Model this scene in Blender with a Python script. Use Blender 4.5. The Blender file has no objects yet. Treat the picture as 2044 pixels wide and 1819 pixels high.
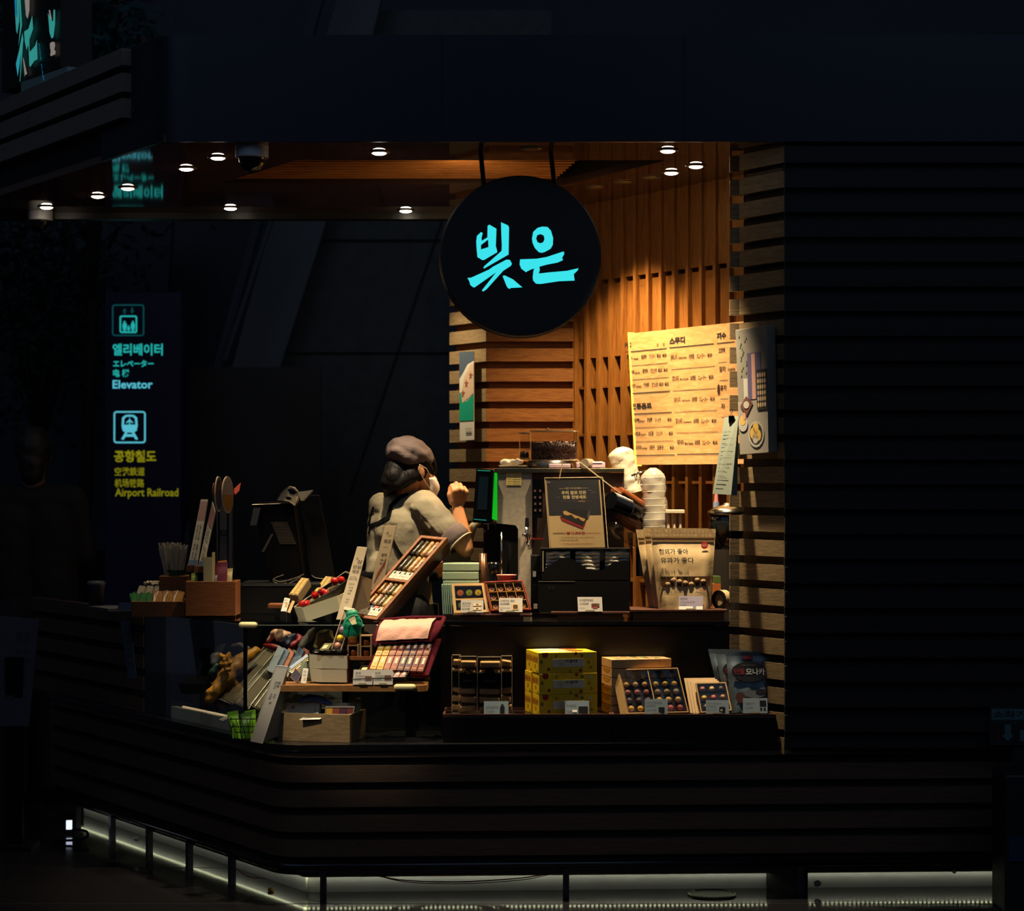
import bpy, bmesh, math, random
from mathutils import Vector, Matrix, geometry
rnd = random.Random(7)
SC = bpy.context.scene
COL = SC.collection
V = Vector
F, CX, HY, EZ = 4200.0, 1022.0, 965.0, 1.6      # focal length in px, principal column, horizon row, eye height
def P(px, py, Y): return V(((px-CX)*Y/F, Y, EZ-(py-HY)*Y/F))
def U(n, Y): return n*Y/F
def yz(py, z): return (EZ-z)*F/(py-HY)           # depth at which a point of height z shows at row py
SL = -.659                                        # plan slope dX/dY of every slanted face of the kiosk
def yl(px, c): return c/((px-CX)/F-SL)           # depth where column px meets the plan line X - SL*Y = c
def lc(X, Y): return X-SL*Y
DV = V((SL, 1, 0)).normalized()                   # along the slanted faces, going back
DN = V((-DV.y, DV.x, 0))                          # their outward normal (towards the street)
ZV = V((0, 0, 1))
ORG = {}

def lin(c):
    if isinstance(c, str):
        c = [int(c[i:i+2], 16)/255 for i in (0, 2, 4)]
    return tuple(((x/12.92) if x <= .04045 else ((x+.055)/1.055)**2.4) for x in c)+(1,)
_M = {}
def M(name, c, rough=.5, metal=0, spec=.5, emit=None, es=0, nz=0, ns=20, bump=0, bs=60, coat=0, trans=0, alpha=1, c2=None, sc=(1, 1, 1)):
    """principled material; nz mixes in a darker tone (or c2) with noise, bump adds relief"""
    if name in _M: return _M[name]
    m = bpy.data.materials.new(name); m.use_nodes = True
    nt = m.node_tree; b = nt.nodes['Principled BSDF']; L = nt.links.new
    b.inputs['Base Color'].default_value = lin(c)
    b.inputs['Roughness'].default_value = rough; b.inputs['Metallic'].default_value = metal
    b.inputs['Specular IOR Level'].default_value = spec
    b.inputs['Coat Weight'].default_value = coat; b.inputs['Transmission Weight'].default_value = trans
    b.inputs['Alpha'].default_value = alpha
    if emit:
        b.inputs['Emission Color'].default_value = lin(emit); b.inputs['Emission Strength'].default_value = es
    if nz or bump:
        tc = nt.nodes.new('ShaderNodeTexCoord'); mp = nt.nodes.new('ShaderNodeMapping'); mp.inputs['Scale'].default_value = sc
        L(tc.outputs['Object'], mp.inputs['Vector'])
    if nz:
        n = nt.nodes.new('ShaderNodeTexNoise'); n.inputs['Scale'].default_value = ns; n.inputs['Detail'].default_value = 5
        L(mp.outputs[0], n.inputs['Vector'])
        r = nt.nodes.new('ShaderNodeValToRGB'); a = lin(c)
        r.color_ramp.elements[0].position = .35; r.color_ramp.elements[1].position = .65
        r.color_ramp.elements[0].color = lin(c2) if c2 else tuple(x*(1-nz) for x in a[:3])+(1,)
        r.color_ramp.elements[1].color = a
        L(n.outputs['Fac'], r.inputs[0]); L(r.outputs[0], b.inputs['Base Color'])
    if bump:
        n2 = nt.nodes.new('ShaderNodeTexNoise'); n2.inputs['Scale'].default_value = bs; n2.inputs['Detail'].default_value = 4
        L(mp.outputs[0], n2.inputs['Vector'])
        bp = nt.nodes.new('ShaderNodeBump'); bp.inputs['Strength'].default_value = bump; bp.inputs['Distance'].default_value = .01
        L(n2.outputs['Fac'], bp.inputs['Height']); L(bp.outputs[0], b.inputs['Normal'])
    _M[name] = m; return m
def WOOD(name, c1, c2, grain=(1, 1, 1), rough=.55, k=9):
    """planed wood: long streaks along the axis with the small grain scale, slow board-to-board drift"""
    if name in _M: return _M[name]
    m = bpy.data.materials.new(name); m.use_nodes = True; nt = m.node_tree; b = nt.nodes['Principled BSDF']; L = nt.links.new
    tc = nt.nodes.new('ShaderNodeTexCoord'); mp = nt.nodes.new('ShaderNodeMapping'); mp.inputs['Scale'].default_value = grain
    L(tc.outputs['Object'], mp.inputs[0])
    n = nt.nodes.new('ShaderNodeTexNoise'); n.inputs['Scale'].default_value = k; n.inputs['Detail'].default_value = 6; n.inputs['Distortion'].default_value = 1.2
    L(mp.outputs[0], n.inputs['Vector'])
    r = nt.nodes.new('ShaderNodeValToRGB'); r.color_ramp.elements[0].position = .3; r.color_ramp.elements[1].position = .7
    r.color_ramp.elements[0].color = lin(c1); r.color_ramp.elements[1].color = lin(c2)
    L(n.outputs['Fac'], r.inputs[0]); L(r.outputs[0], b.inputs['Base Color'])
    b.inputs['Roughness'].default_value = rough; b.inputs['Specular IOR Level'].default_value = .3
    bp = nt.nodes.new('ShaderNodeBump'); bp.inputs['Strength'].default_value = .15; bp.inputs['Distance'].default_value = .004
    L(n.outputs['Fac'], bp.inputs['Height']); L(bp.outputs[0], b.inputs['Normal'])
    _M[name] = m; return m
def GLASS(name, tint='ffffff', gl=.12, rough=.03):
    """thin clear sheet: mostly see-through with a mirror share that grows at grazing angles"""
    if name in _M: return _M[name]
    m = bpy.data.materials.new(name); m.use_nodes = True; nt = m.node_tree; nt.nodes.clear(); L = nt.links.new
    o = nt.nodes.new('ShaderNodeOutputMaterial'); t = nt.nodes.new('ShaderNodeBsdfTransparent'); g = nt.nodes.new('ShaderNodeBsdfGlossy')
    t.inputs[0].default_value = lin(tint); g.inputs['Roughness'].default_value = rough
    lw = nt.nodes.new('ShaderNodeLayerWeight'); lw.inputs[0].default_value = .25
    mu = nt.nodes.new('ShaderNodeMath'); mu.operation = 'MULTIPLY_ADD'; mu.inputs[1].default_value = .6; mu.inputs[2].default_value = gl*.35
    mx = nt.nodes.new('ShaderNodeMixShader')
    L(lw.outputs['Fresnel'], mu.inputs[0]); mu.inputs[1].default_value = gl*3
    mu.use_clamp = True
    L(mu.outputs[0], mx.inputs[0]); L(t.outputs[0], mx.inputs[1]); L(g.outputs[0], mx.inputs[2]); L(mx.outputs[0], o.inputs[0])
    _M[name] = m; return m

_TX = {}
def txt(s, bold=0):
    k = (s, bold)
    if k not in _TX:
        c = bpy.data.curves.new('t', 'FONT'); c.body = s; c.resolution_u = 2; c.offset = bold
        o = bpy.data.objects.new('t', c); m = o.to_mesh()
        vs = [v.co.copy() for v in m.vertices]; fs = [tuple(p.vertices) for p in m.polygons]
        o.to_mesh_clear(); bpy.data.objects.remove(o); bpy.data.curves.remove(c)
        x0 = min([v.x for v in vs] or [0]); x1 = max([v.x for v in vs] or [1]); y0 = min([v.y for v in vs] or [0]); y1 = max([v.y for v in vs] or [1])
        _TX[k] = ([V((v.x-x0, v.y-y0, 0)) for v in vs], fs, max(x1-x0, 1e-3), max(y1-y0, 1e-3))
    return _TX[k]

class Quad:
    """a (possibly slanted) rectangle in the world: u along the bottom edge, v up the side, h out of its face (towards the viewer)"""
    def __init__(s, bl, br, tr, tl):
        s.p = [V(bl), V(br), V(tr), V(tl)]
        s.n = (s.p[1]-s.p[0]).cross(s.p[3]-s.p[0]).normalized()
        s.w = ((s.p[1]-s.p[0]).length+(s.p[2]-s.p[3]).length)/2; s.h = ((s.p[3]-s.p[0]).length+(s.p[2]-s.p[1]).length)/2
    def at(s, u, v, h=0):
        p = s.p
        return p[0]*(1-u)*(1-v)+p[1]*u*(1-v)+p[2]*u*v+p[3]*(1-u)*v+s.n*h
    def sub(s, u0, u1, v0, v1, h=0): return Quad(s.at(u0, v0, h), s.at(u1, v0, h), s.at(u1, v1, h), s.at(u0, v1, h))
def QP(bl, br, tr, tl): return Quad(P(*bl), P(*br), P(*tr), P(*tl))   # four (px, py, depth)

class MB:
    def __init__(s): s.v = []; s.f = []; s.k = []; s.m = 0
    def add(s, vs, fs):
        o = len(s.v); s.v += [V(x) for x in vs]; s.f += [tuple(i+o for i in f) for f in fs]; s.k += [s.m]*len(fs); return s
    def hexa(s, a, b):      # bottom ring a, top ring b
        return s.add(list(a)+list(b), [(3, 2, 1, 0), (4, 5, 6, 7), (0, 1, 5, 4), (1, 2, 6, 5), (2, 3, 7, 6), (3, 0, 4, 7)])
    def bx(s, x0, x1, y0, y1, z0, z1):
        return s.hexa([(x0, y0, z0), (x1, y0, z0), (x1, y1, z0), (x0, y1, z0)], [(x0, y0, z1), (x1, y0, z1), (x1, y1, z1), (x0, y1, z1)])
    def obox(s, c, ax, ay, az):   # centre and three half-axis vectors
        c, ax, ay, az = V(c), V(ax), V(ay), V(az)
        r = lambda w: [c-ax-ay+w, c+ax-ay+w, c+ax+ay+w, c-ax+ay+w]
        return s.hexa(r(-az), r(az))
    def q(s, qd, u0=0, u1=1, v0=0, v1=1, h0=0, h1=.002):
        r = lambda h: [qd.at(u0, v0, h), qd.at(u1, v0, h), qd.at(u1, v1, h), qd.at(u0, v1, h)]
        return s.hexa(r(h0), r(h1))
    def face(s, qd, u0=0, u1=1, v0=0, v1=1, h=.0005):
        return s.add([qd.at(u0, v0, h), qd.at(u1, v0, h), qd.at(u1, v1, h), qd.at(u0, v1, h)], [(0, 1, 2, 3)])
    def cone(s, p0, p1, r0, r1=None, n=16, cap=True):
        p0, p1 = V(p0), V(p1); r1 = r0 if r1 is None else r1
        d = (p1-p0).normalized(); a = d.orthogonal().normalized(); b = d.cross(a)
        vs = [p+(a*math.cos(t)+b*math.sin(t))*r for p, r in ((p0, r0), (p1, r1)) for t in [2*math.pi*i/n for i in range(n)]]
        fs = [(i, (i+1) % n, n+(i+1) % n, n+i) for i in range(n)]
        if cap: fs += [tuple(range(n-1, -1, -1)), tuple(range(n, 2*n))]
        return s.add(vs, fs)
    def tube(s, pts, r, n=6, closed=False):
        pts = [V(p) for p in pts]; N = len(pts); vs = []; a = None
        for i, p in enumerate(pts):
            d = (pts[(i+1) % N]-pts[i-1]) if closed else (pts[min(i+1, N-1)]-pts[max(i-1, 0)])
            d.normalize()
            a = (d.orthogonal() if a is None else a-d*a.dot(d)).normalized(); b = d.cross(a)
            rr = r[i] if isinstance(r, (list, tuple)) else r
            vs += [p+(a*math.cos(2*math.pi*k/n)+b*math.sin(2*math.pi*k/n))*rr for k in range(n)]
        fs = [(i*n+k, i*n+(k+1) % n, ((i+1) % N)*n+(k+1) % n, ((i+1) % N)*n+k) for i in range(N if closed else N-1) for k in range(n)]
        if not closed: fs += [tuple(range(n-1, -1, -1)), tuple((N-1)*n+k for k in range(n))]
        return s.add(vs, fs)
    def lathe(s, base, prof, n=24, axis=ZV):   # prof: (radius, height) from bottom to top
        base = V(base); d = V(axis).normalized(); a = d.orthogonal().normalized(); b = d.cross(a); vs = []; fs = []
        for r, z in prof: vs += [base+d*z+(a*math.cos(2*math.pi*k/n)+b*math.sin(2*math.pi*k/n))*max(r, 1e-5) for k in range(n)]
        for i in range(len(prof)-1): fs += [(i*n+k, i*n+(k+1) % n, (i+1)*n+(k+1) % n, (i+1)*n+k) for k in range(n)]
        fs += [tuple(range(n-1, -1, -1)), tuple((len(prof)-1)*n+k for k in range(n))]
        return s.add(vs, fs)
    def sph(s, c, r, nu=14, nv=9, R=None):
        r = (r, r, r) if isinstance(r, (int, float)) else r; c = V(c); vs = []; fs = []
        for j in range(nv+1):
            t = math.pi*j/nv
            for i in range(nu):
                u = 2*math.pi*i/nu; q = V((r[0]*math.sin(t)*math.cos(u), r[1]*math.sin(t)*math.sin(u), -r[2]*math.cos(t)))
                vs.append(c+(R @ q if R else q))
        for j in range(nv): fs += [(j*nu+i, j*nu+(i+1) % nu, (j+1)*nu+(i+1) % nu, (j+1)*nu+i) for i in range(nu)]
        return s.add(vs, fs)
    def cap(s, p0, p1, r0, r1=None, n=14):    # tapered capsule
        r1 = r0 if r1 is None else r1
        s.sph(p0, r0, n, 9); s.sph(p1, r1, n, 9); return s.cone(p0, p1, r0, r1, n)
    def poly(s, pts, ext=None, holes=()):     # planar outline (world points) filled; ext = thickness vector
        loops = [[V(p) for p in pts]]+[[V(p) for p in h] for h in holes]; flat = [p for l in loops for p in l]
        tri = geometry.tessellate_polygon(loops); n = len(flat)
        if ext is None: return s.add(flat, tri)
        e = V(ext); fs = list(tri)+[tuple(n+i for i in reversed(t)) for t in tri]; o = 0
        for l in loops:
            k = len(l); fs += [(o+i, o+(i+1) % k, n+o+(i+1) % k, n+o+i) for i in range(k)]; o += k
        return s.add(flat+[p+e for p in flat], fs)
    def text(s, t, o, ux, uy, size=None, w=None, al='l', bold=0):
        """lettering flat on a plane; size = letter height, w = forced width"""
        vs, fs, tw, th = txt(t, bold); ux, uy, o = V(ux).normalized(), V(uy).normalized(), V(o)
        ky = (size or 1)/th; kx = (w/tw) if w else ky
        if al == 'c': o = o-ux*tw*kx/2
        if al == 'r': o = o-ux*tw*kx
        return s.add([o+ux*v.x*kx+uy*v.y*ky for v in vs], fs)
    def qt(s, qd, t, u, v, hh, wu=None, al='l', bold=0, h=.0012):
        """lettering on a quad: bottom corner at (u,v), height hh and width wu as shares of the quad"""
        return s.text(t, qd.at(u, v, h), qd.at(1, v)-qd.at(0, v), qd.at(u, 1)-qd.at(u, 0), hh*qd.h, wu*qd.w if wu else None, al, bold)
    def build(s, name, mats, parent=None, base=None, smooth=False, bevel=0, sub=0, solid=0):
        me = bpy.data.meshes.new(name); org = ORG[parent] if parent else V(base if base is not None else (0, 0, 0))
        me.from_pydata([v-org for v in s.v], [], s.f)
        for m in (mats if isinstance(mats, (list, tuple)) else [mats]): me.materials.append(m)
        me.polygons.foreach_set('material_index', s.k)
        if smooth: me.polygons.foreach_set('use_smooth', [True]*len(s.f))
        me.validate(); me.update()
        o = bpy.data.objects.new(name, me); COL.objects.link(o); ORG[o] = org
        if parent: o.parent = parent
        else: o.location = org
        if bevel:
            b = o.modifiers.new('b', 'BEVEL'); b.width = bevel; b.segments = 2; b.limit_method = 'ANGLE'; b.angle_limit = .7
        if solid:
            b = o.modifiers.new('s', 'SOLIDIFY'); b.thickness = solid
        if sub:
            b = o.modifiers.new('u', 'SUBSURF'); b.levels = sub; b.render_levels = sub
        return o
    def remesh(s, name, mat, vox, parent=None, base=None, it=6, noise=0):
        """fuse the overlapping solids into one continuous skin"""
        o = s.build(name, mat, parent, base, smooth=True)
        r = o.modifiers.new('r', 'REMESH'); r.mode = 'VOXEL'; r.voxel_size = vox; r.use_smooth_shade = True
        k = o.modifiers.new('k', 'SMOOTH'); k.factor = .5; k.iterations = it
        tmp = bpy.data.scenes.new('fuse'); q = bpy.data.objects.new('fuse', o.data); tmp.collection.objects.link(q)
        for mo in o.modifiers:
            m2 = q.modifiers.new(mo.name, mo.type)
            for a in (('mode', 'voxel_size', 'use_smooth_shade') if mo.type == 'REMESH' else ('factor', 'iterations')): setattr(m2, a, getattr(mo, a))
        
        with bpy.context.temp_override(scene=tmp, view_layer=tmp.view_layers[0]): dg = bpy.context.evaluated_depsgraph_get()
        me = bpy.data.meshes.new_from_object(q.evaluated_get(dg)); bpy.data.objects.remove(q); bpy.data.scenes.remove(tmp)
        o.modifiers.clear(); old = o.data; o.data = me; bpy.data.meshes.remove(old)
        me.polygons.foreach_set('use_smooth', [True]*len(me.polygons))
        if noise:
            from mathutils import noise as NZ
            nr = [v.normal.copy() for v in me.vertices]
            for v, n_ in zip(me.vertices, nr): v.co += n_*noise[0]*NZ.noise(v.co*noise[1])
        return o

def tag(o, label, cat, group=None, kind=None):
    if label: o['label'] = label
    if cat: o['category'] = cat
    if group: o['group'] = group
    if kind: o['kind'] = kind
    return o
def T(name, label, cat, base, group=None):
    o = bpy.data.objects.new(name, None); COL.objects.link(o); o.location = base; o.empty_display_size = .05; ORG[o] = V(base)
    return tag(o, label, cat, group)
def S(mb, name, mats, label=None, cat=None, base=(0, 0, 0), group=None, kind=None, **k):
    return tag(mb.build(name, mats, None, base, **k), label, cat, group, kind)
def STRUCT(mb, name, mats, **k): return S(mb, name, mats, kind='structure', **k)
def dup(o, off, label=None, parent=None):
    """copy of a thing with its parts and sub-parts, moved by off"""
    c = o.copy(); COL.objects.link(c)
    if parent: c.parent = parent; 
    else: c.location = o.location+V(off)
    if label: c['label'] = label
    for ch in list(o.children): dup(ch, (0, 0, 0), None, c)
    return c
def path_fillet(pts, r, n=8):
    out = [V(pts[0]).to_2d()]
    for i in range(1, len(pts)-1):
        a, b, c = V(pts[i-1]).to_2d(), V(pts[i]).to_2d(), V(pts[i+1]).to_2d()
        d0, d1 = (a-b).normalized(), (c-b).normalized(); ang = d0.angle(d1); t = r/math.tan(ang/2)
        p0, p1 = b+d0*t, b+d1*t
        for k in range(n+1):
            s = k/n; out.append(p0*(1-s)**2+b*2*s*(1-s)+p1*s*s)
    out.append(V(pts[-1]).to_2d()); return out
def off2(path, d):
    """offset a plan path to its left by d"""
    o = []
    for i, p in enumerate(path):
        t = (path[min(i+1, len(path)-1)]-path[max(i-1, 0)]).normalized(); nrm = V((-t.y, t.x))
        t0 = (p-path[i-1]).normalized() if i else t
        cosv = max(.5, nrm.dot(V((-t0.y, t0.x)))); o.append(p+nrm*d/cosv)
    return o
def strip(mb, path, z0, z1, th, d=0):
    """upright band following a plan path: outer face d to the left of the path, th thick"""
    A, B = off2(path, d), off2(path, d+th); n = len(path)
    vs = [V((p.x, p.y, z)) for p, z in [(p, z0) for p in A]+[(p, z1) for p in A]+[(p, z1) for p in B]+[(p, z0) for p in B]]
    fs = []
    for r in range(4):
        q = (r+1) % 4; fs += [(r*n+i, r*n+i+1, q*n+i+1, q*n+i) for i in range(n-1)]
    fs += [(0, n, 2*n, 3*n), (n-1, 4*n-1, 3*n-1, 2*n-1)]
    return mb.add(vs, fs)
# ---------------------------------------------------------------- palette shared by many things
oakH = WOOD('oak along x', '6a4120', '9c6a38', (1.2, 1.2, 22))
oakV = WOOD('oak along z', '71461e', '9c6c34', (16, 16, .8))
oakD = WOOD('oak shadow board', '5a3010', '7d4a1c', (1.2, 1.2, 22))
boxw = WOOD('warm box wood', '6a3a1c', '8a5228', (2, 2, 24))
walnut = WOOD('walnut tray', '3a2016', '5b3322', (2, 14, 14))
navy = M('navy metal fascia', '1f2432', .35, .3)
soff = M('gloss brown soffit', '5a423a', .035, 0, .5)
soffd = M('dark soffit edge', '1a1716', .4)
stone = M('dark stone', '17171a', .25, nz=.5, ns=60)
granite = M('speckled granite', '2a241c', .3, nz=.6, ns=220)
gloss = M('black glossy top', '101012', .06, 0, .6)
blackp = M('black plastic', '0a0a0c', .6, spec=.15)
blackg = M('black gloss', '08080a', .15)
steel = M('brushed steel', 'b4a892', .38, .35, nz=.2, ns=60)
chrome = M('chrome', 'd8d8d8', .12, 1)
cream = M('cream rubber', 'cfc08a', .6)
white = M('white card', 'e6dfd0', .6)
paper = M('paper', 'd9d2c4', .7)
beige = M('beige card', 'c9a878', .6)
ink = M('black ink', '15131a', .7)
redi = M('red ink', '9c1f22', .6)
clear = GLASS('clear acrylic', 'f4f2ee', .12)
film = GLASS('clear film', 'f2ece0', .11, .14)
tagp = M('price tag grey', 'a8a096', .6)
# ---------------------------------------------------------------- setting
B = MB(); B.add([(-9, -1, 0), (9, -1, 0), (9, 20, 0), (-9, 20, 0)], [(0, 1, 2, 3)])
flm = M('polished floor tile', '1e1d20', .09, 0, .5, bump=.02, bs=5)
STRUCT(B, 'floor', flm)
B = MB()
for y in (7.55, 8.0, 8.75): B.bx(-3.5, 3.5, y, y+.005, -.003, .0008)
for x in (-1.9, -.9, .25, 1.3): B.add([(x, 7.2, .0008), (x+.004, 7.2, .0008), (x-1.05, 8.1, .0008), (x-1.054, 8.1, .0008)], [(0, 1, 2, 3)])
STRUCT(B, 'floor_joint', M('tile joint', '0a0a0c', .6))
# hall behind the kiosk
B = MB(); B.add([(-9, 16, 0), (9, 16, 0), (9, 16, 8.5), (-9, 16, 8.5)], [(0, 1, 2, 3)])
STRUCT(B, 'wall_back', M('hall wall', '323744', .5, nz=.25, ns=.7))
def plate(name, mat, pts, Y, th=.08):
    b = MB(); b.poly([P(x, y, Y) for x, y in pts], V((0, th, 0))); return STRUCT(b, name, mat)
gran = M('hall granite', '474a48', .45, nz=.35, ns=9)
plate('wall_granite', gran, [(760, 20), (1100, 20), (1100, 1500), (330, 1500), (490, 950), (655, 430)], 15.0)
B = MB()
for y in (478, 703): B.poly([P(560, y, 14.99), P(930, y, 14.99), P(930, y+4, 14.99), P(560, y+4, 14.99)], V((0, -.01, 0)))
B.poly([P(884, 430, 14.99), P(888, 430, 14.99), P(700, 990, 14.99), P(696, 990, 14.99)], V((0, -.01, 0)))
STRUCT(B, 'wall_granite_joint', M('granite joint', '101414', .7))
plate('wall_slanted', M('pale slanted cladding', '62666a', .5), [(690, -60), (775, -60), (655, 430), (490, 950), (330, 1500), (230, 1500), (405, 950), (545, 430)], 14.7, .1)
plate('wall_slanted_fin', M('slanted fin', '2a3440', .5), [(640, -60), (660, -60), (525, 430), (385, 950), (250, 1500), (230, 1500), (365, 950), (510, 430)], 14.3, .1)
plate('wall_slanted_rail', M('slanted rail', '39424a', .4), [(540, 430), (548, 430), (452, 720), (444, 720)], 14.2, .05)
plate('wall_low_screen', M('hall screen', '24292e', .4), [(378, 733), (640, 733), (640, 1500), (378, 1500)], 13.6, .05)
plate('wall_far_panel', M('hall panel', '222b3c', .5), [(-60, 430), (345, 430), (300, 1100), (-60, 1100)], 15.2, .1)

# plan lines of the kiosk
YF = 8.09
CB = V((-.89, 8.055)); CE = V((1.95, 8.19))
def yb(X): return CB.y+(X-CB.x)*(CE.y-CB.y)/(CE.x-CB.x)      # depth of the counter's street face                     # counter corner
base = path_fillet([CB+V((SL, 1))*2.0, CB, CE], .17)
baseS = path_fillet([CB+V((SL, 1))*2.0, CB, V((1.05, yb(1.05)))], .17)
PT = .0952
counter = T('kiosk_counter', 'kiosk counter with brown horizontal slat front and dark stone deck', 'counter', (0, YF, 0))
B = MB(); z = .358-2*PT
while z < .56:
    strip(B, base, max(z, .15), min(z+.063, .572), .028); z += PT
B.build('slat_cladding', WOOD('counter slat wood', '4c3b2d', '604b3a', (1.2, 1.2, 22)), counter)
B = MB(); strip(B, base, .15, .575, .02, .026); B.build('backing_board', M('slat gap', '0c0a0a', .7), counter)
B = MB(); A = off2(baseS, -.012); I = [V((1.05, 8.5)), V((-.75, 8.5)), V((-.75, 8.5))+V((SL, 1))*1.6]
B.poly([V((p.x, p.y, .575)) for p in A+I], V((0, 0, .022))); B.build('stone_deck', stone, counter, bevel=.004)
B = MB(); strip(B, base, .0, .15, .03, .17); B.build('plinth', M('pale plinth', 'bcbac4', .5, nz=.1, ns=8), counter)
B = MB(); strip(B, base, .097, .15, .156, .012); B.build('underside', M('counter underside', '2a2830', .5), counter)
# foot rail on posts
rail = T('foot_rail', 'dark metal foot rail on square posts along the counter base', 'rail', (-.9, YF, 0))
B = MB(); rp = off2(base, -.012); B.tube([(p.x, p.y, .134) for p in rp], .017, 10); B.build('rail_tube', M('rail metal', '3a3a3e', .22, .9), rail, smooth=True)
for px in (647, 1130, 1602):
    B = MB(); x = (px-CX)*YF/F; y = yb(x)-.002; B.bx(x-.012, x+.012, y-.012, y+.012, 0, .12); B.build('post', M('post metal', '4a4754', .3, .8), rail)
for px in (155, 224, 298, 378, 463):
    Y = yl(px, lc(CB.x, CB.y)); x = (px-CX)*Y/F; B = MB(); B.obox((x, Y, .06), DV*.012, DN*.012, (0, 0, .06)); B.build('post', _M['post metal'], rail)
# LED tape under the counter: a run of small lit dots
led = T('led_strip', 'greenish white LED tape glowing under the counter edge', 'light strip', (-.9, 8.3, .1))
B = MB(); A = off2(base, .158)
strip(B, base, .062, .068, .014, .151); B.build('tape', M('led tape', 'b8bca0', .5), led)
B = MB()
run = [(A[i], A[i+1]) for i in range(len(A)-1)]
for a, b in run:
    L = (b-a).length; n = max(1, int(L/.0175))
    for k in range(n):
        p = a.lerp(b, (k+.5)/n); B.add([(p.x-.0045, p.y+.003, .0615), (p.x+.0045, p.y+.003, .0615), (p.x+.0045, p.y-.003, .0615), (p.x-.0045, p.y-.003, .0615)], [(0, 1, 2, 3)])
dots = B.build('led_dot', M('led glow', 'e6e8b8', emit='eef2cc', es=9), led)
dots['kind'] = 'stuff'
# red wires sagging below the counter edge, and litter on the floor
def wire(pts, r, mat, label, name='loose_wire', cat='wire', group='red wires under the counter'):
    q = [P(*p) for p in pts]; w = []
    for i in range(len(q)-1):
        p0, p1, p2, p3 = q[max(i-1, 0)], q[i], q[i+1], q[min(i+2, len(q)-1)]
        for k in range(6):
            t = k/6; w.append(.5*((2*p1)+(p2-p0)*t+(2*p0-5*p1+4*p2-p3)*t*t+(3*p1-p0-3*p2+p3)*t**3))
    w.append(q[-1]); B = MB(); B.tube(w, r, 6); return S(B, name, mat, label, cat, q[0], group, smooth=True)
rw = M('red wire', 'b03038', .4)
wire([(755, 1748, 8.19), (800, 1757, 8.18), (880, 1761, 8.2), (960, 1759, 8.2), (1050, 1752, 8.18), (1110, 1741, 8.19)], .0025, rw, 'longest red wire sagging between two posts of the foot rail')
wire([(758, 1750, 8.2), (820, 1762, 8.19), (930, 1764, 8.19), (1040, 1757, 8.19), (1100, 1745, 8.2)], .0018, M('dark red wire', '5c1c22', .4), 'thin dark red wire hanging just below the longest red wire')
wire([(1540, 1734, 8.2), (1575, 1740, 8.19), (1600, 1745, 8.19)], .0025, rw, 'short red wire with tape beside the last rail post')
wire([(1850, 1733, 8.2), (1872, 1737, 8.19), (1892, 1733, 8.2)], .0025, rw, 'short red wire loop under the dark slatted wall end')
wire([(468, 1731, 8.36), (490, 1748, 8.34), (510, 1753, 8.33), (530, 1754, 8.3)], .0022, rw, 'red wire at the rounded corner of the counter base')
wire([(100, 1676, 9.35), (140, 1678, 9.35), (172, 1672, 9.35), (172, 1660, 9.4), (150, 1656, 9.45)], .006, blackp, 'black cable loop on the floor at the far end of the foot rail', 'floor_cable', 'cable', None)
def crumb(px, py, r, mat, label, Y):
    B = MB(); c = P(px, py, Y); B.sph(c, (r, r*.8, r*.7), 9, 6)
    for v in B.v: v += V((rnd.uniform(-1, 1), rnd.uniform(-1, 1), rnd.uniform(-1, 1)))*r*.25
    S(B, 'litter_scrap', mat, label, 'litter', (c.x, c.y, c.z-r*.7))
crumb(272, 1675, .013, white, 'crumpled white scrap on the floor behind the foot rail', 9.1)
crumb(540, 1777, .012, M('yellow scrap', 'c89018', .6), 'small yellow scrap at the rounded plinth corner', 8.25)
crumb(1572, 1737, .010, white, 'shred of white tape stuck under the counter near the last rail post', 8.2)
crumb(1632, 1764, .014, M('dust grey', '8a887a', .9), 'fluffy grey dust scrap at the plinth foot beyond the last rail post', 8.22)
crumb(1905, 1741, .008, white, 'small white shred under the dark slatted wall end', 8.2)
B = MB(); c = P(138, 1647, 9.6); B.obox(c, (.012, 0, 0), (0, .01, 0), (0, 0, .02)); S(B, 'plug_light', M('plug glow', 'dfe8ff', emit='dfe8ff', es=1.2), 'tiny lit white plug under the far end of the counter', 'plug', c)
Yd = yz(1787, 0); B = MB(); c = P(1421, 1787, Yd); B.lathe((c.x, c.y, 0), [(.095, 0), (.095, .006), (.085, .008), (.083, .004), (.01, .004)], 32)
S(B, 'floor_drain', M('drain ring', '4a483c', .3, .8), 'round metal floor cover in the tiles before the plinth', 'floor cover', (c.x, c.y, 0))

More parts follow.
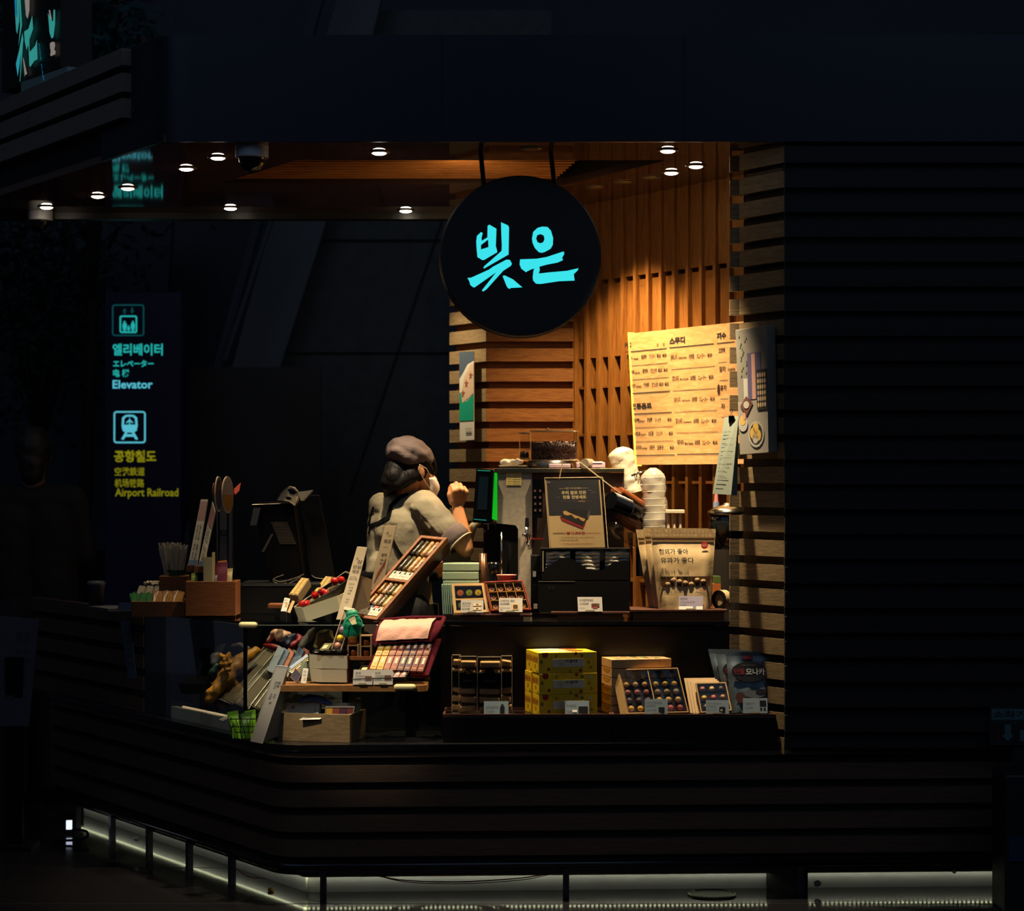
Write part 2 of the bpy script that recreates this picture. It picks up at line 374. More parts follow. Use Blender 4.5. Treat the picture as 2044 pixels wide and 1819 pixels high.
# right-hand slatted wall with the jamb turning into the kiosk
wallR = T('wall_slatted', None, None, (1.05, YF, 0)); wallR['kind'] = 'structure'
slatw = WOOD('dark slat wall wood', '201c1c', '2a2423', (1.2, 1.2, 22))
B = MB(); z = .358+3*PT
while z < 2.9:
    B.bx(1.05, 2.6, YF, YF+.028, z, z+.063); z += PT
B.build('slat_cladding', slatw, wallR)
B = MB(); B.bx(1.052, 2.6, YF+.026, YF+.1, .58, 2.914); B.build('backing_board', _M['slat gap'], wallR)
B = MB(); B2 = MB(); z = 1.411-9*PT; a0 = V((1.05, YF+.03, 0)); Lj = .27
pale = WOOD('oak paled for light', '64503a', '84704f', (1.6, 1.6, 20))  # paler copy of the oak; neutral light is put into its colour
while z < 2.9:
    m0 = a0+DV*.0; c = a0+DV*(Lj/2)-DN*.02
    B.obox(c+ZV*(z+.0315), DV*(Lj/2), DN*.02, ZV*.0315)
    e = a0+DV*(Lj+.012)-DN*.03
    B.obox(e+ZV*(z+.0315)+V((-.028, 0, 0)), V((.026, 0, 0)), V((0, .012, 0)), ZV*.0315)
    B2.obox(a0+DV*(Lj/2+.02)-DN*.055+ZV*(z+.079), DV*(Lj/2), DN*.016, ZV*.0165)
    z += PT
B.build('jamb_plank', pale, wallR); B2.build('jamb_spacer', WOOD('jamb spacer wood', '3b2817', '4c341f', (1.6, 1.6, 20)), wallR)
B = MB(); B.obox(a0+DV*(Lj/2-.01)-DN*.1+ZV*1.45, DV*(Lj/2-.02), DN*.03, ZV*1.45); B.build('jamb_core', _M['slat gap'], wallR)

# plank wall at the back and its slanted side
wp = T('wall_planks', None, None, (0, 10, 0)); wp['kind'] = 'structure'
B = MB(); B2 = MB(); z = 2.1797-22*PT; s0 = V((-.1238, 10, 0))
while z < 2.9:
    B.bx(-.1238, .30, 10, 10.03, z, z+.0617)
    B2.obox(s0+DV*.165-DN*.014+ZV*(z+.0309), DV*.165, DN*.014, ZV*.0309); z += PT
B.build('plank', oakH, wp); B2.build('side_plank', pale, wp)
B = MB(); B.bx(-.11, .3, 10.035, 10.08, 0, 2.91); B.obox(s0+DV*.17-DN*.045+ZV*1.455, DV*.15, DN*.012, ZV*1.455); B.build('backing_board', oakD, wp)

# fin wall behind the menu: upright boards with small shelf blocks
cW = 6.883
wf = T('wall_fins', None, None, (.3, 10, 0)); wf['kind'] = 'structure'
def onW(Y, d=0): return V((cW+SL*Y, Y, 0))+DN*d          # d = distance in front of the wall
B = MB(); B2 = MB(); B3 = MB()
Y = 10.0
while Y > 8.65:
    p = onW(Y); B.obox(p-DN*.045+ZV*1.5, DV*.010, DN*.045, ZV*1.42)
    q = onW(Y-.04)
    for k in range(13):
        zz = .2+k*.224
        if zz < 2.55: B2.obox(q-DN*.05+ZV*(zz+.06), DV*.036, DN*.028, ZV*.006)
    B3.obox(q-DN*.022+ZV*2.74, DV*.037, DN*.008, ZV*.19) if Y < 9.95 else None
    B3.obox(q-DN*.03+ZV*2.36, DV*.037, DN*.008, ZV*.17)
    Y -= .0803
B.build('fin', oakV, wf); B2.build('shelf_block', oakV, wf); B3.build('upper_board', oakV, wf)
B = MB(); a, b = onW(10.05, -.1), onW(8.6, -.1); B.obox((a+b)/2+ZV*1.46, (b-a)/2, DN*.01, ZV*1.46); B.build('backing_board', oakV, wf)

# kiosk floor inside, soffit with its slatted recess, fascia
B = MB(); B.poly([(-.6, 8.55, .1), (1.0, 8.55, .1), (.97, 9.0, .1), (.3, 10.1, .1), (-1.6, 10.1, .1)], (0, 0, -.1)); STRUCT(B, 'floor_kiosk', M('kiosk floor', '2a2420', .5))
ZS = 2.914
def sz(px, py): return P(px, py, yz(py, ZS)).to_2d()
h = [sz(590, 320), sz(1330, 320), sz(1130, 369), sz(440, 366)]          # recess outline in plan
o = [V((-1.34, YF+.02)), V((2.6, YF+.02)), V((2.6, 8.6)), V((.32, 10.22)), V((-2.75, 10.22))]
B = MB(); B.poly([V((p.x, p.y, ZS)) for p in o], V((0, 0, .03)), holes=[[V((p.x, p.y, ZS)) for p in h]])
ceil = T('ceiling', None, None, (0, 8.5, ZS)); ceil['kind'] = 'structure'
B.build('soffit', soff, ceil)
B = MB()
for i in range(4):
    a, b = h[i], h[(i+1) % 4]; B.add([(a.x, a.y, ZS), (b.x, b.y, ZS), (b.x, b.y, ZS+.16), (a.x, a.y, ZS+.16)], [(0, 1, 2, 3)])
B.build('recess_side', soffd, ceil)
B = MB(); n = 9
for k in range(n):     # slats nearly flush with the soffit, leaving a dark void towards the fin wall
    f = (k+.35)/n; Y = h[0].y*(1-f)+h[3].y*f; x0 = h[0].x*(1-f)+h[3].x*f+.004; x1 = P(1160-52*f, 0, Y).x; B.bx(x0, x1, Y-.019, Y+.019, ZS+.016, ZS+.05)
B.build('recess_slat', WOOD('recess slat wood', '8a5424', 'b47a40', (1.2, 12, 12)), ceil)
B = MB(); B.bx(-1.5, .8, 8.3, 9.6, ZS+.15, ZS+.17); B.build('recess_top', M('recess top', '1a120c', .7), ceil)
B = MB(); B.bx(-2.75, -.1, 10.22, 10.3, ZS-.03, ZS+.4); B.build('soffit_edge', soffd, ceil)
CF = V((-1.349, YF)); fas = path_fillet([CF+V((SL, 1))*.5, CF, V((2.6, YF))], .2, 12)
fz = T('trim_1', None, None, (0, YF, ZS)); fz['kind'] = 'structure'
B = MB(); strip(B, fas, ZS, 3.325, .02); B.build('fascia_panel', navy, fz, smooth=False)
B = MB()
for px in (883, 1365): x = (px-CX)*YF/F; B.bx(x-.002, x+.002, YF-.001, YF, ZS, 3.325)
B.build('panel_joint', M('panel joint', '050508', .7), fz)
B = MB(); e0 = V((-1.507, 8.33, 0))+DN*.02
for z0, z1 in ((3.253, 3.32), (3.148, 3.223), (3.046, 3.122)): B.obox(e0+DV*1.6+ZV*(z0+z1)/2, DV*1.6, DN*.02, ZV*(z1-z0)/2)
B.build('fascia_board', WOOD('fascia board wood', '6a645c', '7c756c', (1.2, 1.2, 22)), fz)
B = MB(); B.obox(e0+DV*1.6-DN*.06+ZV*3.115, DV*1.6, DN*.02, ZV*.2); B.build('fascia_back', M('fascia back', '101014', .6), fz)
# downlights in the soffit
ring = M('lamp ring', '6e6258', .35, .4); lamp = M('lamp face', 'fff3dc', emit='ffedd0', es=30)
def downlight(px, py, label, r=.03, z=ZS):
    rec = 'recessed' in label or 'rods' in label
    c = P(px, py, yz(py, z)); c.z = z
    t = T('ceiling_downlight', label, 'ceiling light', c, 'downlights in the soffit')
    B = MB(); B.lathe(c-ZV*.006, [(r, .006), (r*1.45, .006), (r*1.45, .003), (r*1.15, 0), (r, 0)], 24); B.build('trim_ring', ring, t, smooth=True)
    B = MB(); B.sph(c-ZV*(-.004 if rec else .004), (r*.98, r*.98, .006 if rec else .010), 20, 8); B.build('lamp', lamp, t, smooth=True)
    return c
DL = []
for px, py, lb in ((757, 303, 'downlight nearest the fascia over the wooden sample case'), (1060, 296, 'downlight between the two rods of the round sign'),
        (1333, 299, 'downlight close to the fascia over the white snack pouches'), (1340, 343, 'downlight over the wood menu board, second from the slatted jamb'),
        (1389, 330, 'downlight over the menu board, closest to the slatted jamb'), (460, 414, 'downlight at the soffit rear edge above the payment terminal'),
        (810, 419, 'downlight at the soffit rear edge above the worker'), (372, 335, 'downlight next to the dome camera over the glass case'),
        (255, 374, 'downlight beside the mirrored elevator sign in the soffit'), (93, 412, 'downlight just above the far dome camera'),
        (195, 390, 'downlight second from the far dome camera'), (435, 313, 'downlight touching the near dome camera'),
        (1245, 363, 'recessed downlight grazing the fin wall, third from the jamb'), (1190, 373, 'recessed downlight beside the round sign at the fin wall'), (1300, 354, 'recessed downlight before the dark recess corner')):
    DL.append(downlight(px, py, lb))
# dome cameras
def dome(px, py, label, w):
    Y = yz(py, ZS); c = P(px, py, Y); r = U(w/2, Y); t = T('ceiling_dome_camera', label, 'security camera', c, 'dome cameras under the soffit')
    B = MB(); B.lathe(c-ZV*r*.75, [(r*.98, 0), (r, .004), (r, r*.75)], 28); B.build('housing', M('camera housing', 'b4b6be', .4), t, smooth=False, bevel=.002)
    B = MB(); B.sph(c-ZV*r*.75, (r*.82, r*.82, r*.9), 24, 14); B.build('dome', M('smoked dome', '0d0d10', .08, 0, .6), t, smooth=True)
dome(503, 291, 'larger dome camera beside the wood ceiling recess', 66); dome(80, 422, 'smaller dome camera at the far soffit corner', 50)
# ---------------------------------------------------------------- signs
# round hanging sign: brushed lettering traced at its real place on the disc
Yd0 = 8.30; dc = P(1040, 511, Yd0); dr = U(161, Yd0)
sg = T('round_sign', 'large black round hanging sign with glowing turquoise brushed lettering', 'sign', dc)
ax = V((.06, -1, 0)).normalized(); sx = V((-ax.y, ax.x, 0))
B = MB(); B.lathe(dc-ax*.075, [(dr*.99, 0), (dr, .004), (dr, .07), (dr*.985, .075)], 72, ax); B.build('disc', M('sign black', '101116', .55), sg, bevel=.001)
B = MB(); B.lathe(dc-ax*.078, [(dr*1.004, .01), (dr*1.012, .012), (dr*1.012, .03), (dr*1.004, .032)], 72, ax); B.build('rim', M('sign rim', '3a2620', .5), sg)
def onsign(x, y):   # zoomed tracing (8.176 px per photo px) to a point on the disc face
    px, py = 920+x/8.176, 430+y/8.176
    o = V((0, 0, EZ)); d = P(px, py, 1)-o; n = ax; p0 = dc+ax*.0015
    return o+d*((p0-o).dot(n)/d.dot(n))
cy = M('turquoise sign light', '40e4ea', emit='3adfe6', es=1.0)
B = MB()
for pts, hole in (
    ([(250, 430), (262, 335), (330, 272), (356, 290), (336, 372), (342, 415), (432, 360), (436, 170), (466, 152), (580, 218), (570, 500), (594, 590), (590, 604), (380, 728), (350, 730), (270, 682), (258, 560)], [(328, 485), (328, 556), (450, 518), (444, 395)]),
    ([(655, 112), (770, 165), (786, 200), (778, 640), (380, 868), (366, 855), (385, 826), (664, 580), (668, 500), (660, 300)], None),
    ([(108, 1020), (165, 1018), (460, 885), (520, 840), (745, 722), (800, 728), (832, 790), (815, 825), (690, 905), (420, 1205), (365, 1243), (342, 1225), (575, 930), (225, 1175), (205, 1176), (155, 1140), (138, 1080)], None),
    ([(680, 990), (715, 980), (850, 1045), (1003, 1175), (815, 1185), (795, 1200), (765, 1185), (742, 1145)], None),
    ([(1160, 380), (1180, 270), (1250, 205), (1330, 183), (1415, 190), (1470, 250), (1505, 370), (1500, 480), (1465, 545), (1375, 595), (1320, 612), (1270, 600), (1205, 530), (1170, 450)],
     [(1228, 380), (1245, 325), (1300, 305), (1350, 328), (1365, 385), (1345, 438), (1298, 457), (1250, 438)]),
    ([(966, 718), (1240, 708), (1400, 680), (1640, 600), (1680, 590), (1687, 630), (1650, 695), (1668, 730), (1580, 770), (1400, 805), (1280, 838), (1288, 890), (1270, 950), (1450, 930), (1735, 905), (1920, 862), (1905, 900), (1842, 960), (1856, 1065), (1600, 1075), (1400, 1105), (1300, 1120), (1225, 1115), (1180, 1065), (1172, 1010), (1185, 900), (1200, 868), (1150, 880), (1060, 927), (985, 870), (958, 800)], None)):
    B = MB(); B.poly([onsign(*p) for p in pts], None, [[onsign(*p) for p in hole]] if hole else ()); B.build('stroke_or_reflection', cy, sg)
for a, b in (((957, 280), (966, 372)), ((1097, 280), (1107, 372))):
    B = MB(); p, q = P(a[0], a[1], Yd0+.035), P(b[0], b[1], Yd0+.035); B.tube([p, q], .0095, 10); B.build('hanging_rod', blackp, sg)

# wayfinding pillar in the hall
YE = 13.0; e0, e1 = P(209, 583, YE), P(361, 1051, YE)
el = T('wayfinding_sign', 'dark navy lit wayfinding pillar with elevator and train pictograms', 'sign', (e0.x, YE, 0))
B = MB(); B.bx(e0.x, e1.x, YE, YE+.16, .0, e0.z); B.build('pillar', M('sign navy', '0b0d2a', .45, emit='10144a', es=.015), el, bevel=.006)
te = M('sign teal', '20b0a8', emit='25b4ae', es=.85); ye = M('sign yellow', 'a8a020', emit='8f8a10', es=.7); cyw = M('sign pale cyan', '70d8e8', emit='5cc9dc', es=.8); ted = M('sign dim teal', '0e5a5c', emit='0f6064', es=.5)
def EP(x, y, h=.004): return P(x, y, YE)+V((0, -h, 0))
XX, ZZ = V((1, 0, 0)), V((0, 0, 1))
B = MB(); C = MB()
def rrect(b, x0, y0, x1, y1, r, t, k=(0,)):
    def ringp(i):
        return [(cx+math.cos(a)*(r-i), cyy+math.sin(a)*(r-i)) for cx, cyy, a0 in ((x1-r, y1-r, 0), (x0+r, y1-r, 90), (x0+r, y0+r, 180), (x1-r, y0+r, 270)) for a in [math.radians(a0+15*j) for j in range(7)]]
    b.poly([EP(*p) for p in ringp(0)], None, [[EP(*p) for p in ringp(t)]])
D = MB(); rrect(D, 224, 608, 288, 671, 6, 2.4); rrect(B, 239, 630, 274, 665, 4, 3)
for cx, s in ((249, 1), (264, -1)):
    pts = [(-5, 1.5), (0, -5), (5, 1.5), (1.3, -1), (1.3, 6.5), (-1.3, 6.5), (-1.3, -1)]
    D.poly([EP(cx+x, 621+s*y) for x, y in pts])
for cx, hgt, w in ((249, 21, 4.6), (257, 12, 3), (265.5, 21, 4.3)):
    y1 = 661.5; y0 = y1-hgt
    B.poly([EP(cx+math.cos(a)*w*.45, y0+w*.5+math.sin(a)*w*.45, .0045) for a in [i*math.pi/6 for i in range(12)]])
    B.poly([EP(*p) for p in ((cx-w*.75, y0+w), (cx+w*.75, y0+w), (cx+w, y0+hgt*.5), (cx+w*.55, y1), (cx+w*.12, y1), (cx, y0+hgt*.62), (cx-w*.12, y1), (cx-w*.55, y1), (cx-w, y0+hgt*.5))])
def et(b, s, x, y, size, w, bold=.01):
    b = MB(); b.text(s, EP(x, y), XX, ZZ, U(size, YE), U(w, YE), 'l', bold); b.build('lettering', ye if y > 900 else cyw if s == 'Elevator' else te, el)
et(B, '엘리베이터', 225, 710, 24, 100, .025); et(B, 'エレベーター', 226, 733, 14, 81, .03)
et(B, '电 梯', 226, 753, 16, 32, .02); et(C, 'Elevator', 225, 776, 17, 80, .02)
rrect(C, 227, 821, 291, 885, 6, 3)
C.poly([EP(*p) for p in ((243, 850), (244, 834), (250, 829), (259, 828), (268, 829), (274, 834), (275, 850), (273, 860), (268, 863), (276, 877), (271, 878), (267, 872), (251, 872), (247, 878), (242, 877), (250, 863), (245, 860))], None,
       [[EP(*p) for p in ((247.5, 848), (248.5, 836), (253, 832), (265, 832), (269.5, 836), (270.5, 848))], [EP(*p) for p in ((252.5, 867), (255, 863.5), (263, 863.5), (265.5, 867))]])
C.poly([EP(*p) for p in ((259, 833), (260, 838), (266, 843), (266, 845), (260, 842.5), (259.8, 846), (262, 847.5), (256, 847.5), (258.2, 846), (258, 842.5), (252, 845), (252, 843), (258, 838))])
C.build('train_pictogram', cyw, el); B.build('elevator_pictogram', te, el); D.build('pictogram_frame', ted, el)
B = MB(); et(B, '공항철도', 228, 923, 24, 84, .03); et(B, '空港鉄道', 229, 950, 17, 60, .012); et(B, '机场铁路', 229, 973, 17, 59, .012); et(B, 'Airport Railroad', 230, 996, 21, 126, .012)

# second lit sign standing on the slanted fascia, seen at an angle
cS = lc(-1.507, 8.33)-.03
def SP(px, py, d=0): return P(px, py, yl(px, cS))+DN*d
ts = T('fascia_sign', 'tall lit sign with turquoise strokes standing on the slanted wooden fascia', 'sign', SP(90, 150))
B = MB(); q = [SP(4, 185), SP(121, 133), SP(121, -60), SP(4, -60)]
B.poly([p+DN*.0 for p in q], -DN*.14); B.build('sign_box', M('fascia sign body', '07080c', .5), ts)
B = MB(); B.poly([SP(47, 188, .01), SP(140, 151, .01), SP(139, 133, .01), (SP(46, 165, .01))], -DN*.1); B.build('sign_foot', M('sign foot', '8aa2a2', .6), ts)
zf = 7.581
tq = M('fascia sign stroke', '3fb4ac', emit='3aa89f', es=.62); tb = M('fascia sign edge', '2290b8', emit='1c86b4', es=.6); tw = M('fascia sign pale', 'a89c90', emit='9c9086', es=.62)
def spoly(b, pts):
    m = MB(); m.poly([SP(x/zf, y/zf, .012) for x, y in pts]); m.build('stroke_or_reflection', tq if b is B else tb if b is C else tw, ts)
B = MB(); C = MB(); D = MB()
spoly(B, [(290, -60), (325, -60), (332, 320), (300, 522), (284, 470), (268, 200), (290, 280), (300, 200)]); spoly(C, [(255, -60), (285, -60), (290, 60), (296, 200), (288, 285), (270, 240)])
spoly(B, [(325, -60), (348, -60), (372, 380), (318, 710), (345, 380)])
spoly(D, [(408, -60), (486, -60), (486, 160), (460, 292), (432, 240)])
spoly(B, [(528, 240), (542, 440), (485, 600), (487, 800), (465, 680), (445, 765), (415, 640), (404, 485), (470, 440)])
spoly(B, [(600, 608), (608, 900), (560, 925), (500, 1018), (484, 1000), (470, 680), (490, 790), (570, 700)])
spoly(B, [(378, 497), (394, 600), (345, 1245), (338, 1230), (360, 820), (308, 1165), (280, 970), (330, 760)])
spoly(C, [(280, 970), (330, 870), (360, 810), (308, 1165)])
spoly(D, [(386, 868), (400, 900), (450, 1125), (425, 1135), (414, 1162)])
spoly(B, [(765, 200), (820, 310), (845, 330), (850, 150), (875, 155), (875, 360), (850, 570), (820, 590), (790, 500)]); spoly(D, [(778, 155), (800, 160), (826, 300), (812, 312), (795, 270)])  # reflection on the sign's side face, painted as glowing shapes
spoly(D, [(795, 660), (835, 635), (870, 645), (875, 695), (862, 760), (882, 775), (878, 830), (850, 835), (825, 855), (800, 845), (808, 780), (798, 730)])  # pale part of the same painted side-face reflection
B.text('RICE CAKE', SP(82, 88, .012), (SP(88, 136)-SP(82, 88)), SP(87, 100)-SP(82, 102), .012, .2)
B.build('lettering', tb, ts)

# wood-grain menu board on the fin wall
cM = cW-.07*(DN.dot(V((-.835, -.55, 0)))*1.197)
def MP(px, py, d=0): return P(px, py, yl(px, cM))+DN*d
mq = Quad(MP(1271, 928), MP(1490, 926), MP(1490, 641), MP(1257, 666))
mb_ = T('menu_board', 'backlit wood-grain menu board with rows of dark lettering on the fin wall', 'menu board', MP(1272, 928))
B = MB(); B.q(mq, h0=-.03, h1=0)
mw = WOOD('menu birch', 'c09058', 'd8ae74', (2, 2, 10), .4, 6)
bm = mw.node_tree; bs_ = bm.nodes['Principled BSDF']; bm.links.new([l for l in bm.links if l.to_socket == bs_.inputs['Base Color']][0].from_socket, bs_.inputs['Emission Color']); bs_.inputs['Emission Strength'].default_value = .46
B.build('panel', mw, mb_)
B = MB(); B.q(mq, -.012, -.004, -.01, 1.01, -.03, .004); B.build('lit_edge', M('menu edge light', 'ffd060', emit='ffcc50', es=1.6), mb_)
mk = M('menu ink', '34160f', .7); mk2 = M('menu heading ink', '15101e', .7)
B = MB(); H = MB()
def rule(b, u0, u1, v, t): b.q(mq, u0, u1, v-t/2, v+t/2, .0005, .0015)
def qx(px, py):   # photo pixel -> (u, v) on the board
    p = MP(px, py); a = mq.p[0]; b_, c_ = mq.p[1]-a, mq.p[3]-a
    u = (p-a).dot(b_)/b_.length_squared; return u, ((p-mq.at(u, 0)).z)/(mq.at(u, 1)-mq.at(u, 0)).z
def mt(b, s, x, y, h_, w_, bold=.03):
    u, v = qx(1200+x/4.5475, 600+y/4.5475); u2, _ = qx(1200+(x+w_)/4.5475, 600+y/4.5475)
    b.qt(mq, s, u, v, h_*1.25/4.5475/270, u2-u, 'l', bold)
def ml(b, x0, x1, y0, y1, t):
    u, v = qx(1200+x0/4.5475, 600+y0/4.5475); u2, v2 = qx(1200+x1/4.5475, 600+y1/4.5475); b.q(mq, u, u2, v-t*.62, v+t*.62, .0005, .0015)
for hd in (('커피', 278, 432, 46, 56), ('스무디', 662, 398, 50, 136), ('제수', 1068, 355, 48, 82), ('전통음료', 304, 990, 46, 180)):
    H2 = MB(); mt(H2, *hd, .05); H2.build('heading', mk2, mb_)
mt(B, 'HOT', 552, 415, 22, 16); mt(B, 'ICE', 604, 411, 22, 16)
for x0, x1, y0, y1, t in ((278, 634, 464, 432, .004), (660, 1040, 426, 392, .004), (1068, 1220, 388, 376, .004), (295, 650, 843, 821, .004), (302, 658, 1030, 1014, .004), (318, 672, 1407, 1402, .004), (697, 1076, 1396, 1390, .004)): ml(H, x0, x1, y0, y1, t)
for x0, x1, y0, y1 in ((283, 636, 592, 562), (290, 642, 718, 692), (308, 662, 1153, 1142), (313, 666, 1280, 1274), (668, 1046, 622, 594), (675, 1052, 817, 795), (683, 1060, 1010, 993), (690, 1066, 1200, 1190), (1075, 1150, 560, 552), (1085, 1160, 724, 718), (1090, 1160, 890, 886), (1095, 1150, 1056, 1052), (1100, 1130, 1225, 1222)): ml(B, x0, x1, y0, y1, .0012)
rows1 = ((540, '아메리카노', 'Americano', '美式咖啡', 'アメリカーノ', 286, 632, 1), (668, '카페라떼', 'Caffe Latte', '拿铁咖啡', 'カフェラテ', 292, 638, 1), (793, '카페모카', 'Caffe Mocha', '摩卡咖啡', 'カフェモカ', 298, 642, 1), (1108, '식혜', 'Sikhye', '甜米露', 'シッケ', 312, 655, 0), (1230, '수정과', 'Sujeonggwa', '水正果', 'スジョングァ', 316, 662, 0), (1355, '오미자', 'Omija', '五味子', '五味子', 320, 666, 0))
for y, a, b_, c_, d_, x0, x1, two in rows1:
    W = x1-x0; sl = -.085*(1-(y-300)/900)
    for s, f0, wf_, hh in ((a, 0, .16, 30), (b_, .17, .13, 18), (c_, .37, .13, 36), (d_, .57, .16, 36)) + (((('₩3,500', .76, .1, 34), ('₩4,000', .9, .1, 34)) if two else (('₩4,500', .9, .1, 34),))):
        mt(B, s, x0+f0*W, y+sl*f0*W, hh, wf_*W)
rows2 = ((540, '블루베리 스무디', 'Blueberry Smoothie', 668), (733, '망고 스무디', 'Mango Smoothie', 676), (926, '요거트 스무디', 'Yogurt Smoothie', 684), (1120, '딸기 스무디', 'Strawberry', 694), (1312, '흑임자 셰이크', 'Black Sesame', 700))
for y, a, b_, x0 in rows2:
    sl = -.085*(1-(y-300)/900)
    for s, dx, w_, hh in ((a, 0, 56, 40), (b_, 66, 74, 22), ('冰沙奶昔', 156, 46, 38), ('スムージー', 224, 70, 34), ('₩5,000', 318, 40, 34)): mt(B, s, x0+dx, y+sl*dx, hh, w_)
for y, s in ((480, '초코라떼'), (650, '말차'), (820, '홍차'), (985, '차')): mt(B, s, 1082+(y-480)*.03, y, 40, 56 if y < 900 else 34)
mt(B, 'Chocolate latte', 1158, 640, 24, 66)
u, v = qx(1200+1078/4.5475, 600+810/4.5475); B.poly([mq.at(u+.012*math.cos(a), v+.04*math.sin(a), .0012) for a in [i*math.pi/8 for i in range(16)]])
B.build('menu_lettering', mk, mb_); H.build('rule_line', mk2, mb_)
# photo canvas on the jamb
def QR(x, y, Y): return P(1200+x/4.5475, 600+y/4.5475, Y)
cJ = lc(1.05, YF+.03)-1.198*.055
def QJ(x, y): return QR(x, y, yl(1200+x/4.5475, cJ))
cv = Quad(QJ(1262, 1398), QJ(1520, 1378), QJ(1502, 225), QJ(1216, 268))
ct = T('photo_canvas', 'photo canvas of rice cakes and a purple gift box hung on the slatted jamb', 'picture', cv.at(.5, 0))
B = MB(); B.q(cv, 0, 1, 0, 1, -.045, 0); B.build('canvas', M('canvas backdrop', '7e776c', .75, nz=.25, ns=5), ct, bevel=.003)
B = MB(); mats = [M('canvas table', '8e867a', .7), M('canvas violet', '50476a', .7), M('canvas dark', '1e1a18', .7), M('canvas brown', '5a3020', .7), M('canvas yellow', 'c8a04a', .7), M('canvas green', '6a7048', .7), M('canvas white', 'a8a298', .7), M('canvas pink', 'b98a78', .7)]
B.m = 0; B.face(cv, .0, 1, .0, .42, .001)
B.m = 1; B.face(cv, .36, .8, .43, .8, .0015); B.m = 7; B.face(cv, .5, .62, .43, .79, .002)
B.m = 6; B.face(cv, .22, .36, .44, .6, .002); B.m = 5
for i in range(16):
    u = .08+rnd.random()*.26; v = .62+i*.021; B.add([cv.at(u, v, .002), cv.at(u+.05, v+.01, .002), cv.at(u+.03, v+.035, .002)], [(0, 1, 2)])
B.m = 2; B.face(cv, .66, 1, .34, .66, .003)
for r in range(6):
    for k in range(4):
        B.m = (4, 6, 7, 6)[(r+k) % 4]; B.poly([cv.at(.71+k*.075+.03*math.cos(a), .38+r*.047+.02*math.sin(a), .0035+.0002*k) for a in [i*math.pi/5 for i in range(10)]])
B.m = 3; B.poly([cv.at(*p, .003) for p in ((.08, .38), (.3, .3), (.52, .4), (.3, .46))])
B.m = 6; B.poly([cv.at(.3+.1*math.cos(a), .39+.03*math.sin(a), .004) for a in [i*math.pi/6 for i in range(12)]])
def ell(m, u, v, a, b, h=.003): B.m = m; B.poly([cv.at(u+a*math.cos(t), v+b*math.sin(t), h) for t in [i*math.pi/8 for i in range(16)]])
ell(6, .6, .15, .27, .105); ell(2, .6, .155, .22, .085, .0035)
for u, v in ((.5, .16), (.6, .2), (.68, .14), (.58, .12)): ell((4, 6)[int(u*100) % 2], u, v, .1, .045, .004)
ell(6, .16, .24, .16, .06); ell(4, .16, .27, .1, .04, .0035); ell(7, .22, .3, .05, .03, .004)
B.build('picture_print', mats, ct)
# sheaf of papers on a clip hung from the jamb
pt = T('paper_sheaf', 'sheaf of printed pages hanging from a black clip on the slatted jamb', 'papers', QR(1180, 1010, 8.28))
B = MB()
for k in range(4): B.q(Quad(QR(1012+k*12+60*(k > 0), 1755-k*4, 8.25+k*.008), QR(1180+k*18, 1765+k*3, 8.23+k*.008), QR(1248, 1050, 8.31+k*.008), QR(1118+k*20, 1062, 8.33+k*.008)), h1=.0008)
B.build('sheet', M('printed sheet', '747a6a', .7), pt)
fq = Quad(QR(1012, 1755, 8.25), QR(1180, 1765, 8.23), QR(1248, 1050, 8.31), QR(1118, 1062, 8.33)); B = MB()
for i, s in enumerate(('매장 안내', '음료 제조 순서', '1. 얼음을 넣는다', '2. 우유를 붓는다', '3. 시럽을 섞는다', '4. 뚜껑을 덮는다', '청소 안내', '1. 기계 세척', '2. 바닥 청소')): B.qt(fq, s, .12, .8-i*.085, .013, .12+.055*len(s), h=.0025)
for i in range(14): B.q(fq, .12, .5+.4*((i*37) % 10)/10, .76-i*.053, .763-i*.053, .0015, .002)
B.build('print', ink, pt)
B = MB(); c = fq.at(.52, .97, .004); B.obox(c, (.011, 0, 0), (0, .006, 0), (0, 0, .012)); B.tube([c+V((-.004, -.004, .012)), c+V((0, -.004, .026)), c+V((.004, -.004, .012))], .0012); B.tube([c+V((.006*math.cos(a), -.004, .031+.006*math.sin(a))) for a in [i*math.pi/5 for i in range(10)]], .001, 5, True)
B.build('binder_clip', blackg, pt)
# narrow poster on the slanted side of the plank wall
cP = lc(-.1238, 10)-.022
def PP(px, py): return P(px, py, yl(px, cP))+DN*.006
pq = Quad(PP(921, 880), PP(949, 878), PP(949, 702), PP(920, 703)); ps = T('narrow_poster', 'narrow glossy poster in white and green on the plank wall', 'poster', pq.at(.5, 0))
B = MB(); B.q(pq, h1=.003); B.build('sheet', M('poster sheet', 'c4c0b4', .25), ps)
B = MB(); ms = [M('poster green', '1f8f72', .25), M('poster night', '4a5563', .25), M('poster blush', 'c0a48c', .25), M('poster star', '8a5236', .3), ink]
B.m = 1; B.poly([pq.at(*p, .0035) for p in ((0, .7), (.3, .78), (.55, .86), (1, .9), (1, 1), (0, 1))]); B.m = 2; B.poly([pq.at(*p, .004) for p in ((.1, .5), (.2, .42), (1, .53), (1, .87), (.8, .86), (.35, .72))])
B.m = 0; B.poly([pq.at(*p, .0045) for p in ((0, .22), (1, .22), (1, .52), (.5, .44), (.2, .42), (.12, .54), (0, .54))])
B.m = 3
for u, v in ((.8, .73), (.5, .64), (.26, .53)): B.poly([pq.at(u+(.16 if i % 2 == 0 else .05)*math.sin(i*math.pi/5), v+(.055 if i % 2 == 0 else .02)*math.cos(i*math.pi/5), .005) for i in range(10)])
B.m = 4; B.qt(pq, '빚은', .45, .12, .02, .4, h=.005); B.q(pq, .45, .85, .09, .095, .004, .005); B.q(pq, .45, .85, .07, .075, .004, .005)
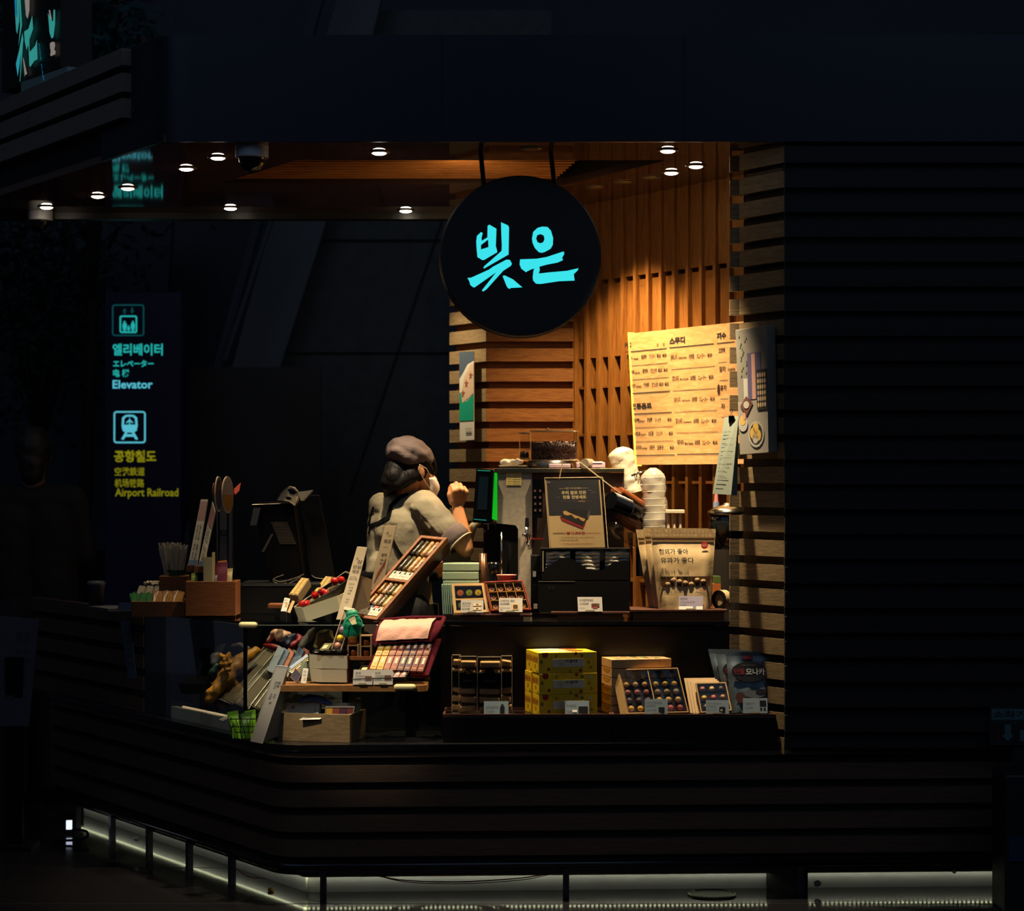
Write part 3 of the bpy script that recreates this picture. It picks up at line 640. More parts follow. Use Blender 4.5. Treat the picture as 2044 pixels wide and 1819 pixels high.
B.build('picture_print', ms, ps)
# fire extinguisher sign and stand at the far right
fs = T('extinguisher_sign', 'dim framed extinguisher location sign on the dark slatted wall', 'sign', P(2010, 1487, YF-.01))
B = MB(); q = QP((1975, 1487, YF-.006), (2056, 1487, YF-.006), (2056, 1411, YF-.006), (1975, 1411, YF-.006)); B.q(q, h1=.008); B.build('plate', M('ext sign plate', '1d2a2e', .5), fs)
B = MB(); B.m = 0; B.face(q, .04, 1, .66, .95, .009); B.m = 1; B.face(q, .04, 1, .05, .55, .009); B.m = 2; B.qt(q, '소화기', .08, .72, .18, .8, h=.0095, bold=.02)
B.m = 0; B.poly([q.at(*p, .0095) for p in ((.36, .54), (.52, .54), (.52, .26), (.6, .26), (.44, .1), (.28, .26), (.36, .26))]); B.m = 3; B.face(q, .12, .24, .1, .4, .0095); B.m = 0; B.face(q, .74, .86, .1, .4, .0095)
B.build('print', [M('ext pale', '4a6a70', .5), M('ext dark', '100e12', .6), ink, M('ext red', '4a1a1c', .5)], fs)
fx = T('extinguisher_stand', 'dark stand with a blue label plate at the end of the slatted wall', 'stand', P(2030, 1819, 7.8)*V((1, 1, 0)) if False else V((P(2030, 1819, 7.85).x, 7.85, 0)))
B = MB(); x = P(2000, 1500, 7.85).x; B.bx(x, x+.3, 7.8, 8.02, 0, .52); B.build('body', M('stand body', '16161a', .5), fx, bevel=.01)
B = MB(); B.bx(x+.012, x+.29, 7.79, 7.8, .2, .29); B.build('label_plate', M('stand label', '22304a', .5), fx)
B = MB(); B.cone((x+.15, 7.91, .52), (x+.15, 7.91, .62), .03, .02, 14); B.build('valve', M('stand valve', '1c1c1f', .4), fx)
# ---------------------------------------------------------------- helpers for packed goods
class YB:
    """upright box turned by yaw about its near left bottom corner; front, left, right and top as quads"""
    def __init__(s, c, w, d, h, yaw=0, tilt=0):
        s.c = V(c); a = math.radians(yaw); s.fx = V((math.cos(a), math.sin(a), 0)); fy = V((-math.sin(a), math.cos(a), 0)); t = math.radians(tilt)
        s.fy = fy*math.cos(t)-ZV*math.sin(t); s.fz = ZV*math.cos(t)+fy*math.sin(t); s.w, s.d, s.h = w, d, h
        c = s.c; x, y, z = s.fx*w, s.fy*d, s.fz*h
        s.front = Quad(c, c+x, c+x+z, c+z); s.left = Quad(c+y, c, c+z, c+y+z); s.right = Quad(c+x, c+x+y, c+x+y+z, c+x+z); s.top = Quad(c+z, c+x+z, c+x+y+z, c+y+z)
    def box(s, b, x0=0, x1=1, y0=0, y1=1, z0=0, z1=1):
        f = lambda u, v, w: s.c+s.fx*u*s.w+s.fy*v*s.d+s.fz*w*s.h
        return b.hexa([f(x0, y0, z0), f(x1, y0, z0), f(x1, y1, z0), f(x0, y1, z0)], [f(x0, y0, z1), f(x1, y0, z1), f(x1, y1, z1), f(x0, y1, z1)])
    def base(s): return s.c+s.fx*s.w/2+s.fy*s.d/2
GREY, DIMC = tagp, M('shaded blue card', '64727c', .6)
def card(x0, y0, x1, y1, Y, lines, label, mat=None, lean=.018, sk=0, group='price cards', pic=None, split=None, yaw=0):
    q = Quad(P(x0, y1, Y), P(x1, y1, Y+yaw), P(x1+sk, y0, Y+lean+yaw), P(x0+sk, y0, Y+lean))
    t = T('price_card', label, 'price card', q.at(.5, 0), group)
    B = MB(); B.q(q, h0=-.0015, h1=0); B.build('card', mat or paper, t)
    B = MB()
    for i, (s, u, v, hh, wu) in enumerate(lines): B.qt(q, s, u, v, hh, wu, h=.0012)
    if pic:
        for u0, u1, v0, v1, m in pic: B.m = m; B.face(q, u0, u1, v0, v1, .0014)
    B.build('print', [ink, beige, walnut, redi, white, blackp, M('card violet', '8a8296', .6)], t)
    B = MB(); B.q(q, .3, .68, -.02, .09, -.006, .004); B.build('holder', M('card holder', '6a6048', .5), t)
    return t
def pouch(q, th, b, bm, seal=.12, n=14, seed=1):
    """flat-bottomed foil pouch blown up between its sealed edges; front sheet in b"""
    from mathutils import noise as NZ
    for side in (1, -1):
        vs = []; fs = []
        for j in range(n+1):
            for i in range(n+1):
                u, v = i/n, j/n; e = max(0, min(1, (1-abs(2*u-1))*4))*max(0, min(1, (1-seal-v)*5)); e = e*e*(3-2*e)
                w_ = NZ.noise(V((u*5+seed, v*6, seed*3.1)))*.3+NZ.noise(V((u*13, v*11+seed, 2)))*.13
                vs.append(q.at(u, v, side*th*e*(1+w_)*(1.1-.35*v)))
        for j in range(n):
            for i in range(n):
                a = j*(n+1)+i; f = (a, a+1, a+n+2, a+n+1); fs.append(f if side > 0 else f[::-1])
        b.m = bm[0] if side > 0 else bm[1]; b.add(vs, fs)
def opentray(b, q, depth, wall=.004, m=(0, 0)):
    """open box whose mouth is the quad q"""
    u, v = wall/q.w, wall/q.h; b.m = m[0]
    b.q(q, 0, 1, 0, v, -depth, 0); b.q(q, 0, 1, 1-v, 1, -depth, 0); b.q(q, 0, u, v, 1-v, -depth, 0); b.q(q, 1-u, 1, v, 1-v, -depth, 0)
    b.m = m[1]; b.q(q, u, 1-u, v, 1-v, -depth, -depth+.003)
def tilted(q): # rotation matrix of a quad
    x = (q.p[1]-q.p[0]).normalized(); z = q.n; y = z.cross(x); return Matrix((x, y, z)).transposed()

# ---------------------------------------------------------------- upper counter
ZC = 1.05; YU = 8.40
up = T('upper_counter', 'dark speckled granite counter with glossy black top behind the display trays', 'counter', (.3, YU, .597))
B = MB(); B.bx(-.284, .936, YU, YU+.03, .597, 1.028); B.bx(-.284, -.254, YU+.03, 8.8, .597, 1.028); B.build('granite_front', granite, up)
B = MB()
g0 = V((-1.0577, 8.35)); cG = lc(g0.x, g0.y)
top = [V((.93, 8.37)), V((.95, 8.8)), V((.80, 9.03)), V((.17, 9.96)), V((-.06, 9.96)), V((-.06, 8.80)), V((-.27, 8.80)), V((-.27, 8.37))]
B.poly([V((p.x, p.y, ZC-.014)) for p in top], V((0, 0, .014))); B.build('top_slab', gloss, up)
ctop = [V((-.272, 8.35)), V((-.272, 8.8)), V((-.70, 8.80)), V((-.70, 8.80))+V((SL, 1))*1.2, g0+V((SL, 1))*1.55, g0]
B = MB(); B.bx(-.05, .92, 8.95, 8.97, .1, 1.03); B.build('back_panel', blackp, up)
# wooden display plates
def plate_(x0, x1, y0, Y, d, label, hz=.022, inset=.03):
    a, b_ = P(x0, y0, Y), P(x1, y0, Y); t = T('display_plate', label, 'serving plate', (a.x/2+b_.x/2, Y+d/2, ZC), 'wooden display plates on the granite counter')
    B = MB(); z = a.z; B.bx(a.x, b_.x, Y, Y+d, z-.010, z); B.build('top_board', walnut, t, bevel=.002)
    B = MB(); B.bx(a.x+inset, b_.x-inset, Y+.006, Y+d-.01, ZC, z-.010); B.build('foot', WOOD('plate foot', '5a3418', '7a4a24', (2, 14, 14)), t)
    return z
z1 = plate_(904, 1060, 1226, 8.43, .16, 'wooden plate under the two open sweet boxes')
z2 = plate_(1100, 1258, 1221.5, 8.43, .2, 'wooden plate under the black dispenser boxes')
z3 = plate_(1258, 1452, 1217, 8.41, .2, 'wooden plate under the white snack pouches', inset=.012)
# mint boxes and sleeves
mint = M('mint card', '9fb392', .6); n0 = ('topmost of the mint lidded boxes stacked behind the sweet boxes', 'second mint lidded box from the top of the stack', 'third mint lidded box from the top of the stack', 'fourth mint box in the stack, mostly behind the kraft box', 'lowest mint box of the stack on the counter')
for i in range(5):
    Y = 8.6; a = P(884-(i % 2), 1140+i*17.3, Y); w_ = U(72, Y); t = T('lidded_box', n0[i], 'box', (a.x+w_/2, Y+.05, a.z), 'mint lidded boxes')
    B = MB(); B.bx(a.x, a.x+w_, Y, Y+.11, a.z, a.z+.031); B.build('lid', mint, t, bevel=.003)
    B = MB(); B.bx(a.x+.002, a.x+w_-.002, Y+.002, Y+.108, a.z-.0042, a.z+.004); B.build('box_base', M('mint shade', '879b7d', .6), t)
B0 = a.z-.0042
t = T('counter_riser', 'dark riser under the mint boxes on the counter', 'riser', (a.x+.07, 8.65, ZC)); B = MB(); B.bx(a.x, a.x+.15, 8.6, 8.71, ZC, B0); B.build('block', blackp, t)
for i in range(5):
    a, b_ = P(884+i*4, 1226, 8.47+i*.004), P(886.6+i*4, 1168, 8.47); q = Quad(a, a+V((.0048, 0, 0)), V((a.x-.004, a.y+.012, b_.z)), V((a.x-.006, a.y+.012, b_.z))); B = MB(); B.hexa([a, a+V((.0048, 0, 0)), a+V((.0048, .08, 0)), a+V((0, .08, 0))], [V((a.x-.006+w_, a.y+.01+d_, b_.z)) for w_, d_ in ((0, 0), (.0048, 0), (.0048, .08), (0, .08))])
    S(B, 'mint_sleeve', M('mint sleeve', '84a08e', .5), 'thin mint sleeve standing on edge beside the kraft sweet box', 'box sleeve', q.at(.5, 0), 'mint sleeves on edge')
# kraft box of fruit jellies
q = Quad(P(906, 1224, 8.45), P(976, 1222, 8.45), P(966, 1164, 8.5), P(901, 1165, 8.5))
t = T('sweet_box', 'open kraft sweet box with coloured round jelly cups', 'gift box', q.at(.5, 0), 'open sweet boxes on wooden plates')
kraft = M('kraft card', 'b08a52', .6); B = MB(); opentray(B, q, .03, .011); B.q(q, .08, .92, .44, .5, -.03, -.003); B.build('tray', [kraft], t)
B = MB(); B.q(q, .1, .92, .08, .92, -.03, -.022); B.build('lining', M('box lining', '1d1712', .5), t)
cc = ['d07020', '8fae20', 'd8c418', '6d8a38', 'b08a30', '9c6a28']
for i in range(6):
    u, v = .24+(i % 3)*.27, .7-(i//3)*.43; B = MB(); c = q.at(u, v, -.022); B.lathe(c, [(.013, 0), (.016, .012), (.016, .014)], 18, q.n); B.build('cup', M('jelly cup', '3a2a1c', .3), t)
    B = MB(); B.lathe(q.at(u, v, -.008), [(.0125, 0), (.0125, .001)], 18, q.n); B.m = 1; B.text('福', q.at(u, v-.06, -.0062), q.p[1]-q.p[0], q.p[3]-q.p[0], .009, None, 'c'); B.build('cup_lid', [M('jelly '+cc[i], cc[i], .35), M('jelly print', '6a3a14', .5)], t)
B = MB(); B.q(q, .09, .91, .52, .93, -.001, .0); B.q(q, .09, .91, .08, .43, -.001, .0); B.build('film_window', film, t)
# red box of pressed cookies
q = Quad(P(979, 1219, 8.44), P(1061, 1217, 8.44), P(1044, 1158, 8.5), P(966, 1161, 8.5))
t = T('sweet_box', 'open red sweet box with gold dividers and pressed cookies under film', 'gift box', q.at(.5, 0), 'open sweet boxes on wooden plates')
B = MB(); opentray(B, q, .028, .005); B.build('tray', [M('red lacquer card', '8e2018', .4)], t)
B = MB(); gold = M('gold divider', 'd8a040', .3, .6)
for i in range(5): B.q(q, .05+i*.225-.008, .05+i*.225+.008, .06, .94, -.028, -.003)
for j in range(4): B.q(q, .05, .95, .06+j*.293-.011, .06+j*.293+.011, -.028, -.003)
B.build('divider', gold, t); B = MB(); B.q(q, .04, .96, .05, .95, -.028, -.024); B.build('lining', M('brown lining', '4a2c16', .5), t)
for i in range(12):
    u, v = .16+(i % 4)*.225, .2+(i//4)*.293; B = MB(); c = q.at(u, v, -.024); B.lathe(c, [(.0135, 0), (.0145, .006), (.012, .011), (.006, .009), (.002, .012)], 10, q.n)
    B.build('pressed_cookie', M('pressed cookie', '8a4e22', .5, nz=.4, ns=90), t)
B = MB(); n = 8
vs = [q.at(i/n, j/n, .002+.003*math.sin(i*2.1+j*1.3)) for j in range(n+1) for i in range(n+1)]
B.add(vs, [(j*(n+1)+i, j*(n+1)+i+1, (j+1)*(n+1)+i+1, (j+1)*(n+1)+i) for j in range(n) for i in range(n)]); B.build('film_window', film, t, smooth=True)
card(920, 1198, 965, 1223, 8.42, (('찹쌀세트', .06, .66, .16, .4), ('소용이진함', .06, .46, .14, .34), ('8,500₩', .06, .2, .16, .34)), 'grey price card with six dots in front of the kraft sweet box', GREY, pic=((.54, .92, .52, .72, 1), (.54, .92, .2, .42, 1), (.58, .66, .56, .68, 4), (.69, .77, .56, .68, 2), (.8, .88, .56, .68, 4), (.58, .66, .24, .36, 4), (.69, .77, .24, .36, 2), (.8, .88, .24, .36, 4)))
card(996, 1194, 1043, 1222, 8.42, (('수제약과 세트', .05, .72, .16, .62), ('18,000₩', .05, .5, .16, .4), ('Homemade Yakgwa', .05, .24, .1, .42), ('Set', .05, .12, .09, .1)), 'grey price card with brown picture in front of the red sweet box', GREY, pic=((.56, .84, .16, .6, 1), (.6, .8, .2, .52, 2)))
# black dispenser boxes
blk = M('black card', '0a090b', .6, spec=.15)
t = T('gift_carton', 'closed black carton under the sachet dispenser on the wooden plate', 'box', P(1165, 1221, 8.5))
bb = YB(P(1075, 1221.5, 8.46), U(182, 8.46), .17, U(61, 8.46)); B = MB(); bb.box(B); B.build('carton', blk, t, bevel=.002)
B = MB(); B.qt(bb.front, '빚은', .1, .72, .14, .08); B.build('print', M('black emboss', '2a2624', .35), t)
B = MB(); B.q(bb.front, 0, .4, .985, 1.0, .0, .001); B.build('lid_edge', M('card edge', '8d8676', .5), t)
t = T('gift_carton', 'narrow black carton with a small white label beside the dispenser', 'box', P(1062, 1225, 8.5)); b3 = YB(P(1060, 1224, 8.52), U(17, 8.5), .14, U(58, 8.5)); B = MB(); b3.box(B); B.build('carton', blk, t, bevel=.002); B = MB(); B.q(b3.front, .3, .75, .15, .32); B.build('label', paper, t)
t = T('gift_carton', 'upper narrow black carton with a white label near the coffee machine', 'box', P(1062, 1166, 8.5)); b4 = YB(P(1060, 1166, 8.52), U(18, 8.5), .14, U(57, 8.5)); B = MB(); b4.box(B); B.build('carton', blk, t, bevel=.002); B = MB(); B.q(b4.front, .2, .55, .25, .45); B.build('label', paper, t)
t = T('sachet_dispenser', 'open black dispenser box with wavy front holding silver sachets', 'dispenser', P(1170, 1160, 8.5))
bb = YB(P(1079, 1160, 8.46), U(179, 8.46), .16, U(63, 8.46)); B = MB(); bb.box(B, 0, .01); bb.box(B, .99, 1); bb.box(B, 0, 1, .97, 1); bb.box(B, 0, 1, 0, 1, 0, .03)
fr = bb.front; pts = [fr.at(0, 0), fr.at(1, 0)]+[fr.at(u, .52-.22*math.cos(u*2*math.pi*1.5+.5)*(1 if u < .85 else .6), 0) for u in [1-i/30 for i in range(31)]]
B.poly(pts, -fr.n*.003); bb.box(B, 0, 1, .0, .9, 1.0, 1.03); B.build('carton', blk, t)
B = MB(); B.q(fr, .02, .035, .3, .95, 0, .001); B.build('card_edge', M('card edge', '8d8676', .5), t)
sil = M('silver foil', 'b4ac98', .4, 0, bump=.25, bs=50)
for k in range(3):
    for r in range(5):
        B = MB(); u0 = .06+k*.33; v0 = .32+r*.125
        qq = bb.front.sub(u0, u0+.27, v0, v0+.11); vs = []; n = 8
        for h, vv in ((-.004, .5), (-.006, 1), (-.12, .5), (-.006, 0)):
            vs += [qq.at(i/n, vv+.14*math.sin(i*1.3+r+k*2), h-.004*math.sin(i*.9+k)-.002) for i in range(n+1)]
        B.add(vs, [(a*(n+1)+i, a*(n+1)+i+1, ((a+1) % 4)*(n+1)+i+1, ((a+1) % 4)*(n+1)+i) for a in range(4) for i in range(n)])
        S(B, 'silver_sachet', sil, 'flat silver sachet stacked in the black dispenser box', 'sachet', qq.at(.5, 0, -.05), 'silver sachets in the dispenser', smooth=True)
card(1154, 1192, 1203, 1221, 8.425, (('우리쌀전병세트', .08, .7, .17, .56), ('25,000₩', .08, .46, .15, .36), ('Jeonbyeong', .08, .2, .08, .2)), 'grey price card in front of the closed black carton', GREY, sk=-1.5, pic=((.56, .88, .3, .55, 2), (.62, .84, .38, .46, 4), (.6, .8, .22, .32, 3)))
# poster in an acrylic stand
q = Quad(P(1099, 1094, 8.5), P(1208, 1093, 8.5), P(1197.5, 956, 8.575), P(1088.5, 957.5, 8.575))
t = T('poster_stand', 'acrylic stand with a navy and cream promotion poster', 'poster', q.at(.5, 0))
pm = [M('poster cream', 'c8ac7e', .5), M('poster navy', '20222c', .5), M('poster pale print', 'd8c49a', .5), ink, redi, M('poster dim print', '4c4a50', .6), M('poster box black', '191619', .5), M('poster box red', '8e1f22', .5), M('poster cookie', 'd0a868', .5), M('poster gold print', 'c09050', .5)]
B = MB(); B.q(q, h0=-.001, h1=0); B.m = 1; B.face(q, .02, .975, .47, .985, .0006); B.build('poster_sheet', pm, t)
B = MB(); X = lambda x: (x-290-105*(1-0))/1; 
def pp(x, y):   # zoomed crop (10.106 px per px from 1060,930)
    v = (1645-y)/1375; return ((x-(395-106*v))/1094, v)
def pl(s, x, y, hpx, wpx, m, bold=0): B.m = m; u, v = pp(x, y); B.qt(q, s, u, v, hpx/1375, wpx/1094, 'l', bold)
pl('빚은', 330, 345, 36, 60, 2); pl('빚은 고객 감사행사', 695, 473, 36, 320, 2); pl('우리 쌀로 만든', 615, 580, 74, 500, 2, .025); pl('전통 전병세트', 640, 670, 72, 475, 2, .025); pl('정가 행사 상품 한정수량', 585, 735, 34, 345, 5); pl('40%할인', 945, 735, 36, 145, 9, .01); pl('행사', 1095, 735, 34, 75, 5)
pl('25,000원', 455, 1370, 36, 190, 3); pl('→', 650, 1370, 30, 50, 4); pl('₩15,000원', 715, 1385, 66, 365, 4, .02); pl('(10,000원 할인)', 1085, 1380, 40, 305, 4)
pl('* 기간 2023년 02월 17일 - 소진시 까지', 575, 1455, 26, 560, 3); pl('(Korean snack)', 1140, 1455, 24, 130, 3); pl('* 행사점포 일부 점포에 한함', 580, 1510, 28, 365, 3); pl('※ 주의. 행사 제품은 중복할인, 적립 불가합니다.', 615, 1585, 32, 630, 4)
def pq_(m, pts, h): B.m = m; B.poly([q.at(*pp(*p), h) for p in pts])
pq_(3, ((430, 1352), (690, 1352), (690, 1358), (430, 1358)), .0016); pq_(2, ((560, 456), (680, 455), (680, 459), (560, 460)), .0016); pq_(2, ((1030, 452), (1145, 450), (1145, 454), (1030, 456)), .0016)
pq_(7, ((590, 1050), (1040, 1215), (1115, 1080), (1045, 1280), (630, 1105)), .0012) if False else None
pq_(7, ((585, 1020), (1045, 1222), (1045, 1280), (625, 1108)), .0014); pq_(7, ((1045, 1222), (1115, 1075), (1105, 1150), (1045, 1280)), .0015); pq_(6, ((585, 1020), (680, 985), (1115, 1075), (1045, 1222)), .0017)
pq_(8, ((645, 920), (690, 905), (800, 960), (930, 1010), (1110, 1060), (1060, 1125), (1000, 1100), (960, 1055), (890, 1065), (810, 985), (730, 1005), (660, 980)), .002)
pq_(6, ((770, 870), (1190, 905), (1165, 1040), (1125, 1085), (780, 950)), .0024); pq_(5, ((1165, 900), (1190, 905), (1165, 1040), (1125, 1085), (1130, 990)), .0027)
for c in ((545, 645), (1180, 515), (1245, 555)): pq_(5, [(c[0]+45*math.cos(a), c[1]-abs(22*math.sin(a))) for a in [i*math.pi/6 for i in range(7)]], .0016)
B.build('print', pm, t)
B = MB(); B.q(q, -.012, 1.05, -.01, 1.02, .003, .005); B.q(q, -.012, 1.05, -.01, 1.02, -.005, -.003)
B.build('acrylic_sheet', clear, t); B = MB(); B.q(q, -.012, 1.05, -.02, 0, -.07, .005); B.build('foot', clear, t)
B = MB(); ed = M('acrylic edge', 'c8b088', .25, 0, .8)
for a, b_ in (((-.012, 1.02), (1.05, 1.02)), ((-.012, -.01), (-.012, 1.02)), ((1.05, -.01), (1.05, 1.02))): B.tube([q.at(*a, .004), q.at(*b_, .004)], .0012, 5)
B.build('edge', ed, t)
# white pouches of rice puffs
pw = M('pouch paper', 'b89c70', .42, bump=.2, bs=18); win = M('pouch window', '5a4028', .2, nz=.5, ns=40); pr = [pw, M('pouch back', 'a08862', .5)]
for i, (dx, dy, Yp, lb) in enumerate(((0, 0, 8.46, 'front white pouch of rice puffs with handwritten black lettering'), (-14, -1, 8.51, 'middle white pouch of rice puffs tucked behind the front one'), (-28, 2, 8.56, 'rearmost white pouch of rice puffs on the wooden plate'))):
    q = Quad(P(1315+dx*.7, 1218-i*1.5, Yp), P(1418+dx*.7, 1216-i*1.5, Yp), P(1429+dx, 1056+dy, Yp+.03), P(1297+dx, 1055+dy, Yp+.03))
    t = T('snack_pouch', lb, 'snack pouch', q.at(.5, 0), 'white snack pouches')
    B = MB(); pouch(q, .022, B, (0, 1), .17, 18, i+1); B.build('pouch', pr, t, smooth=True)
    B = MB(); B.q(q, .02, .98, .895, .9, .001, .003); B.q(q, .02, .98, .845, .85, .001, .004); B.build('zip_seal', M('zip line', '6a5636', .5), t)
    if i == 0:
        def ps_(x, y): # crop px (1270,1040; 8.663)
            return P(1270+x/8.663, 1040+y/8.663, Yp)
        B = MB()
        def pu(x, y):
            v = (1530-y)/1400; return ((x-(400-155*v))/(890+240*v), v)
        pi_ = [ink, paper, M('seal red', 'a83026', .5)]
        def st(s, x, y, hh, ww, m, bold=0, h=.031): b = MB(); u, v = pu(x, y); b.qt(q, s, u, v, hh/1400, ww/1010, 'l', bold, h); b.build('lettering', pi_[m], t)
        st('참외가 좋아', 395, 590, 100, 500, 0, .02, .037); st('유과가 좋다', 425, 745, 105, 570, 0, .02, .037); st('찹쌀 유과 · 국산 100%', 480, 1250, 36, 320, 0, 0, .031); st('중량 120 g (576 kcal)', 480, 1285, 22, 220, 0, 0, .031); st('2023.07.까지', 610, 180, 26, 185, 0, 0, .002); st('수', 1015, 1205, 60, 60, 0, .02, .028); st('제유과', 1075, 1225, 50, 100, 2, .0, .026)
        u, v = pu(1177, 425); B.m = 2; B.poly([q.at(u+.055*math.cos(a), v+.045*math.sin(a), .016) for a in [k*math.pi/10 for k in range(20)]])
        B.m = 1; B.qt(q, 'HACCP', u-.04, v-.008, .018, .08, h=.018); B.build('seal', pi_, t)
        B = MB(); q2 = q.sub(.1, .95, .285, .405); nn = 10
        vs = [q.at(.08+.87*a/nn, .285+.12*b_/4, .0235+.001*math.sin(a*1.7)) for b_ in range(5) for a in range(nn+1)]
        B.add(vs, [(b_*(nn+1)+a, b_*(nn+1)+a+1, (b_+1)*(nn+1)+a+1, (b_+1)*(nn+1)+a) for b_ in range(4) for a in range(nn)])
        B.build('window', win, t)
        for k in range(7):
            B = MB(); c = q.at(.2+k*.105, .31+.05*((k*3) % 4)/3, .024); B.sph(c, (.011, .006, .009), 10, 7); B.build('rice_puff', M('rice puff', 'a8865a', .7, bump=.8, bs=220), t, smooth=True)
card(1355, 1190, 1403, 1218, 8.415, (('찹쌀유과', .06, .74, .16, .3), ('국산 찹쌀 100% (쌀 강정)', .06, .5, .12, .6), ('5,500원', .06, .3, .12, .25)), 'violet and white price card at the foot of the front white pouch', M('card lilac', '8f8494', .6), pic=((0, .58, 0, .26, 4), (.72, 1, 0, .26, 4), (.6, .72, .04, .34, 6)))

# ---------------------------------------------------------------- coffee machine and what is round it
YM = 8.72
cmn = T('coffee_machine', 'steel coffee machine with black screen, green light strip and bean hoppers', 'coffee machine', P(1060, 1231, YM+.2))
B = MB(); B.poly([P(*p, YM) for p in ((986, 938), (1062, 938), (1060, 1226), (1036, 1226), (1036, 1056), (1030, 1047), (993, 1043), (983, 1034))], V((0, .38, 0))); B.build('body', steel, cmn, bevel=.004)
B = MB(); a, b_ = P(1062, 944, YM+.02), P(1246, 1226, YM+.02); B.bx(a.x, b_.x, YM+.02, YM+.38, b_.z, a.z); B.build('boiler_housing', M('dark steel', '6a5c50', .35, .9), cmn, bevel=.003)
B = MB(); a, b_ = P(986, 935, YM-.01), P(1246, 944, YM-.01); B.bx(a.x, b_.x, YM-.01, YM+.4, b_.z, a.z); B.build('cup_tray', M('tray steel', 'c8b890', .25, 1), cmn, bevel=.002)
B = MB(); B.poly([P(*p, YM-.03) for p in ((952, 937), (984, 939), (980, 1044), (945, 1042))], V((0, .1, 0))); B.build('screen_housing', blackg, cmn, bevel=.003)
B = MB(); B.poly([P(*p, YM-.032) for p in ((957, 951), (975, 952), (972, 1018), (952, 1017))]); B.build('display', M('dim display', '0c1418', .1, emit='101c22', es=.25), cmn)
B = MB(); tl = M('teal line', '0e7a70', emit='0f8a7e', es=.45)
B.poly([P(*p, YM-.033) for p in ((953, 938.5), (979, 939.5), (979, 941), (953, 940))]); B.poly([P(*p, YM-.033) for p in ((946, 1036), (971, 1038), (971, 1039.5), (946, 1037.5))]); B.build('screen_trim', tl, cmn)
B = MB(); B.poly([P(*p, YM-.004) for p in ((987, 943), (992.5, 945), (992.5, 1040), (982, 1036))], V((0, .01, 0))); B.build('light_strip', M('green light', '10c020', emit='12b81c', es=.75), cmn)
q = QP((1010.5, 969, YM-.002), (1040.5, 969, YM-.002), (1041, 943, YM-.002), (1010, 943.5, YM-.002)); B = MB(); B.q(q, h1=.001); B.m = 1
for r in range(5): B.qt(q, ('원두', '머신 점검', '우유', '세척 시간', '담당자')[r], .12, .76-r*.17, .08, .2+.1*(r % 2)); B.q(q, .45, .95, .78-r*.17, .8-r*.17, .001, .0015)
B.build('memo_note', [M('memo yellow', 'd8c070', .7), ink], cmn)
B = MB(); q = QP((1064, 1034, YM), (1083, 1034, YM), (1083, 958, YM), (1062, 958, YM)); B.q(q, h1=.022); B.build('keypad', blackg, cmn)
B = MB()
for r in range(4):
    for k in range(2): c = q.at(.25+k*.5, .2+r*.17, .0235); B.obox(c, (.004, 0, 0), (0, .001, 0), (0, 0, .005))
B.build('key', M('pad key', '5c4038', .5), cmn)
B = MB(); a, b_ = P(950, 1047, YM+.02), P(1036, 1165, YM+.02); B.bx(a.x+.03, b_.x, YM+.1, YM+.2, b_.z, a.z); B.poly([P(*p, YM+.02) for p in ((1003, 1049), (1035, 1052), (1035, 1168), (1003, 1168))], V((0, .08, 0))); B.build('brew_bay', blackp, cmn, bevel=.003)
B = MB(); a, b_ = P(960, 1168, YM-.04), P(1040, 1176, YM-.04); B.bx(a.x, b_.x, YM-.04, YM+.1, b_.z, a.z); B.build('drip_tray', M('drip steel', '8a8278', .3, 1), cmn)
B = MB(); B.cone(P(1001, 1062, YM+.0), P(1001, 1160, YM+.0), .004, .004, 10); B.build('steam_wand', chrome, cmn, smooth=True)
B = MB(); B.cone(P(983, 1046, YM), P(983, 1058, YM), .022, .02, 16); B.cone(P(970, 1058, YM), P(970, 1064, YM), .006, .005, 10); B.build('brew_head', blackg, cmn)
B = MB(); B.cone(P(1052, 1034, YM-.03), P(1052, 1052, YM-.03), .007, .009, 10); B.build('tap_lever', blackp, cmn)
B = MB(); B.cone(P(1051, 1052, YM-.03), P(1051, 1086, YM-.03), .008, .006, 12); B.cone(P(1045, 1068, YM-.05), P(1058, 1068, YM), .007, .007, 10); B.cone(P(1054, 1086, YM-.03), P(1054, 1091, YM-.03), .004, .004, 10); B.build('water_tap', chrome, cmn, smooth=True)
B = MB(); B.q(QP((1060, 1077, YM), (1085, 1077, YM), (1085, 1074.5, YM), (1060, 1074.5, YM)), h1=.012); B.build('red_stripe', M('stripe red', '8a1c20', .4), cmn)
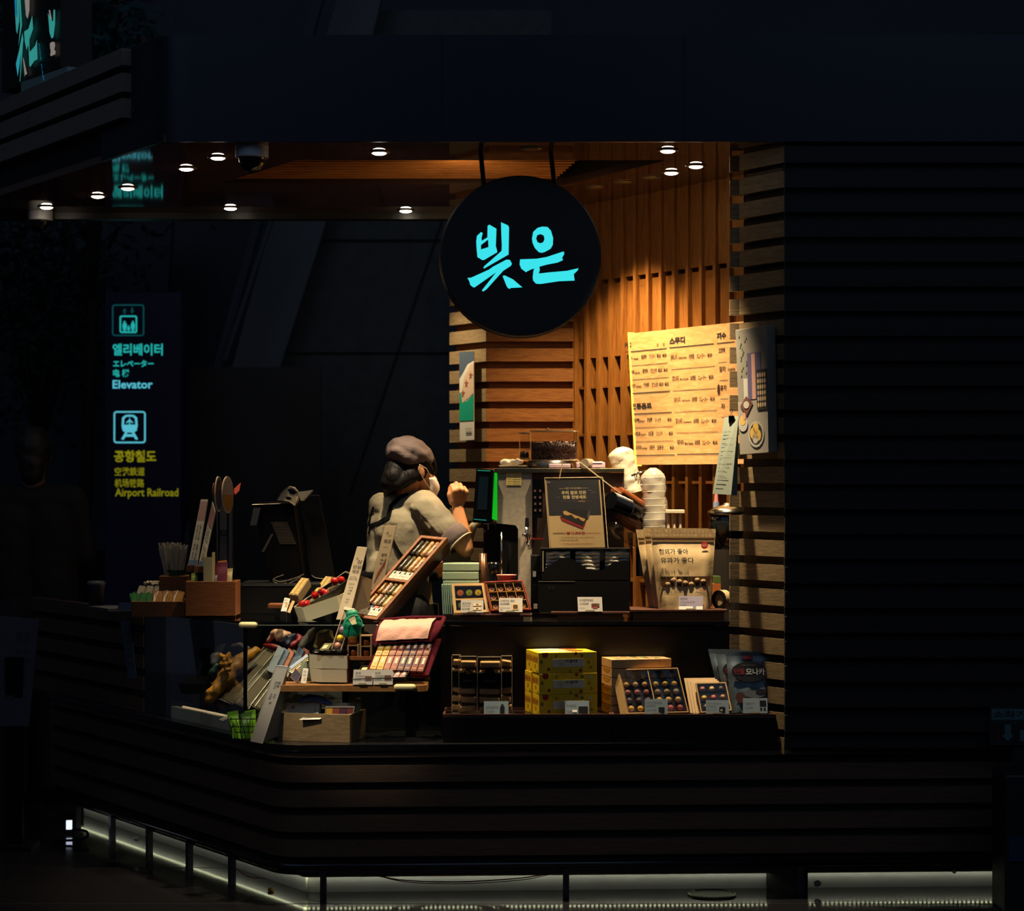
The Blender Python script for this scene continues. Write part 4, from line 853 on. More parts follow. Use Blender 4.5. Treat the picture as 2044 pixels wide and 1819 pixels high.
# bean hoppers on top
def hopper(x0, x1, y0, y1, yb, Y, d, fill, nm):
    a, b_ = P(x0, y1, Y), P(x1, y0, Y); w_ = b_.x-a.x
    def outl(m, n=6):
        r = .018; pts = []
        for cx, cy_, s in ((b_.x-r, Y+r, -90), (b_.x-r, Y+d-r, 0), (a.x+r, Y+d-r, 90), (a.x+r, Y+r, 180)):
            pts += [V((cx+(r-m)*math.cos(math.radians(s+90*i/n)), cy_+(r-m)*math.sin(math.radians(s+90*i/n)), 0)) for i in range(n+1)]
        return pts
    B = MB(); p = outl(0); n = len(p)
    B.add([V((v.x, v.y, z)) for z in (a.z, b_.z) for v in p], [(i, (i+1) % n, n+(i+1) % n, n+i) for i in range(n)]); B.build('hopper', clear, cmn, smooth=True)
    B = MB(); B.poly([V((v.x, v.y, b_.z)) for v in outl(-.002)], V((0, 0, .006))); B.build('hopper_lid', clear, cmn)
    B = MB(); B.tube([V((v.x, v.y, b_.z+.003)) for v in outl(-.002)], .0016, 5, True); B.tube([V((v.x, v.y, a.z)) for v in outl(-.001)], .002, 5, True); B.build('hopper_rim', M('rim steel', 'b8a890', .2, .8), cmn)
    from mathutils import noise as NZ
    B = MB(); p = outl(.004); k = 14; zt = lambda x, y: P(0, yb, Y).z+NZ.noise(V((x*22, y*14, fill)))*.012
    B.add([V((v.x, v.y, a.z+.004)) for v in p]+[V((v.x, v.y, zt(v.x, v.y))) for v in p]+[V(((a.x+b_.x)/2, Y+d/2, zt(a.x+w_/2, Y)+.008))], [(i, (i+1) % n, n+(i+1) % n, n+i) for i in range(n)]+[(n+i, n+(i+1) % n, 2*n) for i in range(n)]+[tuple(range(n-1, -1, -1))])
    R = random.Random(int(x0))
    for i in range(int(fill)):   # single beans pressed against the front glass and heaped on top
        x = a.x+.008+R.random()*(w_-.016); zm = zt(x, Y)
        if i % 3 == 0: c = V((x, Y+.01+R.random()*(d-.02), zm+.002))
        else: c = V((x, Y+.005, a.z+.006+R.random()*(zm-a.z)))
        e = R.random()*3; B.sph(c, (.0042, .003, .003), 7, 5, Matrix.Rotation(e, 3, 'Y'))
    o = B.build('coffee_beans', M('roast beans', '4a2614', .3, nz=.5, ns=150), cmn, smooth=True); o['kind'] = 'stuff'
hopper(1058.5, 1154, 862, 919, 884, YM+.06, .14, 420, 0)
hopper(1036, 1057, 866, 916, 905, YM+.1, .12, 40, 1)
B = MB(); a = P(1058, 920, YM+.06); B.lathe(V((P(1100, 0, YM).x, YM+.13, P(0, 936, YM+.06).z)), [(.098, 0), (.1, .004), (.096, .034), (.09, .036)], 32); B.build('hopper_base', M('hopper steel', '80766c', .3, .9), cmn, smooth=True)
B = MB(); c = P(1093, 857, YM+.12); B.sph(c, (.006, .006, .006)); B.build('lid_knob', chrome, cmn, smooth=True)
# things lying on the machine
ZT = P(0, 935, YM-.01).z
t = T('cloth_tray', 'shallow beige tray on the coffee machine under a white cloth', 'tray', P(1024, 937, YM+.02)); B = MB(); c = P(1024, 0, YM+.03); B.lathe(V((c.x, YM+.06, ZT)), [(.05, 0), (.062, .012), (.06, .013), (.048, .003)], 28); B.build('tray', M('tray beige', 'c8b490', .5), t, smooth=True)
B = MB(); c = V((P(1024, 0, YM+.05).x, YM+.055, ZT+.01))
for i in range(9): B.sph(c+V((rnd.uniform(-.035, .035), rnd.uniform(-.02, .02), .008+rnd.random()*.014)), (.02, .014, .013), 9, 7)
for v in (B.remesh('crumpled_cloth', M('cloth white', 'e8e0d0', .9), .004, None, c, 2, (.007, 55)),): tag(v, 'crumpled white cloth heaped in the beige tray on the coffee machine', 'cloth')
pk = M('pink plastic', 'caa4ac', .4)
for x0, x1, y0, y1, lb in ((1095, 1139, 932, 941, 'low pink lid lying beside the hopper base'), (1150, 1208, 929, 941, 'wide pink container lid under the smaller pink lid'), (1172, 1204, 921.5, 929, 'small pink lid on top of the wide pink lid')):
    a, b_ = P(x0, y1, YM+.0), P(x1, y0, YM+.0); w_ = (b_.x-a.x); z0 = a.z if y1 != 941 else ZT; B = MB(); B.bx(a.x, b_.x, YM+.005, YM+.1, z0, z0+(b_.z-a.z)); S(B, 'plastic_lid', pk, lb, 'lid', ((a.x+b_.x)/2, YM+.05, z0), 'pink plastic lids', bevel=.004)
t = T('foil_roll', 'short grey roll lying on the coffee machine by the pink lids', 'roll', V((P(1165, 0, YM).x, YM+.02, ZT))); B = MB(); c = P(1166, 926, YM); B.lathe(c-V((0, .02, 0)), [(.010, 0), (.021, 0), (.021, .06), (.010, .06)], 22, V((.5, 1, 0))); B.build('roll', M('foil grey', '9a8c78', .35, .4), t)
# acrylic lid with slanted front
t = T('acrylic_cover', 'clear acrylic cover with a sloping front behind the poster', 'cover', P(1170, 1092, 8.64))
pr_ = ((1104, 1090), (1108, 1000), (1124, 919), (1151, 917), (1238, 985), (1246, 1090)); B = MB(); pts = [P(*p, 8.62) for p in pr_]; n = len(pts); bk = [p+V((0, .07, 0)) for p in pts]
B.add(pts+bk, [(i, (i+1) % n, n+(i+1) % n, n+i) for i in range(n)]+[tuple(range(n-1, -1, -1))]); B.build('acrylic_sheet', clear, t)
B = MB(); B.tube(pts[1:5], .0012, 5); B.tube(bk[1:5], .0012, 5); [B.tube([pts[i], bk[i]], .0012, 5) for i in (2, 3, 4)]; B.build('edge', ed, t)
# wrapped cup sleeves
from mathutils import noise as NZ
def bagstack(name, label, p0, p1, r0, r1, mat, inner, nrib, cat, crown=.03):
    d = (p1-p0); t = T(name, label, cat, p0, 'plastic bags of stacked cups'); B = MB(); L = d.length; dn = d.normalized(); m = 22; k = 20; a = dn.orthogonal().normalized(); b_ = dn.cross(a); vs = []; fs = []
    for i in range(m+1):
        s = i/m; r = (r0*(1-s)+r1*s)*(1 if s < .88 else 1-.75*((s-.88)/.12)**1.5)
        for j in range(k):
            an = 2*math.pi*j/k; rr = r*(1+.16*NZ.noise(V((math.cos(an)*2, math.sin(an)*2, s*9)))+.08*NZ.noise(V((math.cos(an)*6, math.sin(an)*6, s*20)))); vs.append(p0+dn*L*s+(a*math.cos(an)+b_*math.sin(an))*rr)
    fs = [(i*k+j, i*k+(j+1) % k, (i+1)*k+(j+1) % k, (i+1)*k+j) for i in range(m) for j in range(k)]+[tuple(m*k+j for j in range(k))]
    B.add(vs, fs); B.build('bag', mat, t, smooth=True)
    if nrib:
        for i in range(nrib):
            B = MB(); s = (i+.2)/nrib*.86; B.lathe(p0+dn*L*s, [(r0*.78, 0), (r0*.86, L*.86/nrib*.8), (r0*.92, L*.86/nrib*.86), (r0*.9, L*.86/nrib*.92)], 24, dn); B.build('cup', inner, t, smooth=True)
    return t
wb = M('white plastic bag', 'd8cdb4', .35, bump=.5, bs=24)
bagstack('cup_bag', 'white plastic bag of cups leaning beside the menu board', P(1258, 985, 8.95), P(1237, 893, 8.95), U(24, 8.95), U(25, 8.95), wb, None, 0, 'cup bag')
bagstack('cup_bag', 'clear bag with a tall column of stacked plastic cups', P(1309, 1080, 8.75), P(1303, 934, 8.75), U(26, 8.75), U(24, 8.75), M('thin bag film', 'e8e0d0', .25, alpha=.28), M('frosted cup', 'd8ccb4', .35), 9, 'cup bag')
# cup dispenser: tubes tipped towards the worker
t = T('cup_dispenser', 'cup dispenser of tipped brown and black tubes by the coffee machine', 'dispenser', P(1265, 1160, 8.72))
brn = M('brown plastic', '6a3418', .35)
def tube_(p, q_, r, mat, nm):
    B = MB(); B.cone(P(*p, 8.64), P(*q_, 8.74), U(r, 8.7), U(r, 8.7), 20); return B.build(nm, mat, t, bevel=.004)
tube_((1236, 981), (1283, 1011), 10, brn, 'tube'); tube_((1224, 978), (1262, 1003), 7, brn, 'tube'); tube_((1224, 1024), (1272, 1052), 13, brn, 'tube'); tube_((1208, 1024), (1214, 1028), 16, M('dark red plastic', '3c1210', .4), 'tube')
B = MB(); a, b_ = P(1219, 999, 8.6), P(1274, 1024, 8.72); d = (b_-a)
pf = []
for i in range(14): s = d.length*i/14*.6; pf += [(.036, s), (.039, s+.004), (.036, s+.006)]
pf += [(.034, d.length*.62), (.03, d.length)]; B.lathe(a, [(.022, 0)]+pf, 24, d); B.build('lid_column', blackg, t)
B = MB(); a, b_ = P(1218, 1052, 8.6), P(1272, 1082, 8.72); d = b_-a; B.lathe(a, [(.02, 0), (.034, .002), (.03, .03), (.034, .034), (.03, .07), (.03, d.length)], 22, d); B.build('cup_column', film, t, smooth=True)
B = MB(); B.cone(P(1278, 1010, 8.8), P(1280, 1150, 8.8), .02, .022, 12); B.cone(P(1270, 1085, 8.78), P(1300, 1085, 8.78), .012, .012, 10); B.build('stand', blackp, t)
t = T('wire_whisk', 'chrome coil of wire with black end behind the cup dispenser', 'utensil', P(1275, 985, 8.85)); B = MB(); B.tube([P(1265+i*.9+2*math.sin(i*1.5), 945+i*1.4+7*math.sin(i*1.9), 8.85) for i in range(28)], .0022, 5); B.tube([P(1260, 950, 8.85), P(1275, 944, 8.85), P(1290, 941, 8.85)], .005, 6); B.build('coil', chrome, t, smooth=True)
# white caddy
t = T('white_caddy', 'small white plastic caddy with posts standing behind the snack pouches', 'caddy', P(1346, 1120, 8.7)); B = MB(); a, b_ = P(1328, 1025, 8.7), P(1366, 1018, 8.7); wc = M('white plastic', 'c8b898', .4)
B.bx(a.x, b_.x, 8.68, 8.78, a.z, b_.z); B.build('top_rim', wc, t, bevel=.002)
for x in (1334, 1346, 1358): B = MB(); a = P(x, 1025, 8.7); B.cone(a, P(x, 1236, 8.7), .007, .007, 10); B.build('post', wc, t)
# blender jar, clear bin and cartons by the jamb
t = T('blender_canister', 'tall dark canister with a chrome lid beside the slatted jamb', 'canister', P(1455, 1100, 8.62))
c = P(1455, 1096, 8.72); B = MB(); B.lathe(c, [(U(36, 8.7), 0), (U(40, 8.7), .1), (U(38, 8.7), .16)], 28); B.build('jar', M('smoked jar', '15181a', .15), t, smooth=True)
B = MB(); c2 = P(1455, 1028, 8.72); B.lathe(c2, [(U(43, 8.7), 0), (U(43, 8.7), .014), (U(30, 8.7), .03), (U(12, 8.7), .042), (U(10, 8.7), .05)], 28); B.build('lid', M('lid chrome', 'a09c90', .18, 1), t, smooth=True)
B = MB(); B.cone(P(1455, 1236, 8.72), c, U(34, 8.7), U(36, 8.7), 24); B.build('motor_base', M('motor base', '2e2a26', .3), t)
t = T('pink_bottle', 'slim pink and blue bottle behind the canister lid', 'bottle', P(1430, 1236, 8.86)); B = MB(); B.cone(P(1430, 1236, 8.86), P(1430, 1002, 8.86), .014, .013, 14); B.build('bottle', M('blue tint plastic', '7a8aa8', .3), t); B = MB(); B.cone(P(1430, 1002, 8.86), P(1430, 986, 8.86), .009, .007, 12); B.build('cap', M('cap pink', 'c87a78', .4), t)
t = T('tape_roll', 'thick roll of tape with a black core standing on edge by the jamb', 'tape', P(1446, 1216, 8.5)); B = MB(); c = P(1441, 1197, 8.5); ax2 = V((-.75, -.66, 0)).normalized(); B.lathe(c-ax2*.02, [(.024, 0), (.038, 0), (.038, .04), (.024, .04), (.024, 0)], 32, ax2); B.build('tape', [M('tape side', '0e0e10', .4)], t); B = MB(); B.lathe(c-ax2*.021, [(.0381, .004), (.0384, .004), (.0384, .036), (.0381, .036)], 32, ax2); B.build('tape_face', M('tape pale', 'a89068', .5), t)
for x0, x1, y0, y1, col, lb in ((1425, 1470, 1150, 1165, '4a5a20', 'flat green carton between the pouches and the jamb'), (1424, 1462, 1165, 1232, 'a85a1c', 'orange carton behind the tape roll')):
    a, b_ = P(x0, y1, 8.66), P(x1, y0, 8.66); B = MB(); B.bx(a.x, b_.x, 8.66, 8.72, a.z, b_.z); S(B, 'small_carton', M('carton '+col, col, .6), lb, 'carton', ((a.x+b_.x)/2, 8.69, a.z), bevel=.001)
# beige bent pipe and tall items between worker and machine
t = T('milk_steamer', 'beige appliance with a bent arm between the worker and the coffee machine', 'appliance', P(945, 1222, 8.95)); B = MB(); B.tube([P(*p, 8.95) for p in ((985, 1036), (960, 1038), (945, 1050), (936, 1075), (930, 1110), (926, 1150), (924, 1218))], [U(r, 8.95) for r in (6, 7, 8, 9, 10, 11, 12)], 14); B.build('arm', M('appliance beige', 'b4aa88', .4), t, smooth=True)
B = MB(); a, b_ = P(884, 1123, 8.9), P(935, 1095, 8.9); B.bx(a.x, b_.x, 8.86, 8.98, ZC, b_.z); B.build('body', M('appliance grey', '9a9078', .5), t, bevel=.006)
t = T('tea_tin', 'shiny brown cylinder tin behind the mint boxes', 'tin', P(965, 1222, 8.66)); B = MB(); B.cone(P(964, 1226, 8.68), P(964, 1105, 8.68), U(8, 8.7), U(8, 8.7), 18); B.build('tin', M('tin copper', '7a5038', .25, .8), t, smooth=True)
t = T('glass_pitcher', 'clear glass pitcher under the coffee machine brew head', 'pitcher', P(985, 1222, 8.66)); B = MB(); B.lathe(P(985, 1176, 8.68), [(.02, 0), (.032, .01), (.03, .08), (.034, .11)], 20); B.build('pitcher', film, t, smooth=True)
t = T('pink_cup', 'shallow pink paper cup behind the red sweet box', 'cup', P(1011, 1165, 8.6)); B = MB(); B.lathe(P(1011, 1160, 8.6), [(U(17, 8.6), 0), (U(20, 8.6), .024), (U(20.5, 8.6), .026), (U(19, 8.6), .024), (U(16, 8.6), .004)], 24); B.build('cup', M('cup pink', 'c07a66', .5), t, smooth=True)
B = MB(); c = P(1011, 1160, 8.6); B.bx(c.x-.03, c.x+.03, 8.58, 8.64, ZC, c.z); B.build('stand', blackp, t)
# ---------------------------------------------------------------- lower front shelf: trays and boxed sweets
ZD = .597; YT = 8.14
zt = P(0, 1428, YT).z
for x0, x1, lb in ((884, 1221, 'long dark tray under the cookie packs and yellow boxes'), (1222, 1389, 'dark tray under the assorted rice cake box'), (1390, 1549, 'dark tray under the silver pouches by the jamb')):
    a, b_ = P(x0, 1428, YT), P(x1, 1428, YT); t = T('display_tray', lb, 'tray', ((a.x+b_.x)/2, YT+.12, ZD), 'dark trays on the stone deck')
    B = MB(); B.bx(a.x, b_.x, YT, YT+.25, ZD, zt-.006); B.build('plinth', M('dark lacquer', '1a0f0e', .3), t, bevel=.002)
    B = MB(); w_ = .008
    B.bx(a.x, b_.x, YT, YT+w_, zt-.006, zt+.004); B.bx(a.x, b_.x, YT+.25-w_, YT+.25, zt-.006, zt+.004); B.bx(a.x, a.x+w_, YT+w_, YT+.25-w_, zt-.006, zt+.004); B.bx(b_.x-w_, b_.x, YT+w_, YT+.25-w_, zt-.006, zt+.004); B.build('rim', M('tray rim', '54301f', .4), t)
ZT4 = zt-.006
def at(px, Y): return V(((px-CX)*Y/F, Y, ZT4))
# clear cookie packs with a black paper band
bis = M('pale biscuit', 'c8a070', .7, nz=.3, ns=40); band = M('black band', '080708', .7, spec=.1); amber = M('gold stamp', 'b08038', .4)
for k, (x, w, Y, lb) in enumerate(((952, 50, 8.2, 'front cookie pack with the price card before it'), (915, 38, 8.22, 'cookie pack with the gold stamp on its band, beside the front pack'), (999, 24, 8.24, 'cookie pack between the front pack and the yellow boxes'), (901, 20, 8.27, 'outermost cookie pack, half hidden behind the stamped one'))):
    c = at(x, Y); wd = U(w, Y); h_ = U(116, Y)
    t = T('cookie_pack', lb, 'cookie pack', (c.x+wd/2, Y+.03, ZT4), 'clear cookie packs with black bands'); d = .055
    B = MB(); B.bx(c.x, c.x+wd, Y, Y+d, ZT4, ZT4+h_); B.build('clear_box', film, t, bevel=.004)
    B = MB()
    for zz in (0, h_): B.tube([(c.x+.003, Y, ZT4+zz), (c.x+wd-.003, Y, ZT4+zz)], .0012, 5)
    for xx in (.002, wd-.002): B.tube([(c.x+xx, Y-.001, ZT4+.004), (c.x+xx, Y-.001, ZT4+h_-.004)], .001, 5)
    B.build('box_edge', M('plastic edge', 'a89c84', .25, 0, .8), t)
    B = MB(); z0, z1 = ZT4+h_*.48, ZT4+h_*.72; B.bx(c.x-.001, c.x+wd+.001, Y-.001, Y+d+.001, z0, z1)
    if k < 2: B.cone((c.x+wd*.5, Y-.0012, z1), (c.x+wd*.5, Y-.0002, z1), wd*.21, wd*.21, 20)
    B.m = 1
    if k < 2: B.text('공주알밤약과' if k == 0 else '공주알', V((c.x+wd*.25, Y-.0022, z0+h_*.08)), XX, ZZ, .010, wd*.5)
    if k == 1: B.m = 2; B.text('빚', V((c.x+wd*.36, Y-.0022, z1-.006)), XX, ZZ, .016, wd*.3)
    B.build('paper_band', [band, M('band print', '5a564e', .6), amber], t)
    R = random.Random(k)
    for j in range(6):
        B = MB(); zz = ZT4+.008+j*h_*.155; ww = wd*.8; B.obox((c.x+wd/2+R.uniform(-.003, .003), Y+d/2, zz+.012), V((ww/2, 0, R.uniform(-.004, .004))), (0, d*.4, 0), (0, 0, .011)); B.build('wrapped_biscuit', bis, t, bevel=.004)
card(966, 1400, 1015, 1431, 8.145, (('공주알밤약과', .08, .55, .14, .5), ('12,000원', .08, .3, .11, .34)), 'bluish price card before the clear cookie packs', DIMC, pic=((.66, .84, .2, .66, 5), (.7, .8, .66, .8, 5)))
# yellow carton boxes: two deep, three high
yel = M('yellow carton', 'd8ae14', .5); yp = [M('yellow print red', '8e1c1c', .5), M('yellow print grey', 'b8b4a0', .5), ink, M('yellow print green', '5c6a1c', .5), M('yellow print ochre', '9a7a10', .5), M('yellow print brown', '7a2c12', .5), M('yellow print white', 'd8d0a8', .5)]
yn = (('top', 'middle', 'bottom'), ('top', 'middle', 'bottom'))
for lay in range(3):
    for row in range(2):
        hh = U(42, 8.2); z = ZT4+(2-lay)*hh; c = at(1076-(1 if lay == 0 else 0), 8.165); c.z = z
        bb0 = YB(c, .236, .095, hh-.001, 15); cc_ = c+bb0.fy*(.098*row)+bb0.fx*(-.004*row if lay else .003*row); bb = YB(cc_, .236, .095, hh-.001, 15)
        lb = '%s yellow carton of the %s stack, printed with red bags and honey sweets' % (yn[row][lay], ('near', 'rear')[row])
        t = T('yellow_carton', lb, 'carton', bb.base(), 'yellow sweet cartons')
        B = MB(); bb.box(B); B.build('carton', yel, t, bevel=.0015); B = MB()
        q = bb.front
        B.m = 6 if False else 1; B.q(q, .24, .78, .3, .68, .0002, .0008); B.m = 0; B.poly([q.at(*p, .0008) for p in ((.06, 1), (.06, .82), (.09, .74), (.13, .74), (.16, .82), (.16, 1))])
        B.m = 2; B.qt(q, '미니꿀약과', .45, .5, .16, .22, 'l', .03); B.m = 4; B.qt(q, 'honey yakgwa', .46, .4, .05, .14)
        B.poly([q.at(.375+.055*math.cos(a), .49+.155*math.sin(a), .0012) for a in [i*math.pi/8 for i in range(16)]], None, [[q.at(.375+.047*math.cos(a), .49+.133*math.sin(a), .0012) for a in [i*math.pi/8 for i in range(16)]]])
        B.qt(q, '꿀', .35, .42, .14, .05)
        for i, (u, v) in enumerate(((.05, .55), (.74, .82), (.88, .8), (.86, .5), (.9, .25), (.17, .2), (.54, .08), (.72, .12), (.3, .82), (.64, .93))):
            B.m = (3, 3, 1, 4, 4, 5, 2, 5, 5, 0)[i]
            if i in (6, 8):
                for s in (1, -1): B.poly([q.at(u+x*.02, v+s*x*.08+y_, .001) for x, y_ in ((-1, -.02), (1, -.02), (1, .02), (-1, .02))])
            else: B.poly([q.at(u+.028*math.cos(a), v+.085*math.sin(a)+(.05 if k == 2 and i == 0 else 0), .001) for k, a in enumerate([j*math.pi/4 for j in range(8)])])
        q = bb.left
        for i in range(4): B.m = 5 if i % 2 else 0; B.poly([q.at(.14+i*.22+.06*math.cos(a), .66+.17*math.sin(a), .001) for a in [j*math.pi/4 for j in range(8)]])
        B.m = 4; B.q(q, .42, .58, .25, .42, .0003, .0008); B.m = 3; B.poly([q.at(*p, .001) for p in ((.7, .04), (.95, .04), (.82, .2))])
        if lay == 0:
            q = bb.top; B.m = 6; B.poly([q.at(*p, .001) for p in ((.05, .2), (.5, .15), (.75, .5), (.4, .9), (.1, .8))]); B.m = 5; B.poly([q.at(.68+.16*math.cos(a), .6+.3*math.sin(a), .0014) for a in [j*math.pi/8 for j in range(16)]])
        B.build('print', yp, t)
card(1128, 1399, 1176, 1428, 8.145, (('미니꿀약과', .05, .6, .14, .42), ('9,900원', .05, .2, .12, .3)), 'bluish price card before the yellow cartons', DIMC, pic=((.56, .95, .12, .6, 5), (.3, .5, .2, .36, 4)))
# cream boxes stacked flat, thumb-cut ends towards the street
crm = M('cream carton', 'c49a64', .55); for_ = ('topmost', 'second', 'third', 'fourth', 'fifth', 'lowest')
for i in range(6):
    hh = U(18, 8.25); z = ZT4+(5-i)*hh*1.02; c = at(1221, 8.22); c.z = z
    bb = YB(c, .245, .14, hh-.002, 14); w_ = .245 if i == 0 else .243
    t = T('cream_carton', '%s flat cream carton in the stack behind the assorted rice cakes' % for_[i], 'carton', bb.base(), 'flat cream cartons')
    B = MB(); bb.box(B); B.build('carton', crm, t, bevel=.0012); B = MB(); B.m = 0
    if i == 0:
        q = bb.front; [B.qt(q, s, .77, .62-.2*k, .1, .19) for k, s in enumerate(('쌀로 빚은 떡', '다섯 가지 맛', '모둠 세트'))]
        q = bb.top
        for r in range(3):
            for k in range(5): B.m = 1+(r+k) % 5; B.q(q, .12+k*.16, .22+k*.16, .15+r*.27, .32+r*.27, .0003, .0008)
    else:
        q = bb.left; B.m = 6; B.poly([q.at(.5+.36*math.cos(a), .98-.62*abs(math.sin(a)), .0008) for a in [math.pi*j/10 for j in range(11)]])
    B.build('print', [M('cream print', '5a3c22', .6), M('swatch green', '7a8a4a', .6), M('swatch rose', 'c08070', .6), M('swatch ochre', 'c8a23c', .6), M('swatch brown', '8a6238', .6), M('swatch dark green', '4a5a40', .6), M('thumb cut', 'a0701c', .6)], t)
# assorted rice cakes in an open box
def sweets(q, t, cols, rows, palette, dep, sz, holes=()):
    for r in range(rows):
        for k in range(cols):
            if (r, k) in holes: continue
            u, v = (k+.5)/cols*.9+.05+(.015 if k >= cols/2 else -.015)*(cols > 3), (rows-1-r+.5)/rows*.9+.05
            B = MB(); c = q.at(u, v, -dep+sz*.6); R = tilted(q)
            B.sph(c, (sz, sz*.95, sz*.72), 12, 8, R); B.build('rice_cake', palette[(r*cols+k) % len(palette)] if not isinstance(palette[0], list) else palette[r][k//3], t, smooth=True)
cake = lambda n, c: M('rice cake '+n, c, .6, bump=.3, bs=60)
cr, yw, rs, pu, og, pk2, wt, bw = cake('cream', 'c8a468'), cake('yellow', 'c8a030'), cake('rose', '9c5a50'), cake('plum', '4c3438'), cake('tan', '9c6c48'), cake('pink', 'b0504a'), cake('white', '8a7a60'), cake('brown', '6a4630')
q = Quad(P(1249, 1425, 8.17), P(1375, 1422, 8.17), P(1353, 1333, 8.235), P(1231, 1336, 8.235))
t = T('rice_cake_box', 'large open box of assorted round rice cakes in ten clear packs', 'gift box', q.at(.5, 0), 'open rice cake boxes')
B = MB(); opentray(B, q, .032, .004); B.q(q, .492, .508, .01, .99, -.032, -.002); B.build('tray', [kraft], t)
B = MB(); B.q(q, .02, .98, .02, .98, -.031, -.027); B.build('lining', M('dark lining', '16110e', .5), t)
pal = [[yw, og], [cr, yw], [rs, wt], [pu, cr], [yw, pk2]]
sweets(q, t, 6, 5, pal, .03, .0125)
B = MB()
for r in range(5):
    for k in range(2): qq = q.sub(.03+k*.48, .49+k*.48, .03+r*.19, .2+r*.19); n = 6; B.add([qq.at(i/n, j/2, -.004+.003*math.sin(i*2+r+k*3+j)) for j in range(3) for i in range(n+1)], [(j*(n+1)+i, j*(n+1)+i+1, (j+1)*(n+1)+i+1, (j+1)*(n+1)+i) for j in range(2) for i in range(n)])
B.build('film_window', film, t, smooth=True)
q2 = Quad(P(1238, 1426, 8.18), P(1252, 1427, 8.165), P(1234, 1337, 8.232), P(1221, 1338, 8.25)); B = MB(); B.q(q2, h0=-.02, h1=0); B.build('side_wall', kraft, t)
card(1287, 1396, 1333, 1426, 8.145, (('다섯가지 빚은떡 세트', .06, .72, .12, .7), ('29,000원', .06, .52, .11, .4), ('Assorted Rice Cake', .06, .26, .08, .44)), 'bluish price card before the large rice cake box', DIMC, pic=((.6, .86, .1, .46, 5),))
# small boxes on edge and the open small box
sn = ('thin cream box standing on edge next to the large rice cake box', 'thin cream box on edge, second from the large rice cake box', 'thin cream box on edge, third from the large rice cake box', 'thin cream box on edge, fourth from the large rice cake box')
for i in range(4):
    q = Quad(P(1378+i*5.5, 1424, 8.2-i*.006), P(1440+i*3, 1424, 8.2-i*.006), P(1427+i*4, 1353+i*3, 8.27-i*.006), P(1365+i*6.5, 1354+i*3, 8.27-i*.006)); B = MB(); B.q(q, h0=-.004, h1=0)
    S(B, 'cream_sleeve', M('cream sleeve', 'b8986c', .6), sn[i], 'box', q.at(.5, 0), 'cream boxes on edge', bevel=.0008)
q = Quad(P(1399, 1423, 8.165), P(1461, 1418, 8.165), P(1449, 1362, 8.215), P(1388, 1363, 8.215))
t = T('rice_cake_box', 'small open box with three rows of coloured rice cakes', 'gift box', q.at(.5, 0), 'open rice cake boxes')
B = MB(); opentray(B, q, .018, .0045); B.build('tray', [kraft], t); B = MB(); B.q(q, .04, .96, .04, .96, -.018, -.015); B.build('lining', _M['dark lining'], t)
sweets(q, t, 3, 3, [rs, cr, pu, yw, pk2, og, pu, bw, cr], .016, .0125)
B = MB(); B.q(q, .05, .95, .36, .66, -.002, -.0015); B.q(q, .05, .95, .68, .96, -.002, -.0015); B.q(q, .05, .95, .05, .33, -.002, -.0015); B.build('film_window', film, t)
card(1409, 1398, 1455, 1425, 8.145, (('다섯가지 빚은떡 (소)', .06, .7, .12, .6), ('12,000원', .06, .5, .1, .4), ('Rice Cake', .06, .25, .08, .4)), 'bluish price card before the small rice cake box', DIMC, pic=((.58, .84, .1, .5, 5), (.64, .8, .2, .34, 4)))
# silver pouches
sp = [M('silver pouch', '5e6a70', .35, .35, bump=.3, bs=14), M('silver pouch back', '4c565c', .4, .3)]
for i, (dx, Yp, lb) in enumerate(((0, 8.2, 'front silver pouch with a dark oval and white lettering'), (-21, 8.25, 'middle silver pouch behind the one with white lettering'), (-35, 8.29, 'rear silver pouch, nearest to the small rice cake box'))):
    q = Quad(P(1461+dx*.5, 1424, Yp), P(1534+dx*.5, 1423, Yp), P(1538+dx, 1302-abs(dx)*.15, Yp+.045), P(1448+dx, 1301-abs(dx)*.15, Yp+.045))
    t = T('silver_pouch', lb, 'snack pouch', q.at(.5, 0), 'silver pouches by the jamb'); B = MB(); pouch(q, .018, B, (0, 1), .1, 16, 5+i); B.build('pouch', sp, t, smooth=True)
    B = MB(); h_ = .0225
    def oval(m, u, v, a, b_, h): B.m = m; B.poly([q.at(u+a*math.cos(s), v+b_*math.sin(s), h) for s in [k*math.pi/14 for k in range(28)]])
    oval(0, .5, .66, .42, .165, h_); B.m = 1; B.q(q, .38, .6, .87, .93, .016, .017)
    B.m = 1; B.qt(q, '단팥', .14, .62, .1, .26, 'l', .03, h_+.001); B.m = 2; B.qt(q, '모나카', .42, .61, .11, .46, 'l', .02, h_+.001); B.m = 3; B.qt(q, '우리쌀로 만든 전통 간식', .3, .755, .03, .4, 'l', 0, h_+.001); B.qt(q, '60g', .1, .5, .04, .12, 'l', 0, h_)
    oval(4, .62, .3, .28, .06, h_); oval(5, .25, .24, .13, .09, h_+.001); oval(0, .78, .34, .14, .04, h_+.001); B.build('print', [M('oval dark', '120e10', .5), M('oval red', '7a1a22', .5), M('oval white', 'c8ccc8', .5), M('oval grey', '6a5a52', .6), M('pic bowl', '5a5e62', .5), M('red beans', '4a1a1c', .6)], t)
card(1483, 1394, 1532, 1424, 8.145, (('단팥모나카', .08, .6, .13, .4), ('3,500원', .08, .34, .1, .32)), 'bluish price card before the silver pouches', DIMC, pic=((.68, .94, .5, .84, 5), (.7, .78, .22, .36, 5), (.84, .92, .22, .36, 5)))
